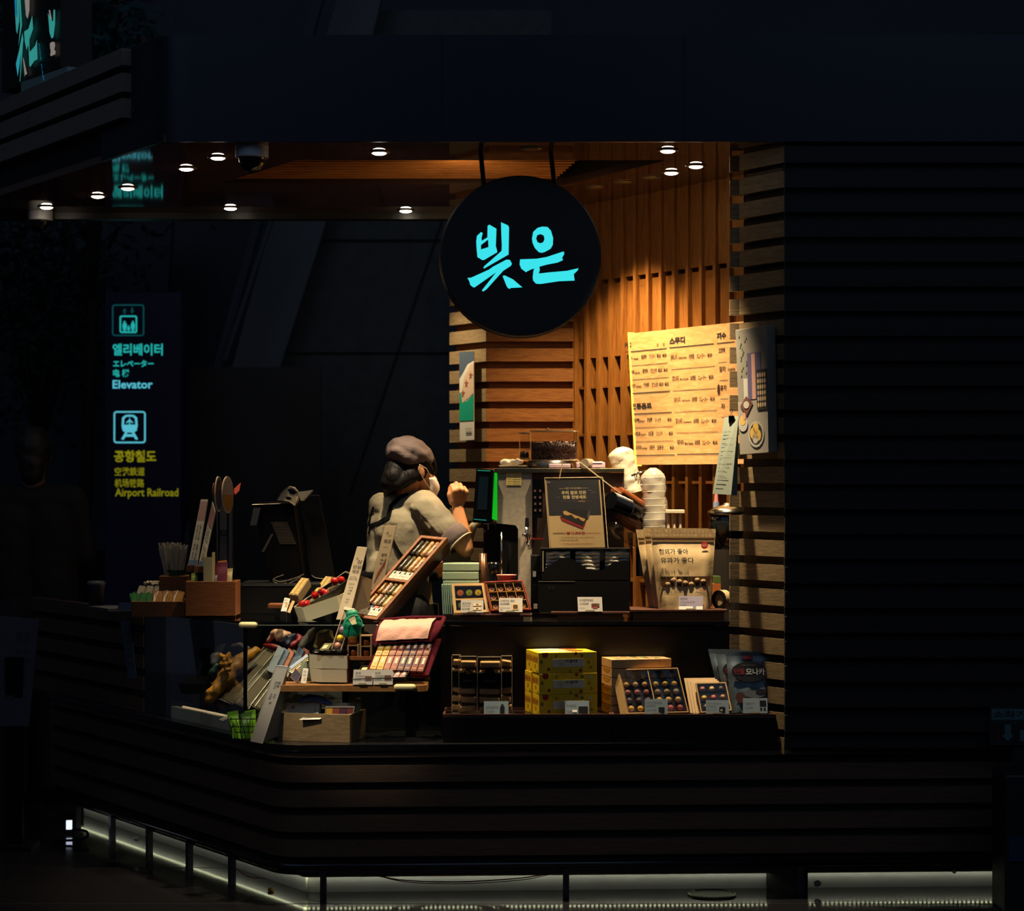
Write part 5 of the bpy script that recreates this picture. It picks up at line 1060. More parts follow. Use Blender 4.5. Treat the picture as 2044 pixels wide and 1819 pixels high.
# ---------------------------------------------------------------- glass case on the slanted side
cg = T('glass_case', 'frameless glass display case wrapping the counter corner', 'display case', (g0.x, g0.y, ZD))
gl = GLASS('case glass', 'e6ece8', .16); zg0, zg1 = ZD, ZC-.014
def GP(px, z, d=0): Y = yl(px, cG); p = V(((px-CX)*Y/F, Y, z)); return p+DN*d
B = MB(); a, b_ = GP(490, 0), GP(290, 0); B.add([V((a.x, a.y, zg0)), V((b_.x, b_.y, zg0)), V((b_.x, b_.y, zg1)), V((a.x, a.y, zg1))], [(0, 1, 2, 3)]); B.build('side_pane', gl, cg)
B = MB(); fx1 = P(880, 0, 8.35).x; B.add([V((a.x, a.y, zg0)), V((fx1, 8.35, zg0)), V((fx1, 8.35, zg1)), V((a.x, a.y, zg1))], [(0, 1, 2, 3)]); B.build('front_pane', gl, cg)
B = MB(); B.poly([V((p.x, p.y, ZC-.01)) for p in ctop], V((0, 0, .01))); B.build('top_pane', GLASS('case top glass', 'eef0ee', .3, .02), cg)
ge = M('glass edge', '3c4440', .2, 0, .8)
B = MB(); B.tube([V((a.x, a.y, zg1)), V((fx1, 8.35, zg1))], .0022, 6); B.tube([V((a.x, a.y, zg1)), GP(255, zg1)], .0022, 6); B.build('glass_edge', ge, cg)
B = MB(); B.obox((a.x, a.y, (zg0+zg1)/2), (.008, 0, 0), (0, .006, 0), (0, 0, (zg1-zg0)/2)); B.build('corner_post', blackg, cg)
def guard(p, d, L, label):
    t = T('corner_guard', label, 'corner guard', p-ZV*.012, 'cream rubber corner guards'); B = MB(); B.cap(p-d*L/2, p+d*L/2, .0125); B.remesh('guard', cream, .003, t, it=2)
guard(P(495, 1248, 8.335), XX, .05, 'cream rubber guard on the near corner of the glass case'); guard(GP(270, ZC-.006, .015), DV, .055, 'cream rubber guard on the far end of the glass edge')
# end panel and slatted cladding behind it
B = MB(); p0, p1 = GP(331, 0), GP(262, 0); B.add([V((p.x, p.y, z)) for p, z in ((p0, ZD), (p1, ZD), (p1, zg1), (p0, zg1))], [(0, 1, 2, 3)]); B.add([v+DN*-.02 for v in B.v], [(3, 2, 1, 0)]); B.build('end_panel', WOOD('dark panel wood', '1e1c1e', '2a2726', (14, 14, .8)), cg)
sc_ = T('side_cladding', 'dark slatted counter side running behind the glass case', 'counter', GP(200, .58)); B = MB(); cC = lc(CB.x, CB.y)+.02
def CP(px, z, d=0): Y = yl(px, cC); return V(((px-CX)*Y/F, Y, z))+DN*d
pa, pb = CP(286, 0), CP(286, 0)+DV*1.35
for k in range(5):
    z = .6+k*.0952
    if z < 1.0: B.obox((pa+pb)/2+ZV*(z+.031)-DN*.014, (pb-pa)/2, DN*.014, ZV*.031)
B.build('slat_cladding', _M['counter slat wood'], sc_); B = MB(); B.obox((pa+pb)/2+ZV*.81-DN*.04, (pb-pa)/2, DN*.01, ZV*.21); B.build('backing_board', _M['slat gap'], sc_)
q = Quad(CP(258, 0, .004)+ZV*.74, CP(275, 0, .004)+ZV*.745, CP(262, 0, .004)+ZV*.99, CP(243, 0, .004)+ZV*.985); t = T('notice_strip', 'bluish paper notice taped on the slats by the glass case', 'notice', q.at(.5, 0)); B = MB(); B.q(q, h1=.001); B.build('sheet', M('notice blue', '50606c', .6), t)
B = MB(); [B.qt(q, s, .2, .75-i*.13, .05, .6) for i, s in enumerate(('주문', '계산은', '이쪽', '입니다', '감사'))]; B.build('print', ink, t)
# interior: back, lit ledge, slanted rack
cs = T('case_rack', 'slanted dark rack inside the glass case', 'rack', P(560, 1400, 8.6))
B = MB(); B.obox(V((-.72, 8.79, .66)), (.43, 0, 0), (0, .01, 0), ZV*.37); B.build('back_board', blackp, cs)
B = MB(); u0 = GP(470, 0, -.05); B.obox(u0+DV*.55-DN*.28+ZV*.66, DV*.55, DN*.012-ZV*0, ZV*.05); B.build('lower_board', boxw, cs)
B = MB(); q = Quad(V((-.98, 8.44, .63)), V((-.66, 8.44, .63)), V((-.70, 8.78, .88)), V((-1.2, 8.8, .88))); B.q(q, h0=-.012, h1=-.004); B.build('sloped_board', M('rack board', '140f0b', .6), cs)
for i in range(5): B = MB(); p = GP(355+i*28, 0, -.1-.0*i); B.bx(p.x-.008, p.x+.008, p.y, p.y+.02, ZD, .70); B.build('leg', blackp, cs)
lg = T('case_ledge_light', 'frosted lit ledge along the bottom inside the glass case', 'light', GP(400, ZD, -.02)); B = MB(); a, b_ = GP(478, 0, -.035), GP(332, 0, -.035); B.obox((a+b_)/2+ZV*(ZD+.025), (b_-a)/2, DN*.012, ZV*.024); B.build('frosted_panel', M('frosted panel', '8a8a80', .5, emit='c8c4b0', es=.04), lg)
B = MB(); B.obox((a*.75+b_*.25)*.35+(a*.25+b_*.75)*.65+ZV*(ZD+.0525)-DN*.012, (b_-a)*.33, DN*.004, ZV*.003); B.build('led_tape', M('ledge led', 'ffe0b8', emit='ffd8a8', es=1.0), lg)
# cloth-wrapped gifts behind the glass
def blob(name, label, cat, pts, mat, vox=.006, it=5, noise=(.006, 30), group='cloth-wrapped gifts behind the glass', base=None):
    B = MB(); s_ = [(P(x, y, Y), U(r, Y)) for x, y, Y, r in pts]
    for p, r in s_: B.sph(p, (r, r*.8, r*.85), 12, 8)
    for (p, r), (p2, r2) in zip(s_, s_[1:]): B.cone(p, p2, r*.85, r2*.85, 12)
    o = B.remesh(name, mat, vox, None, min(s_, key=lambda k: k[0].z)[0], it, noise); return tag(o, label, cat, group)
satin = lambda n, c, r=.45: M('cloth '+n, c, r, bump=.6, bs=28, sc=(1, 1, .5))
blob('wrapped_gift', 'ochre cloth-wrapped gift with a big knotted bow', 'wrapped gift', [(512, 1298, 8.62, 10), (480, 1320, 8.56, 17), (452, 1350, 8.52, 20), (425, 1385, 8.47, 16), (415, 1398, 8.46, 9)], satin('ochre', 'b0781c'))
t = 'cloth_bow'; bow = []
blob('cloth_bow', 'knotted ochre bow on the ochre wrapped gift', 'bow', [(441, 1308, 8.5, 5), (449, 1312, 8.49, 8), (458, 1322, 8.48, 7), (452, 1336, 8.47, 7), (461, 1334, 8.47, 5), (446, 1325, 8.48, 8), (455, 1308, 8.49, 6)], satin('ochre', 'b0781c'), .003, 2, (.008, 60))
blob('wrapped_gift', 'grey and white cloth bundle behind the ochre bow', 'wrapped gift', [(450, 1285, 8.72, 4), (437, 1298, 8.66, 10), (430, 1312, 8.62, 12), (424, 1325, 8.6, 7)], satin('pale grey', '7c7870'))
blob('wrapped_gift', 'grey striped cloth bundle between the bow and the pale bundle', 'wrapped gift', [(466, 1292, 8.68, 7), (478, 1290, 8.68, 10), (490, 1296, 8.68, 10)], satin('slate', '5c5650'))
blob('wrapped_gift', 'green cloth bundle low behind the ochre gift', 'wrapped gift', [(432, 1330, 8.56, 7), (424, 1340, 8.55, 8), (418, 1347, 8.55, 5)], satin('sea green', '2c4c3c'))
blob('wrapped_gift', 'olive cloth bundle behind the black corner post', 'wrapped gift', [(478, 1278, 8.8, 8), (492, 1272, 8.8, 13), (507, 1270, 8.8, 9)], satin('olive', '8a8050'))
blob('wrapped_gift', 'teal cloth bundle high under the glass edge', 'wrapped gift', [(517, 1276, 8.84, 12), (530, 1262, 8.84, 12), (548, 1258, 8.84, 10)], satin('teal', '123838'))
blob('wrapped_gift', 'pink cloth bundle with folded corners', 'wrapped gift', [(533, 1281, 8.6, 4), (547, 1266, 8.6, 10), (562, 1263, 8.6, 10), (575, 1266, 8.6, 8), (556, 1275, 8.58, 9)], satin('pink', 'f0b89c'))
blob('wrapped_gift', 'deep red cloth under the pink bundle', 'wrapped gift', [(530, 1289, 8.58, 6), (548, 1292, 8.56, 9), (566, 1298, 8.55, 6)], satin('deep red', '8a1420'))
blob('wrapped_gift', 'navy cloth fold between pink and crimson bundles', 'wrapped gift', [(562, 1282, 8.56, 6), (575, 1274, 8.57, 8), (586, 1270, 8.58, 8), (572, 1288, 8.55, 6)], satin('navy', '161e3c'))
blob('wrapped_gift', 'crimson satin bundle beside the navy fold', 'wrapped gift', [(577, 1290, 8.56, 8), (590, 1284, 8.57, 9), (601, 1274, 8.6, 6), (594, 1269, 8.6, 5)], satin('crimson', '9a1c30'))
blob('wrapped_gift', 'grey cloth bundle leaning beside the crimson one', 'wrapped gift', [(600, 1290, 8.56, 8), (613, 1276, 8.58, 12), (622, 1262, 8.6, 9), (626, 1256, 8.6, 5)], satin('grey', '8e887c'))
blob('wrapped_gift', 'shiny olive-gold bundle next to the acrylic stand', 'wrapped gift', [(632, 1290, 8.56, 9), (645, 1270, 8.56, 15), (655, 1266, 8.56, 12), (664, 1282, 8.55, 8)], satin('olive gold', 'b8a668', .3))
def slab(name, label, cat, q, mats, th, group=None, prints=None, bevel=.001):
    t = T(name, label, cat, q.at(.5, 0), group); B = MB(); B.q(q, h0=-th, h1=0); B.build('cover' if cat in ('book',) else 'body', mats[0], t, bevel=bevel)
    if prints:
        B = MB(); prints(B, q); B.build('print', list(mats[1:]), t)
    return t
# clear wrapped boxes, long and slanted
for i, (x0, y0, x1, y1, w_, Y, lb) in enumerate(((430, 1393, 528, 1295, 34, 8.47, 'long clear-wrapped box beside the ochre gift'), (462, 1402, 556, 1300, 34, 8.45, 'long clear-wrapped box behind the corner post'), (500, 1408, 582, 1306, 26, 8.44, 'long clear-wrapped box nearest the leaning info stand'))):
    q = Quad(P(x0, y0, Y), P(x0+w_, y0+14, Y-.02), P(x1+w_*.6, y1+6, Y+.22), P(x1, y1-4, Y+.24)); t = T('clear_gift_box', lb, 'gift box', q.at(.5, 0), 'long clear-wrapped boxes')
    B = MB(); B.q(q, .06, .94, .03, .97, -.035, -.004); B.build('box', M('taupe box', '54483a', .5, nz=.3, ns=12), t, bevel=.002)
    B = MB(); B.q(q, h0=-.04, h1=0); B.build('clear_wrap', film, t); B = MB(); [B.tube([q.at(u, 0, .001), q.at(u, 1, .001)], .0011, 5) for u in (0, .3, 1)]; B.tube([q.at(0, 0, .001), q.at(1, 0, .001)], .0011, 5); B.build('wrap_edge', M('wrap edge', 'a8946c', .2, 0, .8), t)
q = Quad(P(356, 1365, 8.72), P(416, 1366, 8.66), P(416, 1350, 8.7), P(382, 1350, 8.76)); slab('brown_box', 'flat brown box end low in the dark of the glass case', 'box', q, [M('brown box', '3a2c22', .6)], .05)
q = Quad(P(391, 1348, 8.74), P(398, 1348, 8.74), P(406, 1323, 8.76), P(399, 1323, 8.76)); slab('name_tag', 'slim grey tag standing in the dark of the glass case', 'tag', q, [M('tag dim', '3c3c3e', .6)], .003)
q = Quad(P(436, 1436, 8.42), P(444, 1440, 8.41), P(466, 1430, 8.41), P(458, 1427, 8.43)); slab('name_tag', 'small pale tag lying slanted by the wire basket', 'tag', q, [M('tag pale', '8a8478', .6)], .003)
# coloured thin boxes standing behind the octagonal boxes
cols = ('8a94a0', 'c87a5a', 'b8a488', '6a7a94', 'cc7858', '9c8f7a')
for i, (x, y, c) in enumerate(((560, 1300, 0), (570, 1304, 3), (580, 1305, 1), (590, 1308, 2), (600, 1302, 3), (610, 1304, 4))):
    q = Quad(P(x-28, y+38, 8.40+i*.004), P(x-16, y+44, 8.38+i*.004), P(x+8, y-4, 8.47+i*.004), P(x-4, y-12, 8.5+i*.004)); B = MB(); B.q(q, h0=-.03, h1=0)
    S(B, 'thin_gift_box', M('thin box '+cols[c], cols[c], .6), ('pale blue thin box, first in the leaning row', 'slate blue thin box, second in the leaning row', 'coral thin box with a cream side in the leaning row', 'cream thin box between two coloured ones', 'slate thin box, fifth in the leaning row', 'coral thin box next to the black octagonal lid')[i], 'box', q.at(.5, 0), 'thin boxes leaning in a row', bevel=.001)
# wooden display shelf in front of the glass, rounded end
sh = T('display_shelf', 'narrow light wood shelf with a rounded end in front of the glass', 'shelf', P(700, 1380, 8.24))
a, b_ = P(562, 1367, 8.2), P(853, 1367, 8.2); zs = a.z; B = MB(); r = .03
outl = [V((a.x, 8.17, 0)), V((b_.x-r, 8.17, 0))]+[V((b_.x-r+r*math.sin(k*.26), 8.17+r-r*math.cos(k*.26), 0)) for k in range(1, 7)]+[V((b_.x, 8.33, 0)), V((a.x, 8.33, 0))]
B.poly([p+ZV*(zs-.024) for p in outl], V((0, 0, .024))); B.build('shelf_board', WOOD('shelf wood', '7a5228', '96683a', (2, 14, 14)), sh, bevel=.002)
B = MB(); B.bx(P(683, 0, 8.25).x, P(694, 0, 8.25).x, 8.25, 8.28, ZD, zs-.024); B.build('bracket', blackp, sh)
B = MB(); B.bx(P(810, 0, 8.3).x, P(830, 0, 8.3).x, 8.29, 8.31, ZD, zs-.024); B.build('bracket', blackp, sh)
guard(P(808, 1372, 8.165), XX, .062, 'cream rubber guard on the front edge of the wooden shelf')
def octa(cx, y0, y1, Y, rx, label, mat, name='octagonal_box'):
    c = P(cx, y1, Y); h_ = U(y1-y0, Y); B = MB(); R = U(rx, Y); pts = [V((c.x+R*x, c.y+R*y*.9+R*.9, c.z)) for x, y in ((-.98, .1), (-.32, -.62), (.98, -.62), (1.0, .2), (.6, .7), (-.6, .8))]
    B.poly(pts, V((0, 0, h_))); return B, c
wbx = M('ivory card', 'b8ae92', .6)
B, c = octa(653, 1336.5, 1363, 8.2, 39, '', wbx); S(B, 'octagonal_box', wbx, 'lower ivory octagonal box on the wooden shelf', 'gift box', c, 'ivory octagonal boxes', bevel=.002)
B, c = octa(653, 1309, 1335.5, 8.2, 40, '', wbx); S(B, 'octagonal_box', wbx, 'upper ivory octagonal box stacked under the black lid', 'gift box', c, 'ivory octagonal boxes', bevel=.002)
B, c = octa(653, 1300, 1308.5, 8.2, 38, '', blackg); S(B, 'octagonal_tray', blackg, 'black lacquer octagonal tray on the upper ivory box', 'tray', c, None, bevel=.002)
q = Quad(P(636, 1299, 8.26), P(655, 1296, 8.24), P(664, 1284, 8.28), P(648, 1284, 8.3)); slab('sweet_packet', 'olive packet with pale label lying on the black octagonal tray', 'packet', q, [M('packet olive', '5a5630', .5), M('packet label', 'b8b088', .5)], .004, None, lambda B, q: B.face(q, .2, .7, .2, .7))
B = MB()
for i in range(5): B.sph(P(632+i*11, 1300, 8.22+.02*(i % 2)), (.016, .012, .007), 10, 6)
for k in range(0): pass
S(B, 'wrapped_sweet', film, 'clear film over the sweets on the black octagonal tray', 'film', P(653, 1302, 8.22), None, smooth=True)
# slim box, tag and dark block on the shelf
q = Quad(P(600, 1364, 8.19), P(611, 1365, 8.19), P(616, 1335, 8.21), P(605, 1334, 8.21)); slab('price_stick', 'small upright white tag on the wooden shelf', 'price tag', q, [paper, ink, beige], .003, None, lambda B, q: (B.qt(q, '약과', .2, .7, .14, .5), B.qt(q, '3,000', .15, .5, .1, .6), setattr(B, 'm', 1), B.face(q, .4, .8, .2, .4)))
q = Quad(P(579, 1352, 8.2), P(592, 1364, 8.19), P(602, 1347, 8.2), P(590, 1334, 8.21)); slab('violet_box', 'violet box standing on its corner on the wooden shelf', 'box', q, [M('violet card', '2c2038', .5), M('violet border', '8a5a4a', .5)], .012, None, lambda B, q: [B.q(q, *e, .0002, .0008) for e in ((0, 1, 0, .06), (0, 1, .94, 1), (0, .06, 0, 1), (.94, 1, 0, 1))])
q = Quad(P(578, 1340, 8.24), P(612, 1322, 8.26), P(618, 1316, 8.3), P(578, 1334, 8.3))
for i, c in enumerate(('c8c0ac', '9a8a3a', '788498')):
    q = Quad(P(577, 1340-i*4, 8.24+i*.004), P(577+5, 1344-i*4, 8.235+i*.004), P(616, 1318-i*4, 8.3+i*.004), P(612, 1314-i*4, 8.31+i*.004)); B = MB(); B.q(q, h0=-.004, h1=0); S(B, 'card_envelope', M('envelope '+c, c, .6), ('white envelope lying aslant on the shelf', 'yellow-edged envelope on the white one', 'blue-grey envelope topmost of the three')[i], 'envelope', q.at(.5, 0), 'envelopes beside the octagonal boxes')
t = T('green_packet', 'olive green packet standing behind the violet box', 'packet', P(603, 1340, 8.24)); B = MB(); B.q(Quad(P(594, 1352, 8.24), P(614, 1352, 8.24), P(612, 1318, 8.27), P(602, 1322, 8.27)), h0=-.02, h1=0); B.build('packet', M('packet green', '3c4a1c', .5), t)
# riser with jars and kraft boxes
t = T('shelf_riser', 'small wooden riser behind the boxes carrying the jars', 'riser', P(716, 1367, 8.24)); B = MB(); a, b_ = P(692, 1318, 8.24), P(741, 1311, 8.24); B.bx(a.x, b_.x, 8.24, 8.34, a.z, b_.z); B.build('board', boxw, t); zr = b_.z
B = MB(); B.bx(a.x, a.x+.008, 8.25, 8.33, zs, a.z); B.bx(b_.x-.008, b_.x, 8.25, 8.33, zs, a.z); B.build('leg', boxw, t)
hn = M('honey', '5a2a0c', .15)
for i, (x0, x1, lb) in enumerate(((693, 716, 'kraft box frame with a glass honey jar beside the acrylic stand'), (718, 742, 'kraft box frame with two honey jars next to the red roll pouch'))):
    a, b_ = P(x0, 1308.5, 8.25), P(x1, (1290, 1271)[i], 8.25); a.z = zr; t = T('jar_box', lb, 'jar box', a, 'kraft jar boxes'); B = MB(); w_ = .006; kb = M('kraft box', '8a6a44', .6)
    B.bx(a.x, a.x+w_, 8.25, 8.31, a.z, b_.z); B.bx(b_.x-w_, b_.x, 8.25, 8.31, a.z, b_.z); B.bx(a.x, b_.x, 8.25, 8.31, b_.z, b_.z+.004); B.bx(a.x, b_.x, 8.3, 8.312, a.z, b_.z); B.bx(a.x+w_, b_.x-w_, 8.25, 8.31, (a.z+b_.z)/2-.002, (a.z+b_.z)/2+.002) if i else None; B.build('box_frame', kb, t)
    for z in ((a.z, (a.z+b_.z)/2+.002) if i else (a.z,)):
        c = V(((a.x+b_.x)/2, 8.275, z)); B = MB(); B.lathe(c, [(.015, 0), (.016, .004), (.016, .02), (.013, .025)], 20); B.build('jar', hn, t, smooth=True); B = MB(); B.lathe(c+ZV*.025, [(.014, 0), (.0145, .008), (.012, .009)], 20); B.build('jar_lid', M('jar lid dark', '1c1614', .2), t)
t = T('honey_jar', 'glass honey jar with a gold lid on top of the kraft box', 'jar', P(704, 1289, 8.27)); c = P(704, 1289, 8.27); c.z = P(0, 1290, 8.25).z+.004; B = MB(); B.lathe(c, [(.018, 0), (.02, .004), (.02, .016), (.017, .02)], 22); B.build('jar', hn, t, smooth=True); B = MB(); B.lathe(c+ZV*.02, [(.019, 0), (.0195, .012), (.016, .013)], 22); B.build('jar_lid', M('jar lid gold', '9a6a2c', .3, .5), t)
t = T('black_jar', 'black jar with a glossy lid behind the honey jar', 'jar', P(702, 1272, 8.33)); c = P(703, 1274, 8.34); B = MB(); B.cone(V((c.x, c.y, zr)), c, .02, .02, 18); B.build('jar', M('jar dark', '1a0f0a', .15), t); B = MB(); B.lathe(c, [(.03, 0), (.031, .004), (.031, .018), (.028, .02)], 26); B.build('jar_lid', blackg, t)
t = T('wooden_carton', 'plain brown wooden carton behind the jars', 'carton', P(738, 1310, 8.36)); B = MB(); a, b_ = P(727, 1310, 8.345), P(752, 1247, 8.345); B.bx(a.x, b_.x, 8.345, 8.348, zs, b_.z); B.build('panel', M('carton brown', '4a3c2e', .6), t)
# green satin pouch
t = T('green_pouch', 'emerald satin pouch with a cream drawstring', 'pouch', P(703, 1275, 8.32)); B = MB()
for x, y, r, yy in ((703, 1262, 19, 0), (703, 1250, 20, 0), (703, 1240, 16, 0), (703, 1232, 9, .0), (703, 1226, 13, 0)): c = P(x, y, 8.275); R = U(r, 8.275); B.sph(c, (R, R*.55, R*.75), 14, 9)
o = B.remesh('satin_bag', M('satin green', '0a7a58', .35, bump=.3, bs=20, sc=(3, 3, .6)), .0035, t, it=3, noise=(.003, 30))
B = MB(); B.tube([P(x, y, 8.235) for x, y in ((686, 1252), (689, 1240), (697, 1231), (705, 1228), (714, 1229), (722, 1240), (724, 1252))], .002, 6); B.tube([P(703+9*math.cos(a), 1227+5*math.sin(a), 8.238) for a in [k*math.pi/6 for k in range(12)]], .0015, 5, True); B.build('drawstring', M('cord green', '4ac08a', .5), t)
B = MB(); B.q(Quad(P(703, 1248, 8.228), P(712, 1246, 8.228), P(708, 1228, 8.24), P(695, 1236, 8.24)), h1=.002); B.build('paper_tag', M('tag cream', 'c8b884', .6), t)
# acrylic stand with beads
t = T('acrylic_stand', 'slanted clear acrylic stand with coloured sweets inside', 'stand', P(680, 1296, 8.3)); q = Quad(P(662, 1296, 8.26), P(680, 1299, 8.25), P(708, 1216, 8.335), P(689, 1212, 8.345)); B = MB(); B.q(q, h0=-.02, h1=0); B.build('acrylic_sheet', clear, t); B = MB(); [B.tube([q.at(u, 0, .001), q.at(u, 1, .001)], .0012, 5) for u in (0, 1)]; B.build('edge', ed, t); B = MB(); B.q(q, -.05, 1.05, .93, 1, -.03, .004); B.build('cap', wbx, t)
for v, c, n, R in ((.3, 'd8b020', 'yellow', .015), (.5, '8a6a80', 'mauve', .016), (.12, 'b87860', 'peach', .015)): B = MB(); B.sph(q.at(.4, v, -.012), R, 14, 9); B.build('sweet', M('candy '+n, c, .25), t, smooth=True)
# red roll pouch open over two tiers of sweets
q = Quad(P(735, 1337, 8.2), P(847, 1343, 8.2), P(872, 1272, 8.3), P(758, 1278, 8.3)); t = T('roll_pouch', 'dark red roll pouch opened over two rows of packed sweets', 'gift set', q.at(.5, 0))
mar = M('maroon cloth', '4a0d1a', .85, spec=.1, bump=.15, bs=90); B = MB(); B.q(q, -.04, 1.08, -.02, 1.02, -.03, -.012); B.build('backing', mar, t, bevel=.003)
sw = ('c89410', 'c89410', '8a3a22', '8a3a22', '4a2430', '4a2430', '6c2820', '6c2820')
for r in range(2):
    for k in range(8):
        u0 = .02+k*.12; v0 = .48 if r == 0 else .02; B = MB(); B.q(q, u0, u0+.11, v0, v0+.44, -.012, .002); o = B.build('sweet_packet', M('packet '+sw[k], sw[k], .4), t, bevel=.001)
        B = MB(); B.m = 0; B.q(q, u0+.035, u0+.08, v0+.2, v0+.38, .002, .0028); B.m = 1; B.q(q, u0+.02, u0+.09, v0+.06, v0+.1, .002, .0026); B.q(q, u0+.01, u0+.1, v0+.42, v0+.44, .002, .0026); B.build('packet_label', [M('label white', 'c8b898', .6), M('label amber', 'b0703a', .6)], o)
B = MB(); n = 14
prof = [(-.03, -.0), (-.05, .05), (-.03, .2), (.01, .33), (.05, .45), (.04, .56), (.0, .62), (-.05, .6)]
q3 = Quad(P(748, 1284, 8.27), P(862, 1278, 8.27), P(880, 1236, 8.36), P(766, 1240, 8.36))
def sheet(b, q, m, v0=0, v1=1, amp=.006, bulge=.02, u0=0, u1=1, nx=16, ny=10, fr=1.0):
    b.m = m; vs = [q.at(u0+(u1-u0)*i/nx, v0+(v1-v0)*j/ny, bulge*math.sin(math.pi*j/ny)+amp*NZ.noise(V((i*.45*fr, j*.6*fr, m+2)))) for j in range(ny+1) for i in range(nx+1)]
    b.add(vs, [(j*(nx+1)+i, j*(nx+1)+i+1, (j+1)*(nx+1)+i+1, (j+1)*(nx+1)+i) for j in range(ny) for i in range(nx)])
sheet(B, q3, 0, -.04, 1.05, .008, .018, -.05, 1.06); B.tube([q3.at(-.05, 1.0, .004), q3.at(.5, 1.03, .008), q3.at(1.06, 1.0, .006)], .009, 10); B.tube([q3.at(1.03, -.04, .002), q3.at(1.07, .4, .014), q3.at(1.06, 1.0, .008)], .008, 10); B.build('flap', mar, t, smooth=True)
B = MB(); sheet(B, q3.sub(0, 1, 0, 1, .012), 0, 0.0, .95, .005, .022, .02, .93); B.build('pink_lining', M('pink lining', 'd09880', .6, bump=.15, bs=120), t, smooth=True)
B = MB(); B.q(q, .9, 1.0, .94, 1.04, 0, .003); B.build('cloth_label', M('label pale', 'a89c80', .6), t)
q5 = Quad(P(872, 1272, 8.3), P(876, 1260, 8.36), P(884, 1250, 8.4), P(880, 1262, 8.33))
q = Quad(P(702, 1356, 8.17), P(810, 1352, 8.17), P(823, 1330, 8.23), P(722, 1329, 8.23)); t = T('sample_tray', 'black tray of small sweet packets in front of the red roll pouch', 'gift set', q.at(.5, 0)); B = MB(); opentray(B, q, .026, .003); B.build('tray', [blackp], t)
for k in range(8): B = MB(); u0 = .03+k*.118; B.q(q, u0, u0+.108, .05, .95, -.022, -.004); o = B.build('sweet_packet', M('packet '+sw[k], sw[k], .4), t, bevel=.001); B = MB(); B.q(q, u0+.04, u0+.08, .3, .7, -.004, -.0034); B.build('packet_label', _M['label white'], o)
lt = ((('찹쌀', .1, .7, .14, .28), ('구운찰떡파이', .1, .48, .14, .5), ('6개입', .1, .28, .1, .3)))
card(704, 1337, 743, 1367, 8.165, lt, 'grey price card on the wooden shelf nearest the octagonal boxes', GREY, pic=((.62, .94, .26, .56, 2), (.66, .9, .34, .42, 1)), sk=2); card(745, 1337, 784, 1367, 8.165, lt, 'grey price card on the wooden shelf beside the cream guard', GREY, pic=((.58, .92, .28, .62, 2), (.64, .88, .36, .44, 3)))
# wooden crate on the stone deck
c = V((P(555, 0, 8.2).x, 8.2, ZD)); Lc = U(152, 8.13); hc = P(0, 1427, 8.13).z-ZD
bb = YB(c, Lc, .2, hc, -14); t = T('wooden_crate', 'oak crate holding gift boxes on the stone deck', 'crate', bb.base()); B = MB(); w_ = .012/Lc; d_ = .012/.2; bb.box(B, 0, 1, 0, d_); bb.box(B, 0, 1, 1-d_, 1); bb.box(B, 0, w_, d_, 1-d_); bb.box(B, 1-w_, 1, d_, 1-d_); bb.box(B, w_, 1-w_, d_, 1-d_, 0, .06); B.build('crate', WOOD('crate oak', '7a6444', '967c58', (2, 2, 12)), t, bevel=.001)
B = MB(); bb.box(B, w_, 1-w_, d_, 1-d_, .06, .5); B.build('false_floor', blackp, t)
zc_ = ZD+hc*.5
q = Quad(P(566, 1428, 8.23), P(632, 1427, 8.21), P(639, 1403, 8.235), P(574, 1403, 8.255)); q.p[0].z = q.p[1].z = zc_
def fl(B, q):
    B.m = 0; B.poly([q.at(.2+.06*math.cos(a), .8+.07*math.sin(a), .001) for a in [k*.7 for k in range(9)]]); B.m = 1; B.qt(q, '선물', .85, .62, .2, .06)
    for k in range(6): B.q(q, .1+k*.12, .2+k*.12, .5+.04*math.sin(k*2), .51+.04*math.sin(k*2), .0005, .001)
slab('flower_box', 'white gift box with a painted flower in the oak crate', 'gift box', q, [M('white box', 'd0c4a8', .6), M('flower red', 'a06050', .6), ink], .035, None, fl)
q = Quad(P(644, 1432, 8.17), P(702, 1432, 8.17), P(708, 1410, 8.19), P(650, 1410, 8.19)); q.p[0].z = q.p[1].z = zc_; t = T('sweet_box', 'small grey tray with four packed sweets in the oak crate', 'gift box', q.at(.5, 0), None); B = MB(); opentray(B, q, .014, .003); B.build('tray', [M('grey tray', '8a8478', .5)], t)
for k, cc_ in enumerate(('c89410', '8a3a22', '4a2430', '6c2820')): B = MB(); B.q(q, .04+k*.235, .26+k*.235, .05, .9, -.012, -.001); o = B.build('sweet_packet', M('packet '+cc_, cc_, .4), t); B = MB(); B.q(q, .11+k*.235, .18+k*.235, .1, .55, -.001, -.0003); B.build('packet_label', _M['label white'], o)
nm = ('white thin box on edge right behind the four-sweet tray', 'second white thin box on edge in the crate', 'third white thin box on edge in the crate', 'fourth white thin box on edge in the crate', 'last white thin box on edge at the crate back')
for i in range(5): q = Quad(P(652+i*6, 1426, 8.215+i*.022), P(696+i*6.5, 1426, 8.195+i*.022), P(692+i*6.5, 1403, 8.215+i*.022), P(648+i*6, 1404, 8.235+i*.022)); q.p[0].z = q.p[1].z = zc_; B = MB(); B.q(q, h0=-.005, h1=0); S(B, 'thin_white_box', _M['white box'], nm[i], 'box', q.at(.5, 0), 'white thin boxes in the crate', bevel=.0008)
blob('cloth_pouch', 'blue cloth pouch lying across the crate boxes', 'pouch', [(601, 1400, 8.23, 5), (612, 1394, 8.23, 8), (624, 1393, 8.23, 9), (637, 1396, 8.23, 8), (650, 1402, 8.22, 6), (660, 1405, 8.21, 4)], satin('blue', '34508c'), .004, 3, (.006, 50), None)
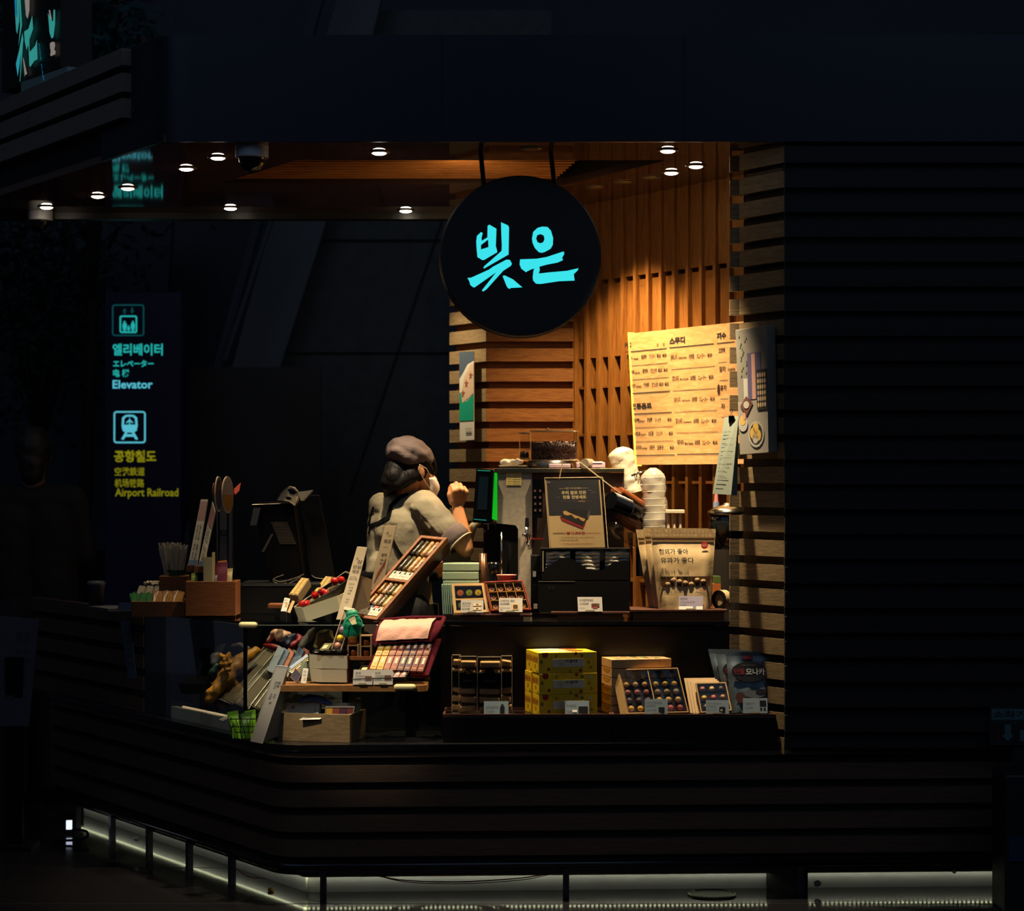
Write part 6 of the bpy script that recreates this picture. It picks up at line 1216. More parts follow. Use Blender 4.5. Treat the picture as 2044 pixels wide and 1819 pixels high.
q = Quad(P(597, 1437, 8.155), P(638, 1436, 8.145), P(651, 1428, 8.18), P(609, 1429, 8.19)); slab('crate_card', 'white price card folded over the front of the oak crate', 'price card', q, [paper, ink], .001, None, lambda B, q: (B.qt(q, '선물세트 모음', .2, .6, .2, .5), B.qt(q, '12,000원', .2, .25, .2, .3)))
# wire basket with green packs
t = T('wire_basket', 'black wire basket of green snack bags on the stone deck', 'basket', P(510, 1480, 8.2)); B = MB(); cx, cyy = P(508, 0, 8.24).x, 8.24; zt_ = P(0, 1432, 8.24).z; wr = .0022
def rp_(rx, ry, z): return [V((cx+rx*x, cyy+ry*y, z)) for x, y in ((-1, -.9), (1, -.9), (1, 1), (-1, 1))]
for f, z in ((1, zt_), (.93, zt_-.03), (.8, (zt_+ZD)/2-.01), (.62, ZD+.004)): B.tube(rp_(.088*f, .07*f, z), wr, 5, True)
for i in range(9):
    s = -1+i*.25
    for y in (-.9, 1): B.tube([V((cx+.088*s, cyy+.07*y, zt_)), V((cx+.055*s, cyy+.043*y, ZD+.004))], .0014, 4)
for i in range(6):
    s = -.9+i*.38
    for x in (-1, 1): B.tube([V((cx+.088*x, cyy+.07*s, zt_)), V((cx+.055*x, cyy+.043*s, ZD+.004))], .0014, 4)
B.build('wire_mesh', blackp, t)
gm = M('green pack', '5c9010', .4); gmd = M('green pack dark', '35600e', .4)
for i, (x, y, a) in enumerate(((472, 1418, -8), (487, 1420, 6), (503, 1416, -4), (519, 1417, 9), (533, 1422, -6), (546, 1424, 5))):
    Yp = 8.21+.02*(i % 3); q = Quad(P(x-9, 1475, Yp), P(x+9, 1475, Yp), P(x+11+a, y, Yp+.02), P(x-11+a, y+4, Yp+.02)); B = MB(); pouch(q, .012, B, (0, 0), .2, 8, i); S(B, 'green_snack_bag', gm if i % 2 == 0 else gmd, 'bright green snack bag standing in the wire basket', 'snack bag', q.at(.5, 0), 'green snack bags in the basket', smooth=True)
# leaning info stand
q = Quad(P(500, 1480, 8.115), P(524, 1485, 8.105), P(575, 1331, 8.2), P(551, 1329, 8.21)); t = T('info_stand', 'tall grey information wedge leaning by the wire basket', 'information stand', q.at(.5, 0)); B = MB(); B.q(q, h0=-.008, h1=0); B.m = 0; a = q.at(1, 0, -.008); B.add([q.at(1, .98, -.004), q.at(1, .02, -.004), q.at(1, .02)+V((.05, .09, .012)), q.at(0, .98, -.004), q.at(0, .02, -.004), q.at(0, .02)+V((.05, .09, .012))], [(0, 1, 2), (5, 4, 3), (1, 4, 5, 2), (0, 2, 5, 3)]); B.build('wedge', M('info plate', '77736c', .45), t)
B = MB(); ux = q.p[3]-q.p[0]
def vt(B, q, s, u, v, ln, hh, m=0, bold=.01): B.m = m; B.text(s, q.at(u, v, .0012), q.p[0]-q.p[3], q.p[1]-q.p[0], hh*q.w, ln*q.h, 'l', bold)
for s, u, v, ln, hh in (('찹쌀', .62, .8, .08, .22), ('모나카', .36, .8, .1, .24), ('우리쌀', .3, .64, .08, .2), ('국산', .6, .64, .06, .2), ('팥', .45, .53, .03, .2)): vt(B, q, s, u, v, ln, hh)
B.build('print', [ink], t); B = MB(); [B.tube([q.at(u, 0, .001), q.at(u, 1, .001)], .0012, 5) for u in (0, 1)]; B.tube([q.at(0, 1, .001), q.at(1, 1, .001)], .0012, 5); B.build('edge', M('info edge', '9a968c', .3), t)

# ---------------------------------------------------------------- on the glossy top of the case
# slanted sample case with packed sweets
q = Quad(P(699, 1230, 8.46), P(752, 1238, 8.43), P(893, 1074, 8.66), P(840, 1069, 8.7)); t = T('sample_case', 'long slanted wooden case packed with twisted candies and labels', 'display case', q.at(.5, 0))
cw_ = WOOD('case wood', '6a3a16', '8e5424', (6, 6, 6)); B = MB(); u_, v_ = .11, .03
for a in ((0, 1, 0, v_), (0, 1, 1-v_, 1), (0, u_, v_, 1-v_), (1-u_, 1, v_, 1-v_), (u_, 1-u_, .445, .475)): B.q(q, *a, -.03, .002)
B.q(q, u_, 1-u_, v_, 1-v_, -.03, -.024); B.build('frame', cw_, t, bevel=.001)
B = MB(); B.q(q, 0, 1.0, 0, 1, -.085, -.03); B.build('lacquer_side', M('red lacquer', '3c1410', .4), t)
pc = ('3a3428', 'a8701c', '6a5a34', '5a3c54', '8a5a30', '7c7048', '4a2c38', '9a8440')
R = random.Random(3)
def lane(v0, v1, u0, u1, col, n):
    for i in range(n):
        B = MB(); v = v0+(v1-v0)*(i+.5)/n; dv = (v1-v0)/n*.46; a, b_ = q.at((u0+u1)/2, v-dv, -.012), q.at((u0+u1)/2, v+dv, -.012); d = b_-a; w_ = (u1-u0)*q.w*.46
        B.lathe(a, [(w_*.6, 0), (w_*1.05, d.length*.05), (w_*1.1, d.length*.3), (w_*.95, d.length*.36), (w_*1.12, d.length*.6), (w_*.97, d.length*.68), (w_*1.05, d.length*.95), (w_*.6, d.length)], 8, d); B.build('wrapped_candy', M('candy wrap '+col, col, .3, nz=.6, ns=120, c2='1c1812' if R.random() < .5 else 'c8a070'), t, smooth=True)
for k, (u0, u1) in enumerate(((.12, .3), (.31, .49), (.5, .68), (.69, .87))):
    lane(.16, .435, u0, u1, pc[(k*2+1) % 8], 2); lane(.58, .96, u0, u1, pc[k*2 % 8] if k else '3a3428', 2)
for v0, lab in ((.045, 1), (.48, 1)):
    for k in range(4):
        B = MB(); u0 = .13+k*.19; B.q(q, u0, u0+.17, v0, v0+.085, -.02, -.002); B.m = 1; B.q(q, u0+.05, u0+.12, v0+.055, v0+.08, -.002, -.0012); B.qt(q, ('인삼', '도라지', '땅콩', '검은콩')[k], u0+.03, v0+.015, .02, .1, 'l', 0, -.001); B.build('name_label', [M('label ivory', 'd8ceb4', .6), ink], t)
for k, c in enumerate(('6a2c1c', '24407c', 'a83a20', '8a6a3c')): B = MB(); B.q(q, .13+k*.19, .28+k*.19, .11, .155, -.02, -.004); B.build('candy_block', M('block '+c, c, .4), t)
B = MB(); a = q.at(.5, .35, -.085); B.add([q.at(.1, .6, -.085), q.at(.9, .6, -.085), q.at(.9, .05, -.085), q.at(.1, .05, -.085)]+[V((q.at(u, v).x, q.at(u, v).y+.03, ZC)) for u, v in ((.1, .5), (.9, .5), (.9, .0), (.1, .0))], [(0, 1, 5, 4), (1, 2, 6, 5), (2, 3, 7, 6), (3, 0, 4, 7), (4, 5, 6, 7)]); B.build('rest', blackp, t)
# two tall leaning name boards
def leaner(q, label, lines, th, base_=True, art=None):
    t = T('name_board', label, 'name board', q.at(.5, 0), 'leaning name boards'); B = MB(); B.q(q, h0=-th, h1=0); B.build('board', M('board ivory', 'c4b090', .6), t, bevel=.0015); B = MB()
    for s, u, v, hh, wu in lines: B.m = 0; B.qt(q, s, u, v, hh, wu, 'l', .01)
    if art: art(B)
    B.build('print', [M('board ink', '3a2c28', .7), M('board russet', '8a4a30', .7)], t)
    if base_: B = MB(); B.add([q.at(1, .62, -th), q.at(1, .1, -th), q.at(1, .1, -th)+V((.07, .06, .02)), q.at(1, .55, -th)+V((.05, .06, 0)), q.at(0, .62, -th), q.at(0, .1, -th), q.at(0, .1, -th)+V((.07, .06, .02)), q.at(0, .55, -th)+V((.05, .06, 0))], [(0, 1, 2, 3), (7, 6, 5, 4), (3, 2, 6, 7), (0, 3, 7, 4)]); B.build('rear_wedge', M('board taupe', '7a664c', .6), t)
qa = Quad(P(671, 1237, 8.385), P(696, 1238, 8.385), P(733, 1093, 8.45), P(713, 1091, 8.45))
leaner(qa, 'ivory name board leaning before the cherry gift box', (('찹', .25, .83, .016, .2), ('강', .4, .77, .05, .45), ('인삼', .15, .7, .05, .75), ('약과', .2, .635, .05, .6), ('국산 인삼', .1, .575, .018, .6), ('6년근 사용', .08, .545, .02, .75), ('무방부제', .2, .48, .018, .5), ('수제', .3, .43, .02, .35), ('선물', .3, .39, .02, .35), ('전통', .3, .35, .018, .3), ('한과', .35, .27, .018, .3), ('추천', .3, .23, .018, .3)), .008)
qb = Quad(P(738, 1178, 8.58), P(762, 1180, 8.58), P(791, 1050, 8.64), P(768, 1049, 8.64))
def art(B):
    B.m = 1
    for k in range(5): B.poly([qb.at(*p, .001) for p in ((.2+k*.12, .1+k*.06), (.3+k*.12, .12+k*.06), (.4+k*.1, .3+k*.05), (.32+k*.1, .28+k*.05))])
leaner(qb, 'ivory name board with russet brush marks before the worker', (('소', .3, .87, .04, .2), ('나', .5, .83, .035, .25), ('약과', .25, .72, .07, .6), ('국내산', .3, .66, .015, .4), ('찰떡', .3, .52, .05, .45), ('행사', .3, .45, .03, .5), ('특가', .3, .4, .03, .5)), .006, False, art)
t2 = T('board_stand', 'slim acrylic sleeve holding the name board with brush marks', 'stand', qb.at(.5, 0)); B = MB(); B.q(qb, -.05, 1.06, -.02, 1.04, -.012, .003); B.build('acrylic_sheet', clear, t2); B = MB(); p = qb.at(.5, 0, -.006); B.bx(p.x-.02, p.x+.02, p.y-.01, p.y+.06, ZC, p.z); B.build('foot', blackp, t2)
# gift box of red fruit jellies
q = Quad(P(589, 1209, 8.5), P(605, 1211, 8.48), P(706, 1149, 8.64), P(686, 1142, 8.7))
t = T('cherry_box', 'ivory gift box lined in black with red glossy sweets in clear cups', 'gift box', P(620, 1240, 8.5)); bx_ = [P(588, 1211, 8.5), P(604, 1213, 8.46), P(672, 1190, 8.47), P(690, 1182, 8.5), P(706, 1148, 8.68), P(690, 1140, 8.72)]
lo = [P(598, 1240, 8.5), P(612, 1240, 8.46), P(678, 1218, 8.47), P(694, 1210, 8.5), P(708, 1180, 8.68), P(692, 1175, 8.72)]
B = MB(); n = 6; B.add(bx_+lo, [(i, (i+1) % n, n+(i+1) % n, n+i) for i in range(n)]+[tuple(range(n, 2*n))]); B.build('box_wall', M('ivory box', 'b4ab8a', .6), t, solid=.003)
ins = [P(591, 1210, 8.5), P(604, 1211, 8.47), P(668, 1176, 8.53), P(704, 1148, 8.66), P(688, 1143, 8.7)]
B = MB(); dn_ = V((0, .012, -.03)); B.add(ins+[p+dn_ for p in ins], [(i, (i+1) % 5, 5+(i+1) % 5, 5+i) for i in range(5)]+[(5, 6, 7, 8, 9)]); B.poly([bx_[0], bx_[1], bx_[2], ins[2], ins[1]]) if False else None; B.build('black_liner', M('liner black', '0c0a0c', .4), t, solid=.002)
fl_ = M('red glaze', 'b01410', .12, coat=.5)
for x, y, Y in ((603, 1206, 8.49), (612, 1205, 8.49), (629, 1188, 8.54), (645, 1182, 8.55), (651, 1185, 8.54), (668, 1160, 8.62), (681, 1158, 8.64)):
    c = P(x, y, Y)-V((0, 0, .002)); B = MB(); B.sph(c, (U(8, Y), U(8, Y), U(8.5, Y)), 16, 10); B.build('red_sweet', fl_, t, smooth=True)
for x, y, Y in ((607, 1206, 8.5), (636, 1188, 8.55), (648, 1184, 8.55), (673, 1161, 8.64)): B = MB(); c = P(x, y, Y)-ZV*.014; B.lathe(c, [(.02, 0), (.026, .028), (.027, .03)], 18); B.build('clear_cup', film, t, smooth=True)
# two packs of sandwich-like biscuits
for i, (dx, dy, Y, lb) in enumerate(((0, 0, 8.72, 'cream sandwich biscuit box beside the cherry gift box'), (48, -3, 8.84, 'second biscuit box behind the cherry gift box'))):
    q = Quad(P(576+dx, 1187+dy, Y), P(594+dx, 1189+dy, Y-.02), P(617+dx, 1155+dy, Y+.07), P(602+dx, 1153+dy, Y+.09)); t = T('biscuit_box', lb, 'biscuit box', q.at(.5, 0), 'biscuit boxes'); B = MB(); B.q(q, h0=-.04, h1=0); B.build('box', M('biscuit card', '8a704c', .6), t, bevel=.001); B = MB(); B.q(q, .08, .42, .03, .95, -.002, .003); B.q(q, .58, .92, .03, .95, -.002, .003); B.build('biscuit_row', M('biscuit yellow', 'b89a4c', .7, nz=.3, ns=60), t, bevel=.002)
    B = MB(); p = q.at(.5, .3, -.03); B.bx(p.x-.03, p.x+.03, p.y, p.y+.06, ZC, p.z-.01); B.build('rest', blackp, t)
t = T('serving_board', 'dark wooden board lying on the glossy top by the terminal', 'board', P(556, 1204, 8.75)); B = MB(); a, b_ = P(534, 1204, 8.72), P(580, 1192, 8.72); B.bx(a.x, b_.x, 8.72, 8.8, ZC+.03, ZC+.05); B.build('board', boxw, t, bevel=.004); B = MB(); B.bx(a.x+.03, b_.x-.03, 8.73, 8.79, ZC, ZC+.03); B.build('foot', blackp, t)
q = Quad(P(560, 1221, 8.56), P(571, 1223, 8.55), P(579, 1195, 8.58), P(568, 1193, 8.59)); slab('price_stick', 'upright white price tag mirrored in the glossy top', 'price tag', q, [white, ink, beige], .003, None, lambda B, q: (B.qt(q, '체리', .15, .78, .12, .5), B.qt(q, '5,000', .15, .6, .1, .55), setattr(B, 'm', 1), B.face(q, .5, .9, .35, .7)))
B = MB(); p = q.at(.5, 0); B.bx(p.x-.012, p.x+.012, p.y-.004, p.y+.02, ZC, p.z+.003); S(B, 'tag_foot', blackp, 'small black foot under the upright white price tag', 'tag foot', p)
q = Quad(P(573, 1222, 8.52), P(578, 1224, 8.5), P(588, 1200, 8.54), P(583, 1199, 8.56)); slab('price_stick', 'narrow edge-on price tag beside the cherry gift box', 'price tag', q, [beige], .003)
# card cabinet beside the acrylic stand (grey open box), rack of leaflets
q = Quad(P(715, 1210, 8.5), P(728, 1210, 8.5), P(731, 1158, 8.54), P(722, 1157, 8.54)); slab('leaflet', 'striped leaflet tucked between the two name boards', 'leaflet', q, [M('leaflet', '6a5a48', .6), white, redi, ink], .003, None, lambda B, q: [(setattr(B, 'm', k % 3), B.q(q, .1, .9, .1+k*.14, .16+k*.14, .0002, .0006)) for k in range(6)])
# ---------------------------------------------------------------- till area on the slanted wing
def WB(px, z=ZC, d=.12): Y = yl(px, cG+.0)+0; p = GP(px, z, -d); return p
# oak condiment box and its low tray
Yb = 8.6; t = T('oak_box', 'oak counter box with snack bags in its top on the slanted wing', 'box', P(420, 1240, Yb)); a, b_ = P(370, 1242, Yb), P(470, 1161, Yb); B = MB(); w_ = .01; dd = .16
B.bx(a.x, b_.x, Yb, Yb+w_, ZC, b_.z); B.bx(a.x, b_.x, Yb+dd-w_, Yb+dd, ZC, b_.z); B.bx(a.x, a.x+w_, Yb+w_, Yb+dd-w_, ZC, b_.z); B.bx(b_.x-w_, b_.x, Yb+w_, Yb+dd-w_, ZC, b_.z); B.bx(a.x, b_.x, Yb, Yb+dd, ZC, ZC+.01); B.build('box', boxw, t, bevel=.0015)
B = MB(); B.bx(a.x+w_, b_.x-w_, Yb+w_, Yb+dd-w_, ZC+.01, b_.z-.04); B.build('false_floor', blackp, t); zo = b_.z-.04
t = T('oak_tray', 'low oak tray with green and yellow sachets beside the oak box', 'tray', P(315, 1222, 8.72)); a2, b2 = P(262, 1222, 8.66), P(369, 1201, 8.66); B = MB(); B.bx(a2.x, b2.x, 8.66, 8.67, ZC, b2.z); B.bx(a2.x, b2.x, 8.83, 8.84, ZC, b2.z+.02); B.bx(a2.x, a2.x+.01, 8.67, 8.83, ZC, b2.z); B.bx(b2.x-.01, b2.x, 8.67, 8.83, ZC, b2.z+.01); B.bx(a2.x, b2.x, 8.67, 8.83, ZC, ZC+.02); B.build('tray', boxw, t, bevel=.0015)
B = MB(); B.q(QP((234, 1218, 8.652), (262, 1218, 8.652), (262, 1203, 8.652), (238, 1203, 8.652)), h1=.003); B.build('label_plate', M('label slate', '4a5660', .6), t)
gs, ysn = M('sachet green', '12501e', .7, spec=.2), M('sachet yellow', '80560f', .7, spec=.2)
for i in range(9):
    x = 262+i*5; q = Quad(P(x, 1206, 8.69+.008*(i % 3)), P(x+13, 1203, 8.70+.008*(i % 3)), P(x+8, 1181+3*(i % 3), 8.74), P(x-4, 1186+3*(i % 2), 8.74)); B = MB(); pouch(q, .006, B, (0, 0), .2, 6, i); S(B, 'tea_sachet', gs, 'green sachet filed in the low oak tray', 'sachet', q.at(.5, 0), 'green sachets in the oak tray', smooth=True)
for i in range(9):
    x = 306+i*6.5; q = Quad(P(x-4, 1206, 8.69), P(x+7, 1203, 8.70), P(x+11, 1178+2*(i % 3), 8.74), P(x-1, 1180, 8.74)); B = MB(); pouch(q, .006, B, (0, 0), .2, 6, i+20); S(B, 'tea_sachet', ysn if i % 3 else M('sachet brown', '6a3a14', .4), 'yellow-brown sachet filed in the low oak tray', 'sachet', q.at(.5, 0), 'yellow sachets in the oak tray', smooth=True)
for i in range(4):
    x = 280+i*16; q = Quad(P(x-12, 1196, 8.78), P(x+4, 1196, 8.76), P(x+10, 1170, 8.8), P(x-2, 1169, 8.82)); B = MB(); B.q(q, h0=-.02, h1=0); S(B, 'paper_packet', M('packet taupe', '8a7f6a', .6), ('folded paper packet at the tray end, first of four', 'second folded paper packet in the oak tray', 'third folded paper packet in the oak tray', 'fourth folded paper packet, next to the oak box')[i], 'packet', q.at(.5, 0), 'folded paper packets', bevel=.001)
R = random.Random(11); B = MB(); c = P(302, 1166, 8.9)
t = T('stirrer_box', 'low bundle of white stirrers lying behind the paper packets', 'stirrers', c); [B.cone(c+V((R.uniform(-.035, .03), R.uniform(-.02, .02), R.uniform(-.004, .008))), c+V((R.uniform(-.035, .03), .1+R.uniform(-.02, .02), R.uniform(-.004, .008))), .0025, .0025, 6) for _ in range(22)]; o = B.build('stirrer', M('stirrer white', 'b8b098', .6), t); o['kind'] = 'stuff'; B = MB(); B.bx(c.x-.04, c.x+.04, 8.88, 9.02, ZC, c.z-.004); B.build('holder', blackp, t)
# straws in a wooden holder
t = T('straw_holder', 'wooden holder with a glass cup for the straws', 'holder', P(345, 1165, 8.78)); B = MB(); a, b_ = P(317, 1166, 8.76), P(372, 1150, 8.76); B.bx(a.x, b_.x, 8.76, 8.86, ZC, b_.z); B.build('holder', boxw, t, bevel=.002); ztb = b_.z
B = MB(); c = V((P(352, 0, 8.8).x, 8.8, ztb)); B.lathe(c, [(.036, 0), (.044, .022), (.046, .024)], 12); B.build('glass_cup', GLASS('green glass', '8ab8a0', .2), t)
sw_ = M('paper straw', 'a89c80', .6)
for i in range(64):
    u, v = R.uniform(-1, 1), R.uniform(-1, 1); b0 = V((P(347, 0, 8.81).x+u*.036, 8.81+v*.03, ztb)); e = b0+V((u*.024+R.uniform(-.008, .008)-.006, v*.012, P(0, 1090, 8.81).z-ztb+R.uniform(-.014, .016))); B = MB(); B.cone(b0, e, .0034, .0034, 7); S(B, 'paper_straw', sw_, 'white wrapped straw standing in the bundle by the name boards', 'straw', b0, 'white straws in the holder')
# upright info boards on the wing
qv = Quad(P(375, 1131, 8.72), P(393, 1132, 8.71), P(415, 997, 8.78), P(401, 997, 8.79)); qw = Quad(P(395, 1132, 8.66), P(405, 1134, 8.65), P(430, 1021, 8.72), P(424, 1001, 8.73))
for q, lb, m2 in ((qv, 'tall slim board with a mauve head beside the straws', M('board mauve', '9a746a', .6)), (qw, 'pointed slim board leaning next to the mauve-headed one', M('board dusky', '8a5a50', .6))):
    t = T('slim_board', lb, 'name board', q.at(.5, 0), 'slim boards on the wing'); B = MB(); B.q(q, h0=-.006, h1=0); B.build('board', M('board pale', 'b4a890', .6), t); B = MB(); B.m = 1; B.face(q, .03, .97, .68, .97, .0006); B.m = 2; B.face(q, .05, .95, .02, .1, .0006)
    for k, s in enumerate(('우리쌀로 만든', '전통 한과 선물', '주문 제작', '문의')): vt(B, q, s, .2+(k % 2)*.35, .62-(k//2)*.28, .22, .2, 0, .005)
    B.build('print', [ink, m2, M('board blue', '5a6a80', .6)], t)
    B = MB(); p = q.at(.5, 0, -.003); B.bx(p.x-.026, p.x+.026, p.y-.008, p.y+.05, p.z-.02, p.z+.006); B.build('wood_foot', boxw, t); B = MB(); B.bx(p.x-.012, p.x+.012, p.y, p.y+.04, ZC, p.z-.02); B.build('foot_post', blackp, t)
# round hand fans on sticks
def fan(cx, y0, y1, w_, Y, label, mats, kind):
    t = T('paddle_sign', label, 'paddle sign', P(cx, 1140, Y), 'paddle signs by the till'); c = P(cx, (y0+y1)/2, Y); ry = U((y1-y0)/2, Y); rx = ry*.62 if kind == 'oval' else ry*.4; ax_ = V((.87, -.5, 0)).normalized(); ux_ = V((.5, .87, 0)).normalized(); n = 28
    def E(a, s=1): return c+ux_*rx*.8*math.cos(a)*s+ZV*ry*math.sin(a)*s
    B = MB(); B.poly([E(2*math.pi*k/n) for k in range(n)], -ax_*.006); B.build('paddle', mats[0], t); B = MB(); B.m = 0; B.poly([E(2*math.pi*k/n, .9)+ax_*.001 for k in range(n)]); B.m = 1; B.poly([E(2*math.pi*k/n, .9)+ax_*.002 for k in range(n) if math.sin(2*math.pi*k/n) < .1]); B.build('print', mats[1:], t); B = MB(); B.cone(V((c.x, c.y, ZC)), c-ZV*ry, .004, .004, 8); B.build('stick', blackp, t)
iv = M('paddle rim', 'c8b898', .5)
fan(455, 951, 1025, 24, 8.86, 'oval paddle sign with an orange picture', (iv, M('paddle cream', 'a89c88', .6), M('paddle orange', 'b07828', .6)), 'oval')
fan(437, 951, 1022, 18, 8.82, 'narrow paddle sign with a dark maroon picture', (iv, M('paddle maroon', '3c1a1c', .6), M('paddle navy', '2c2838', .6)), 'slim')
fan(429, 964, 1000, 12, 8.84, 'small reddish paddle sign half behind the maroon one', (M('paddle red', '7a3a2c', .6), M('paddle rust', '8a4430', .6), M('paddle rust', '8a4430', .6)), 'slim')
q = Quad(P(467, 992, 8.9), P(478, 980, 8.9), P(481, 964, 8.92), P(468, 976, 8.92)); t = T('orange_tag', 'small orange tag sticking out beside the oval paddle sign', 'tag', q.at(.5, 0)); B = MB(); B.q(q, h1=.002); B.m = 1; B.qt(q, '행사', .2, .4, .3, .6); B.build('tag', [M('tag orange', 'b8402c', .6), M('tag print', 'd8a080', .6)], t); B = MB(); B.cone(P(468, 985, 8.9), V((P(468, 0, 8.9).x, 8.9, ZC)), .003, .003, 6); B.build('stick', blackp, t)
# till back, terminal tower, reader
t = T('till_screen', 'grey back of the till screen behind the paddle signs', 'till', P(448, 1150, 8.96)); a, b_ = P(432, 1138, 8.95), P(464, 1004, 8.95); B = MB(); B.bx(a.x, b_.x, 8.95, 8.99, a.z, b_.z); B.build('back_cover', M('till grey', '3c3c46', .45), t, bevel=.003); B = MB(); B.bx(a.x+.02, b_.x-.02, 8.96, 8.985, ZC, a.z); B.build('neck', blackp, t)
B = MB(); q = Quad(V((a.x, 8.949, a.z)), V((b_.x, 8.949, a.z)), V((b_.x, 8.949, b_.z)), V((a.x, 8.949, b_.z))); B.qt(q, 'POS', .2, .5, .1, .5, 'l', .03, .0008); B.qt(q, 'TP-5800', .15, .4, .05, .6, 'l', 0, .0008); B.build('print', blackp, t)
gp = M('terminal black', '060506', .5, spec=.12); gps = M('terminal ridge', '5a5048', .25, .5)
t = T('payment_terminal', 'black ribbed receipt terminal leaning on the counter', 'terminal', P(550, 1160, 9.0))
B = MB(); B.poly([P(*p, 8.98) for p in ((504, 1006), (585, 1004), (606, 1155), (540, 1158), (528, 1100))], V((0, .14, 0))); B.build('housing', gp, t, bevel=.006)
for i in range(18): B = MB(); y = 1043+i*2.5; B.tube([P(541+i*1.0, y, 8.976), P(574+i*1.0, y+.2, 8.976)], .0011, 5); B.build('ridge', gps, t)
B = MB(); B.tube([P(503, 1008, 8.975), P(585, 1004.5, 8.975)], .002, 6); B.build('top_trim', M('trim steel', '6a6458', .25, .8), t)
B = MB(); B.q(QP((499, 1049, 8.96), (512, 1049, 8.96), (520, 1014, 8.97), (506, 1014, 8.97)), h0=-.01, h1=0); B.build('paper_slot', M('slot grey', '3c3a38', .4), t)
B = MB(); B.q(QP((522, 1102, 8.96), (527, 1102, 8.96), (546, 1066, 8.97), (541, 1066, 8.97)), h0=-.004, h1=0); B.build('side_lever', M('lever grey', '3a3634', .4), t)
t = T('barcode_reader', 'cream handheld reader lying on top of the payment terminal', 'reader', P(575, 1003, 8.98)); B = MB()
B.poly([P(*p, 8.96) for p in ((556, 997), (561, 985), (568, 977), (577, 973), (587, 975), (594, 981), (596, 990), (592, 1001), (588, 1007), (577, 1001), (566, 997))], V((0, .035, 0))); B.build('shell', M('reader cream', 'b8a888', .4), t, bevel=.005)
B = MB(); B.poly([P(*p, 8.9585) for p in ((574, 976.5), (580, 975.5), (589, 980), (592, 984), (586, 987.5), (578, 985))]); B.poly([P(576+6*math.cos(a), 994.5+2.6*math.sin(a)+.25*6*math.cos(a)*.6, 8.9585) for a in [k*math.pi/8 for k in range(16)]]); B.build('face_window', blackg, t)
t = T('cash_drawer_unit', 'low black drawer unit under the terminal', 'drawer', P(550, 1210, 8.9)); B = MB(); a, b_ = P(474, 1215, 8.86), P(640, 1166, 8.86); B.bx(a.x, b_.x, 8.86, 9.2, ZC, b_.z); B.build('case', blackp, t, bevel=.003); B = MB(); B.tube([V((a.x+.02, 8.858, b_.z-.006)), V((b_.x-.06, 8.858, b_.z-.006))], .0015, 5); B.build('edge_trim', M('trim dim', '3a3a3c', .3), t)
t = T('till_display', 'black tilted till display with a pale top edge', 'display', P(650, 1170, 9.15)); q = Quad(P(618, 1150, 9.1), P(672, 1165, 9.12), P(638, 988, 9.18), P(596, 990, 9.16)); B = MB(); B.q(q, h0=-.03, h1=0); B.build('panel', gp, t, bevel=.004); B = MB(); B.q(QP((600, 1000, 9.1), (606, 1000, 9.1), (626, 978, 9.12), (596, 982, 9.12)), h0=-.01, h1=0); B.build('top_wedge', M('wedge grey', '6a604c', .5), t); B = MB(); p = q.at(.5, .1, -.02); B.bx(p.x-.04, p.x+.04, p.y, p.y+.06, ZC, p.z+.02); B.build('foot', blackp, t)
cab = M('cable grey', '6a5c50', .4)
for k, pts in enumerate((((545, 1152), (560, 1158), (590, 1150), (606, 1143)), ((548, 1158), (560, 1163), (580, 1160), (600, 1148)), ((566, 1144), (550, 1150), (545, 1156), (556, 1162), (572, 1160)), ((622, 1145), (630, 1150), (645, 1152), (658, 1156)))):
    wire([(x, y+4, 8.93) for x, y in pts], .0022, cab, ('longest pale cable curling before the payment terminal', 'second cable curling under the payment terminal', 'looped cable end near the till drawer', 'short brown cable behind the biscuit boxes')[k], 'loose_cable', 'cable', 'cables by the terminal')
# snack bags and carton in the oak box, paper clutter
a, b_ = P(406, 1146, 8.64), P(424, 1113, 8.64); t = T('cream_carton_case', 'open cream carton standing in the oak box', 'carton', a); B = MB(); B.bx(a.x, b_.x, 8.64, 8.645, zo, b_.z); B.bx(a.x, a.x+.003, 8.645, 8.72, zo, b_.z+.02); B.bx(b_.x-.003, b_.x, 8.645, 8.72, zo, b_.z+.02); B.build('carton', M('carton cream', 'a89c70', .6), t)
for i, (x, y, w_, h_, c, lb) in enumerate(((379, 1160, 16, 18, '7a8a1c', 'lime snack bag in the oak box'), (392, 1160, 22, 16, '6a645c', 'grey snack bag in the oak box'), (410, 1160, 22, 18, '5c5850', 'dark grey snack bag in the middle of the oak box'), (426, 1158, 26, 36, '5a1c2c', 'wine-red snack bag standing in the oak box'), (444, 1160, 18, 26, 'a89468', 'cream paper bag at the oak box end'), (432, 1158, 18, 40, 'b86a38', 'orange snack bag behind the wine-red one'))):
    Yp = 8.66+.012*i; q = Quad(P(x, y, Yp), P(x+w_, y, Yp), P(x+w_+3, y-h_, Yp+.02), P(x+3, y-h_+2, Yp+.02)); q.p[0].z = q.p[1].z = zo; B = MB(); pouch(q, .009, B, (0, 0), .15, 8, 30+i); S(B, 'snack_bag', M('snack bag '+c, c, .4), lb, 'snack bag', q.at(.5, 0), 'snack bags in the oak box', smooth=True)

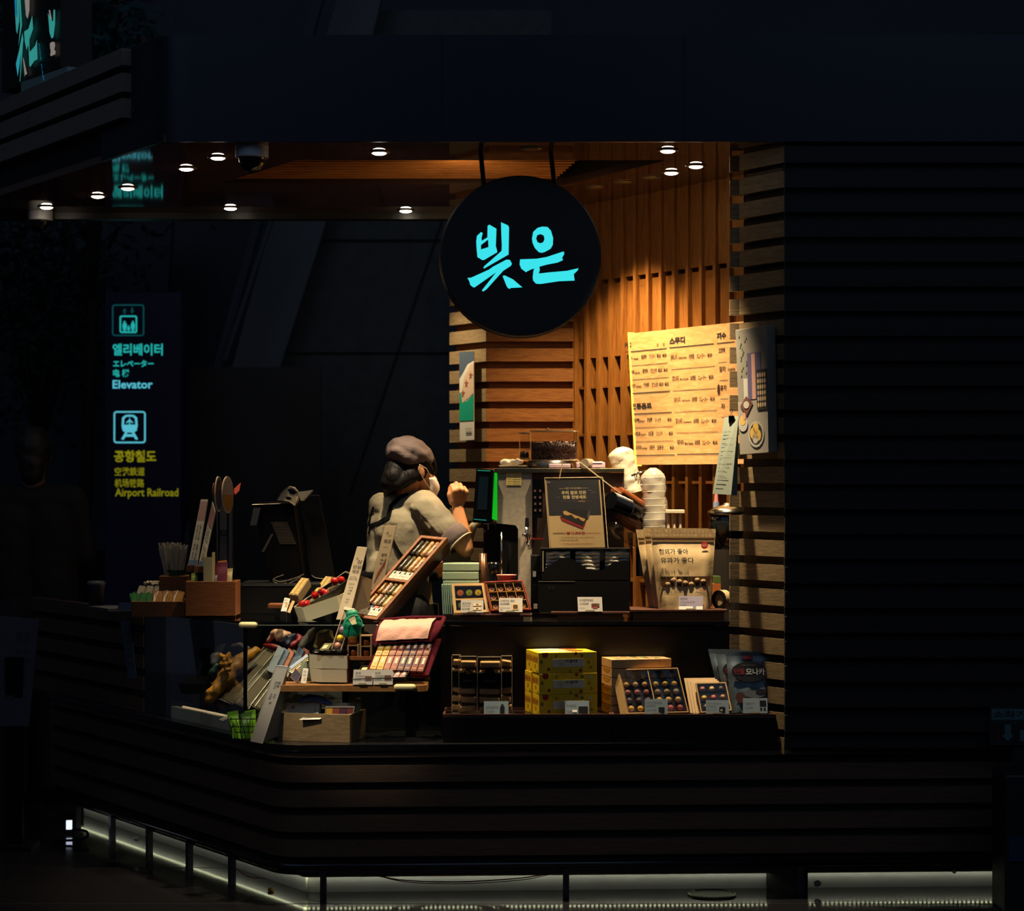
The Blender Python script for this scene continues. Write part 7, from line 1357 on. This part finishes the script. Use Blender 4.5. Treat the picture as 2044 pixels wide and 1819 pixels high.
t = T('dim_cup', 'dim grey takeaway cup on the far slanted wing before the person in dark clothes', 'cup', V((P(192, 0, 9.35).x, 9.35, ZC))); c = ORG[t]; B = MB(); B.lathe(c, [(.03, 0), (.038, .10), (.04, .102)], 20); B.build('cup', M('cup dim', '3a3a40', .5), t, smooth=True); B = MB(); B.lathe(c+ZV*.1, [(.042, 0), (.042, .008), (.034, .016)], 20); B.build('cup_lid', M('cup lid dim', '4a4a50', .5), t)
t = T('counter_pad', 'flat grey pad on the slanted wing beside the low oak tray', 'pad', V((P(222, 0, 9.1).x, 9.1, ZC))); c = ORG[t]; B = MB(); B.obox(c+ZV*.008, DV*.11, DN*.06, ZV*.008); B.build('pad', M('pad grey', '4a484c', .5), t, bevel=.002)
# ---------------------------------------------------------------- the worker behind the counter
def limb(b, pts, n=14):
    for (p, r), (p2, r2) in zip(pts, pts[1:]): b.cap(p, p2, r, r2, n)
hd = P(826, 934, 8.93)
wk = T('person', 'person in grey cap, face mask, cream shirt and black apron straps, one hand raised', 'person', V((hd.x-.04, 8.95, .1)))
fw = V((.87, .49, 0)).normalized(); rt = V((fw.y, -fw.x, 0)); upv = (ZV+fw*-.18).normalized(); fwd = (fw-ZV*.20).normalized()   # facing right and away, head bowed
def HP(f, r, u): return hd+fwd*f+rt*r+upv*u
neck0 = P(803, 1003, 8.98); shR = P(846, 1010, 8.87); shL = P(764, 1014, 9.06); elR = P(930, 1097, 8.80); wrR = P(913, 1012, 8.84)
elL = P(775, 1105, 9.24); wrL = P(838, 1150, 9.26); chest = P(800, 1060, 9.0); waist = P(795, 1150, 9.0); hip = P(795, 1215, 9.0)
B = MB(); R_ = Matrix((fwd, -rt, upv)).transposed()
B.sph(HP(-.012, 0, .02), (.092, .074, .098), 18, 12, R_); B.sph(HP(.032, 0, -.035), (.058, .052, .075), 16, 10, R_)
B.cap(HP(.075, 0, -.01), HP(.095, 0, -.032), .010, .013)     # nose
B.sph(HP(.058, .028, .012), (.012, .016, .01), 10, 7, R_); B.sph(HP(.058, -.028, .012), (.012, .016, .01), 10, 7, R_)  # brow and eye sockets
B.cap(HP(.06, 0, -.068), HP(.066, 0, -.1), .018, .02)        # mouth and chin
B.cap(HP(-.03, 0, -.06), neck0, .047, .055); B.cap(neck0, chest, .07, .10)
for s in (1, -1): B.sph(HP(-.005, s*.076, -.012), (.017, .007, .032), 12, 8, R_)
B.cap(shL, shR, .052, .052); B.cap(chest+rt*.07, waist+rt*.06, .09, .085); B.cap(chest-rt*.07, waist-rt*.06, .09, .085); B.cap(waist, hip, .12, .13)
limb(B, [(shR, .048), (shR.lerp(elR, .5), .042), (elR, .034), (elR.lerp(wrR, .35), .036), (wrR, .0235)])
limb(B, [(shL, .048), (shL.lerp(elL, .5), .042), (elL, .034), (elL.lerp(wrL, .35), .035), (wrL, .024)])
for s in (1, -1):
    h0 = hip+rt*.075*s; kn = V((h0.x, h0.y-.02, .56)); an = V((h0.x, h0.y+.01, .17)); limb(B, [(h0, .09), (kn, .056), (kn.lerp(an, .3), .058), (an, .036)]); B.cap(an-ZV*.03, an+fw*.15-ZV*.04, .034, .028)
# raised right hand: loosely closed, back of the hand towards the street
hu = (P(917, 975, 8.82)-P(912, 1012, 8.84)).normalized(); side = V((.85, .45, .1)).normalized(); side = (side-hu*side.dot(hu)).normalized(); bk = hu.cross(side)   # bk points towards the viewer or away
if bk.y > 0: bk = -bk
pm_ = wrR+hu*.035
for k in range(4):
    o0 = wrR+hu*.012+side*(-.018+k*.012)*.8; kn = wrR+hu*(.072, .078, .074, .066)[k]+side*(-.030+k*.020)+bk*.006
    B.cap(o0, kn, .0145, .0118, 10)
    j2 = kn+hu*(.016, .02, .018, .012)[k]-bk*.026; j3 = j2-hu*.020-bk*.014; j4 = j3-hu*.016+bk*.008
    B.cap(kn, j2, .0105, .0095, 10); B.cap(j2, j3, .0092, .0085, 10); B.cap(j3, j4, .0083, .0075, 10)
th = wrR+hu*.02-side*.028; t1 = th+hu*.032-side*.014-bk*.008; t2 = t1+hu*.026+side*.010-bk*.014; t3 = t2+hu*.012+side*.016-bk*.006
B.cap(th, t1, .014, .0115, 10); B.cap(t1, t2, .0108, .0095, 10); B.cap(t2, t3, .009, .0075, 10)
# other hand, low in front of the body
hu2 = (P(868, 1140, 9.25)-wrL).normalized(); s2 = ZV
for k in range(4):
    kn = wrL+hu2*.075+s2*(.026-k*.018); B.cap(wrL+hu2*.015+s2*(.012-k*.008), kn, .014, .0115, 10); j = kn+hu2*.035+rt*.012; B.cap(kn, j, .0098, .009, 10); B.cap(j, j+hu2*.015+rt*.022, .0088, .0075, 10)
B.cap(wrL+hu2*.02+s2*.02, wrL+hu2*.06+s2*.05, .013, .009, 10)
skin = M('skin', 'c8895c', .5, spec=.4, nz=.12, ns=30)
B.remesh('body', skin, .0042, wk, it=4)
# shirt with rolled sleeves
B = MB(); B.cap(chest+rt*.075+ZV*.02, waist+rt*.075, .112, .108); B.cap(chest-rt*.075+ZV*.02, waist-rt*.075, .112, .108); B.cap(waist, hip-ZV*.03, .145, .15); B.cap(shL, shR, .064, .066)
B.cap(neck0-ZV*.02, chest, .085, .12); B.cap(neck0-ZV*.03, shR, .062, .062); B.cap(neck0-ZV*.03, shL, .062, .06)
limb(B, [(shR, .068), (shR.lerp(elR, .35), .068), (shR.lerp(elR, .55), .064), (shR.lerp(elR, .68), .062)]); limb(B, [(shL, .066), (shL.lerp(elL, .5), .062), (shL.lerp(elL, .85), .058)])
B.lathe(neck0-ZV*.045+fw*.005, [(.085, 0), (.082, .03), (.068, .062), (.066, .07)], 20, (ZV+fw*.28).normalized())
for k in range(9):   # folds that run down the sleeve and back
    a = shR+V((rnd.uniform(-.05, .0), -.05+rnd.uniform(-.01, .02), rnd.uniform(-.04, .03))); B.cap(a, a+(elR-shR)*rnd.uniform(.4, .75)+V((0, .0, -.015)), .010, .006, 8)
B.remesh('shirt', M('shirt cream', '8c826c', .85, bump=.6, bs=16, nz=.12, ns=8), .0055, wk, it=5, noise=(.006, 19))
cu0, cu1 = shR.lerp(elR, .62), shR.lerp(elR, .87); d = cu1-cu0; B = MB(); B.lathe(cu0, [(.064, 0), (.071, .012), (.069, d.length*.7), (.062, d.length*.98), (.05, d.length), (.046, d.length*.9)], 22, d); o = B.build('rolled_cuff', M('cuff grey', '5c4e4c', .8, bump=.4, bs=30), wk, smooth=True)
B = MB(); B.tube([cu0+d*.99+(d.orthogonal().normalized()*math.cos(a)+d.cross(d.orthogonal()).normalized()*math.sin(a))*.062 for a in [k*math.pi/9 for k in range(18)]], .0045, 6, True); B.build('cuff_edge', M('cuff edge', 'b4a888', .8), wk, smooth=True)
B = MB(); nv = (ZV+fw*.3).normalized(); B.lathe(neck0-ZV*.012+fw*.005, [(.078, 0), (.070, .030), (.067, .034), (.071, .028), (.082, -.004)], 22, nv); B.build('collar', M('shirt cream', '8c826c'), wk, smooth=True)
# apron: crossing black straps on the back, waist tie
from mathutils.bvhtree import BVHTree
def onback(px, py):
    sh_ = [c for c in wk.children if c.name.startswith('shirt')][0]; me = sh_.data
    global _bv
    try: _bv
    except NameError: _bv = BVHTree.FromPolygons([v.co+ORG[wk] for v in me.vertices], [p.vertices for p in me.polygons])
    o = V((0, 0, EZ)); dr_ = (P(px, py, 1)-o).normalized(); h = _bv.ray_cast(o, dr_); return (h[0]-dr_*.004) if h[0] else P(px, py, 8.93)
def strap(pts, w):
    q = []
    for (x0, y0), (x1, y1) in zip(pts, pts[1:]): q += [(x0+(x1-x0)*k/8, y0+(y1-y0)*k/8) for k in range(8)]
    q.append(pts[-1]); vs = []; fs = []
    for i, (x, y) in enumerate(q):
        a, b_ = q[max(0, i-1)], q[min(len(q)-1, i+1)]; dx, dy = b_[0]-a[0], b_[1]-a[1]; L = math.hypot(dx, dy); nx, ny = -dy/L*w/2, dx/L*w/2
        vs += [onback(x+nx, y+ny), onback(x-nx, y-ny)]
    B = MB(); B.add(vs, [(2*i, 2*i+1, 2*i+3, 2*i+2) for i in range(len(q)-1)]); B.build('apron_strap', M('apron black', '050506', .9, spec=.1), wk, solid=.003)
strap([(814, 985), (795, 996), (781, 1010), (775, 1034), (757, 1044), (737, 1051)], 7); strap([(746, 1012), (740, 1030), (736, 1050)], 3); strap([(737, 1050), (735, 1066)], 6); strap([(780, 1072), (792, 1096), (803, 1112)], 7)
B = MB(); B.lathe(waist-ZV*.02, [(.17, 0), (.172, .02), (.17, .04)], 26); B.lathe(hip-ZV*.45, [(.2, 0), (.185, .3), (.172, .47)], 26); B.build('apron', _M['apron black'], wk, smooth=True)
B = MB()
for s in (1, -1): h0 = hip+rt*.08*s; limb(B, [(h0, .1), (V((h0.x, h0.y, .5)), .075), (V((h0.x, h0.y, .2)), .06)])
B.remesh('trousers', M('trousers dark', '16151a', .8), .008, wk, it=4)
B = MB()
for s in (1, -1): h0 = hip+rt*.075*s; B.cap(V((h0.x, h0.y, .14)), V((h0.x, h0.y, .13))+fw*.17, .044, .036)
B.remesh('shoe', M('shoe black', '0c0c0e', .5), .006, wk, it=3)
# hair: gathered low at the nape, fringe over the brow
hair = M('hair black', '0a0707', .6, spec=.2, bump=.5, bs=90, sc=(1, 1, .2)); B = MB()
B.sph(HP(-.02, 0, .01), (.088, .079, .085), 18, 12, R_); B.cap(HP(-.09, 0, -.03), HP(-.125, .0, -.085), .052, .045); B.cap(HP(-.11, .01, -.06), P(776, 986, 8.98), .05, .024); B.cap(HP(-.05, .05, -.045), HP(-.11, .03, -.09), .035, .032)
B.cap(HP(.03, .062, .03), HP(.062, .055, -.012), .022, .009); B.cap(HP(.075, .035, .045), HP(.09, .03, .0), .02, .009); B.cap(HP(.08, -.01, .045), HP(.095, -.01, .005), .02, .010); B.cap(HP(.05, -.06, .03), HP(.07, -.052, -.02), .022, .01); B.cap(HP(-.005, .068, .02), HP(-.012, .074, -.035), .014, .008)
o = B.remesh('hair', hair, .0045, wk, it=6, noise=(.002, 40))
# soft cap pulled back over the hair
B = MB(); cp_ = M('cap grey', '6a5a58', .85, bump=.5, bs=26, nz=.15, ns=14)
B.sph(HP(-.005, 0, .062), (.104, .095, .068), 20, 12, R_); B.sph(HP(-.03, 0, .034), (.088, .092, .046), 20, 12, R_); B.sph(HP(.01, 0, .09), (.07, .07, .05), 16, 10, R_); B.sph(HP(-.075, .01, .045), (.045, .07, .04), 14, 9, R_)
o = B.remesh('cap', cp_, .005, wk, it=4, noise=(.007, 24))
# face mask with ear loops
B = MB(); mk_ = M('mask white', 'e6d8cc', .8); m_, k_ = 8, 12; vs = []
for j in range(m_+1):
    v = j/m_; u_ = .0-.028-v*.088
    for i in range(k_+1):
        a = -1.45+2.9*i/k_; rr = .077-.017*v; bulge = (.068+.022*math.sin(math.pi*min(1, v*1.1)))*math.cos(a)**.8
        vs.append(HP(.016+bulge, rr*math.sin(a), u_-.012*(abs(a)/1.45)*(1-2*v)+.014*math.cos(a)*(1-v)))
B.add(vs, [(j*(k_+1)+i, j*(k_+1)+i+1, (j+1)*(k_+1)+i+1, (j+1)*(k_+1)+i) for j in range(m_) for i in range(k_)]); mo = B.build('face_mask', mk_, wk, smooth=True, solid=.003)
for s in (1, -1):
    B = MB(); B.tube([HP(.045, s*.065, -.03), HP(.02, s*.078, .0), HP(-.012, s*.082, .012), HP(-.02, s*.082, -.02), HP(.01, s*.073, -.065), HP(.04, s*.062, -.095)], .0017, 6); B.build('ear_loop', M('loop white', 'd8c8b4', .7), wk, smooth=True)
for s in (1, -1):
    B = MB(); B.sph(HP(.083, s*.03, .008), (.006, .010, .005), 12, 8, R_); B.build('eye', M('eye dark', '120c0a', .2), wk, smooth=True)

# ---------------------------------------------------------------- dim customer standing beyond the slanted wing
Yc = 10.55; cb = P(68, 905, Yc)
cu = T('person', 'person in dark clothes standing in the dim hall beside the counter, seen from behind', 'person', V((cb.x, Yc, 0)))
X1 = V((1, 0, 0)); B = MB(); B.sph(cb+ZV*.01, (.078, .095, .11), 18, 12); B.sph(cb+V((0, .05, -.05)), (.055, .06, .07), 14, 9); B.cap(cb+V((0, .11, -.02)), cb+V((0, .12, -.035)), .011, .013); B.cap(cb-ZV*.09, cb-ZV*.19, .052, .06)
for s in (1, -1): B.sph(cb+V((s*.08, .01, -.01)), (.008, .018, .032), 10, 7)
nk = cb-ZV*.2; 
for s in (1, -1):
    s0 = nk+V((s*.19, 0, -.03)); e0_ = s0+V((s*.06, .03, -.29)); w0 = e0_+V((-s*.04, .2, -.10)); B.cap(nk-ZV*.04, s0, .06, .055); limb(B, [(s0, .05), (e0_, .038), (w0, .025)]); B.cap(w0, w0+V((-s*.01, .08, -.01)), .024, .018)
    for k in range(4): B.cap(w0+V((0, .07, .02-.014*k)), w0+V((-s*.02, .14, .015-.014*k)), .010, .008, 8)
    B.cap(w0+V((0, .03, .02)), w0+V((-s*.03, .08, .045)), .011, .009, 8)
    h0 = nk+V((s*.085, 0, -.62)); kn = V((h0.x, h0.y+.01, .5)); an = V((h0.x, h0.y, .09)); limb(B, [(h0, .09), (kn, .058), (kn.lerp(an, .3), .06), (an, .038)]); B.cap(an-ZV*.03, an+V((0, .15, -.05)), .036, .03)
B.cap(nk-ZV*.15+X1*.08, nk-ZV*.55+X1*.07, .1, .095); B.cap(nk-ZV*.15-X1*.08, nk-ZV*.55-X1*.07, .1, .095)
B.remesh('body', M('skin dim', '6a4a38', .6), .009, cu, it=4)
B = MB(); 
for s in (1, -1):
    s0 = nk+V((s*.19, 0, -.03)); e0_ = s0+V((s*.06, .03, -.29)); w0 = e0_+V((-s*.04, .2, -.10)); B.cap(nk-ZV*.03, s0, .085, .07); limb(B, [(s0, .075), (e0_, .058), (e0_.lerp(w0, .85), .046)])
    B.cap(nk+V((s*.09, 0, -.15)), nk+V((s*.1, 0, -.72)), .125, .125)
B.remesh('jacket', M('jacket dark', '101014', .85), .01, cu, it=5, noise=(.008, 12))
B = MB()
for s in (1, -1): h0 = nk+V((s*.085, 0, -.65)); limb(B, [(h0, .11), (V((h0.x, h0.y, .5)), .085), (V((h0.x, h0.y, .08)), .07)])
B.remesh('trousers', M('trousers hall', '0d0d10', .85), .01, cu, it=4)
B = MB(); B.sph(cb+V((0, -.02, .03)), (.095, .105, .112), 18, 12); B.cap(cb+V((0, -.05, -.04)), cb+V((0, -.05, -.1)), .075, .06); B.remesh('hair', M('hair hall', '0b0a0c', .6), .008, cu, it=4, noise=(.005, 30))
B = MB()
for s in (1, -1): h0 = nk+V((s*.085, 0, 0)); B.cap(V((h0.x, h0.y-.03, .045)), V((h0.x, h0.y+.17, .04)), .045, .038)
B.remesh('shoe', blackp, .008, cu, it=3)
# leaflet banner in front of them
q = Quad(P(-12, 1450, 9.2), P(58, 1450, 9.2), P(78, 1236, 9.25), P(-12, 1228, 9.25)); bn = T('notice_banner', 'pale paper banner with black lettering standing in the dim hall', 'banner', V((q.at(.5, 0).x, 9.2, 0)))
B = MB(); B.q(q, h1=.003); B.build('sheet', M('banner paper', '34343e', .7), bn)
B = MB(); [B.qt(q, s, u, v, hh, wu, h=.004) for s, u, v, hh, wu in (('담은', .52, .77, .1, .36), ('on the', .5, .67, .05, .4), ('/ 행사용 )', .55, .58, .05, .38), ('기내용', .26, .45, .08, .5), ('under 10kg', .2, .38, .03, .6))]; B.m = 1; B.poly([q.at(.42+.12*math.cos(a), .28+.05*math.sin(a), .004) for a in [k*math.pi/6 for k in range(12)]]); B.build('print', [ink, M('banner red', '3a1c1c', .6)], bn)
B = MB(); p0 = q.at(.3, 0); p1 = q.at(.8, 0)
B.bx(p0.x, p1.x, 9.21, 9.23, 0, p0.z+.3); B.bx(p0.x-.1, p1.x+.05, 9.14, 9.32, 0, .02); B.build('stand', blackp, bn)
# ---------------------------------------------------------------- planting in the hall
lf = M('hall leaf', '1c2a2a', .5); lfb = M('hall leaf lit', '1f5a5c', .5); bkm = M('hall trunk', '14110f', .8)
def tree(label, bx0, spots, Y, n, R0, seed, mats=(lf,), hgt=None):
    t = T('indoor_tree', label, 'tree', V((P(bx0, 0, Y).x, Y, 0)), 'trees in the hall'); Rn = random.Random(seed)
    B = MB(); tp = P(*spots[0], Y); ba = V((P(bx0, 0, Y).x, Y, 0)); B.tube([ba, ba.lerp(tp, .6)+V((.05, 0, 0)), tp], [.05, .035, .015], 8)
    for x, y in spots[1:]: B.tube([ba.lerp(tp, .6)+V((.05, 0, 0)), P(x, y, Y+Rn.uniform(-.2, .2))], [.022, .008], 6)
    B.build('trunk', bkm, t, smooth=True); B = MB()
    for x, y in spots:
        c = P(x, y, Y)
        for i in range(n):
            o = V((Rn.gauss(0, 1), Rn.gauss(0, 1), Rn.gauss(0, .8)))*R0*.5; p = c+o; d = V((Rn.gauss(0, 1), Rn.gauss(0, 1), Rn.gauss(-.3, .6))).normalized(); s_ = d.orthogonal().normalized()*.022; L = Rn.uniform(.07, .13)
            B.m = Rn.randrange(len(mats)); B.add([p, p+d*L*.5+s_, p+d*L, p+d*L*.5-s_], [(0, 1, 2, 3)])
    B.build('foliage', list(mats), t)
tree('dark indoor tree behind the wayfinding pillar and far dome camera', 60, ((70, 520), (20, 470), (130, 480), (190, 470), (40, 600), (110, 600), (150, 660), (60, 690), (5, 560), (30, 760)), 14.0, 150, .5, 3)
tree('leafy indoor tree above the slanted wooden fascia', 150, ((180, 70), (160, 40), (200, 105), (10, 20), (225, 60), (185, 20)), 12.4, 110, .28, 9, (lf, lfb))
# ---------------------------------------------------------------- light, world, camera
def spot(loc, aim, power, col, size=70, blend=.6, rad=.03, name='spot_lamp'):
    l = bpy.data.lights.new(name, 'SPOT'); l.energy = power; l.color = col; l.spot_size = math.radians(size); l.spot_blend = blend; l.shadow_soft_size = rad
    o = bpy.data.objects.new(name, l); COL.objects.link(o); o.location = loc; o.rotation_euler = (V(aim)-V(loc)).to_track_quat('-Z', 'Y').to_euler(); return o
WN, WO = (1, .80, .50), (1, .64, .29)
def under(i, aim, pw, col, size=75, blend=.7):
    c = DL[i]; spot(c-ZV*.03, aim, pw, col, size, blend)
under(0, (-.5, 8.4, 0), 270, WN, 60)
spot(DL[0]-ZV*.03, (.8, 9.25, 1.45), 130, WO, 26, .8, .03)   # extra beam added to brighten the fin wall below the menu
under(2, (.55, 8.5, 0), 400, WN, 58)
under(3, (.72, 9.12, 1.0), 75, WO, 46)
under(4, (.84, 8.98, 1.0), 48, WO, 44)
under(5, (-1.35, 9.7, 0), 5, WN, 70)
under(6, (-.35, 9.6, 0), 130, WN, 74)
under(7, (-1.05, 8.55, 0), 60, WN, 60)
under(8, (-1.6, 9.0, 0), 8, WN, 62)
under(12, (.25, 9.3, 0), 62, WO, 84)
under(13, (.2, 9.6, 0), 125, WO, 95)
under(14, (.4, 9.1, 0), 26, WO, 90)
l = bpy.data.lights.new('added_recess_fill', 'AREA'); l.shape = 'RECTANGLE'; l.size = 1.2; l.size_y = .012; l.energy = 3; l.color = WO   # unseen fill light added along the recess front edge to brighten the slats
o = bpy.data.objects.new('added_recess_fill', l); COL.objects.link(o); o.location = (-.2, 8.566, ZS+.004); o.rotation_euler = V((0, .9, .28)).to_track_quat('-Z', 'X').to_euler()
spot((-2.6, 5.4, 5.2), (-.72, 8.2, 1.0), 900, (1, .86, .62), 9.5, .7, .05, 'added_display_spot')   # unseen spot added to brighten the fronts of the corner display
for x in (-5, 5):   # unseen area fills added high in front of the kiosk for dim blue ambience
    l = bpy.data.lights.new('added_ambient_fill', 'AREA'); l.shape = 'RECTANGLE'; l.size = 9; l.size_y = 6; l.energy = 52; l.color = (.5, .68, 1); o = bpy.data.objects.new('added_ambient_fill', l); COL.objects.link(o)
    o.location = (x, .5, 8); o.rotation_euler = (V((0, 9, 1.5))-o.location).to_track_quat('-Z', 'Y').to_euler()
w = bpy.data.worlds.new('World'); SC.world = w; w.use_nodes = True
w.node_tree.nodes['Background'].inputs[0].default_value = (.55, .68, 1, 1); w.node_tree.nodes['Background'].inputs[1].default_value = .016
cam = bpy.data.cameras.new('Camera'); cam.sensor_width = 36; cam.lens = 36*F/2044
cam.shift_x = 0; cam.shift_y = (HY-909.5)/2044; cam.clip_end = 100
cam.dof.use_dof = True; cam.dof.focus_distance = 8.45; cam.dof.aperture_fstop = 3.2
co = bpy.data.objects.new('Camera', cam); COL.objects.link(co); co.location = (0, 0, EZ); co.rotation_euler = (math.pi/2, 0, 0); SC.camera = co
vs = SC.view_settings; vs.view_transform = 'Standard'; vs.look = 'None'; vs.gamma = 1; vs.exposure = 0; vs.use_curve_mapping = False
SC.cycles.max_bounces = 8; SC.cycles.transparent_max_bounces = 24; SC.cycles.diffuse_bounces = 3; SC.cycles.glossy_bounces = 4
SC.cycles.sample_clamp_indirect = 3; SC.cycles.caustics_reflective = False; SC.cycles.caustics_refractive = False
SC.cycles.use_denoising = True
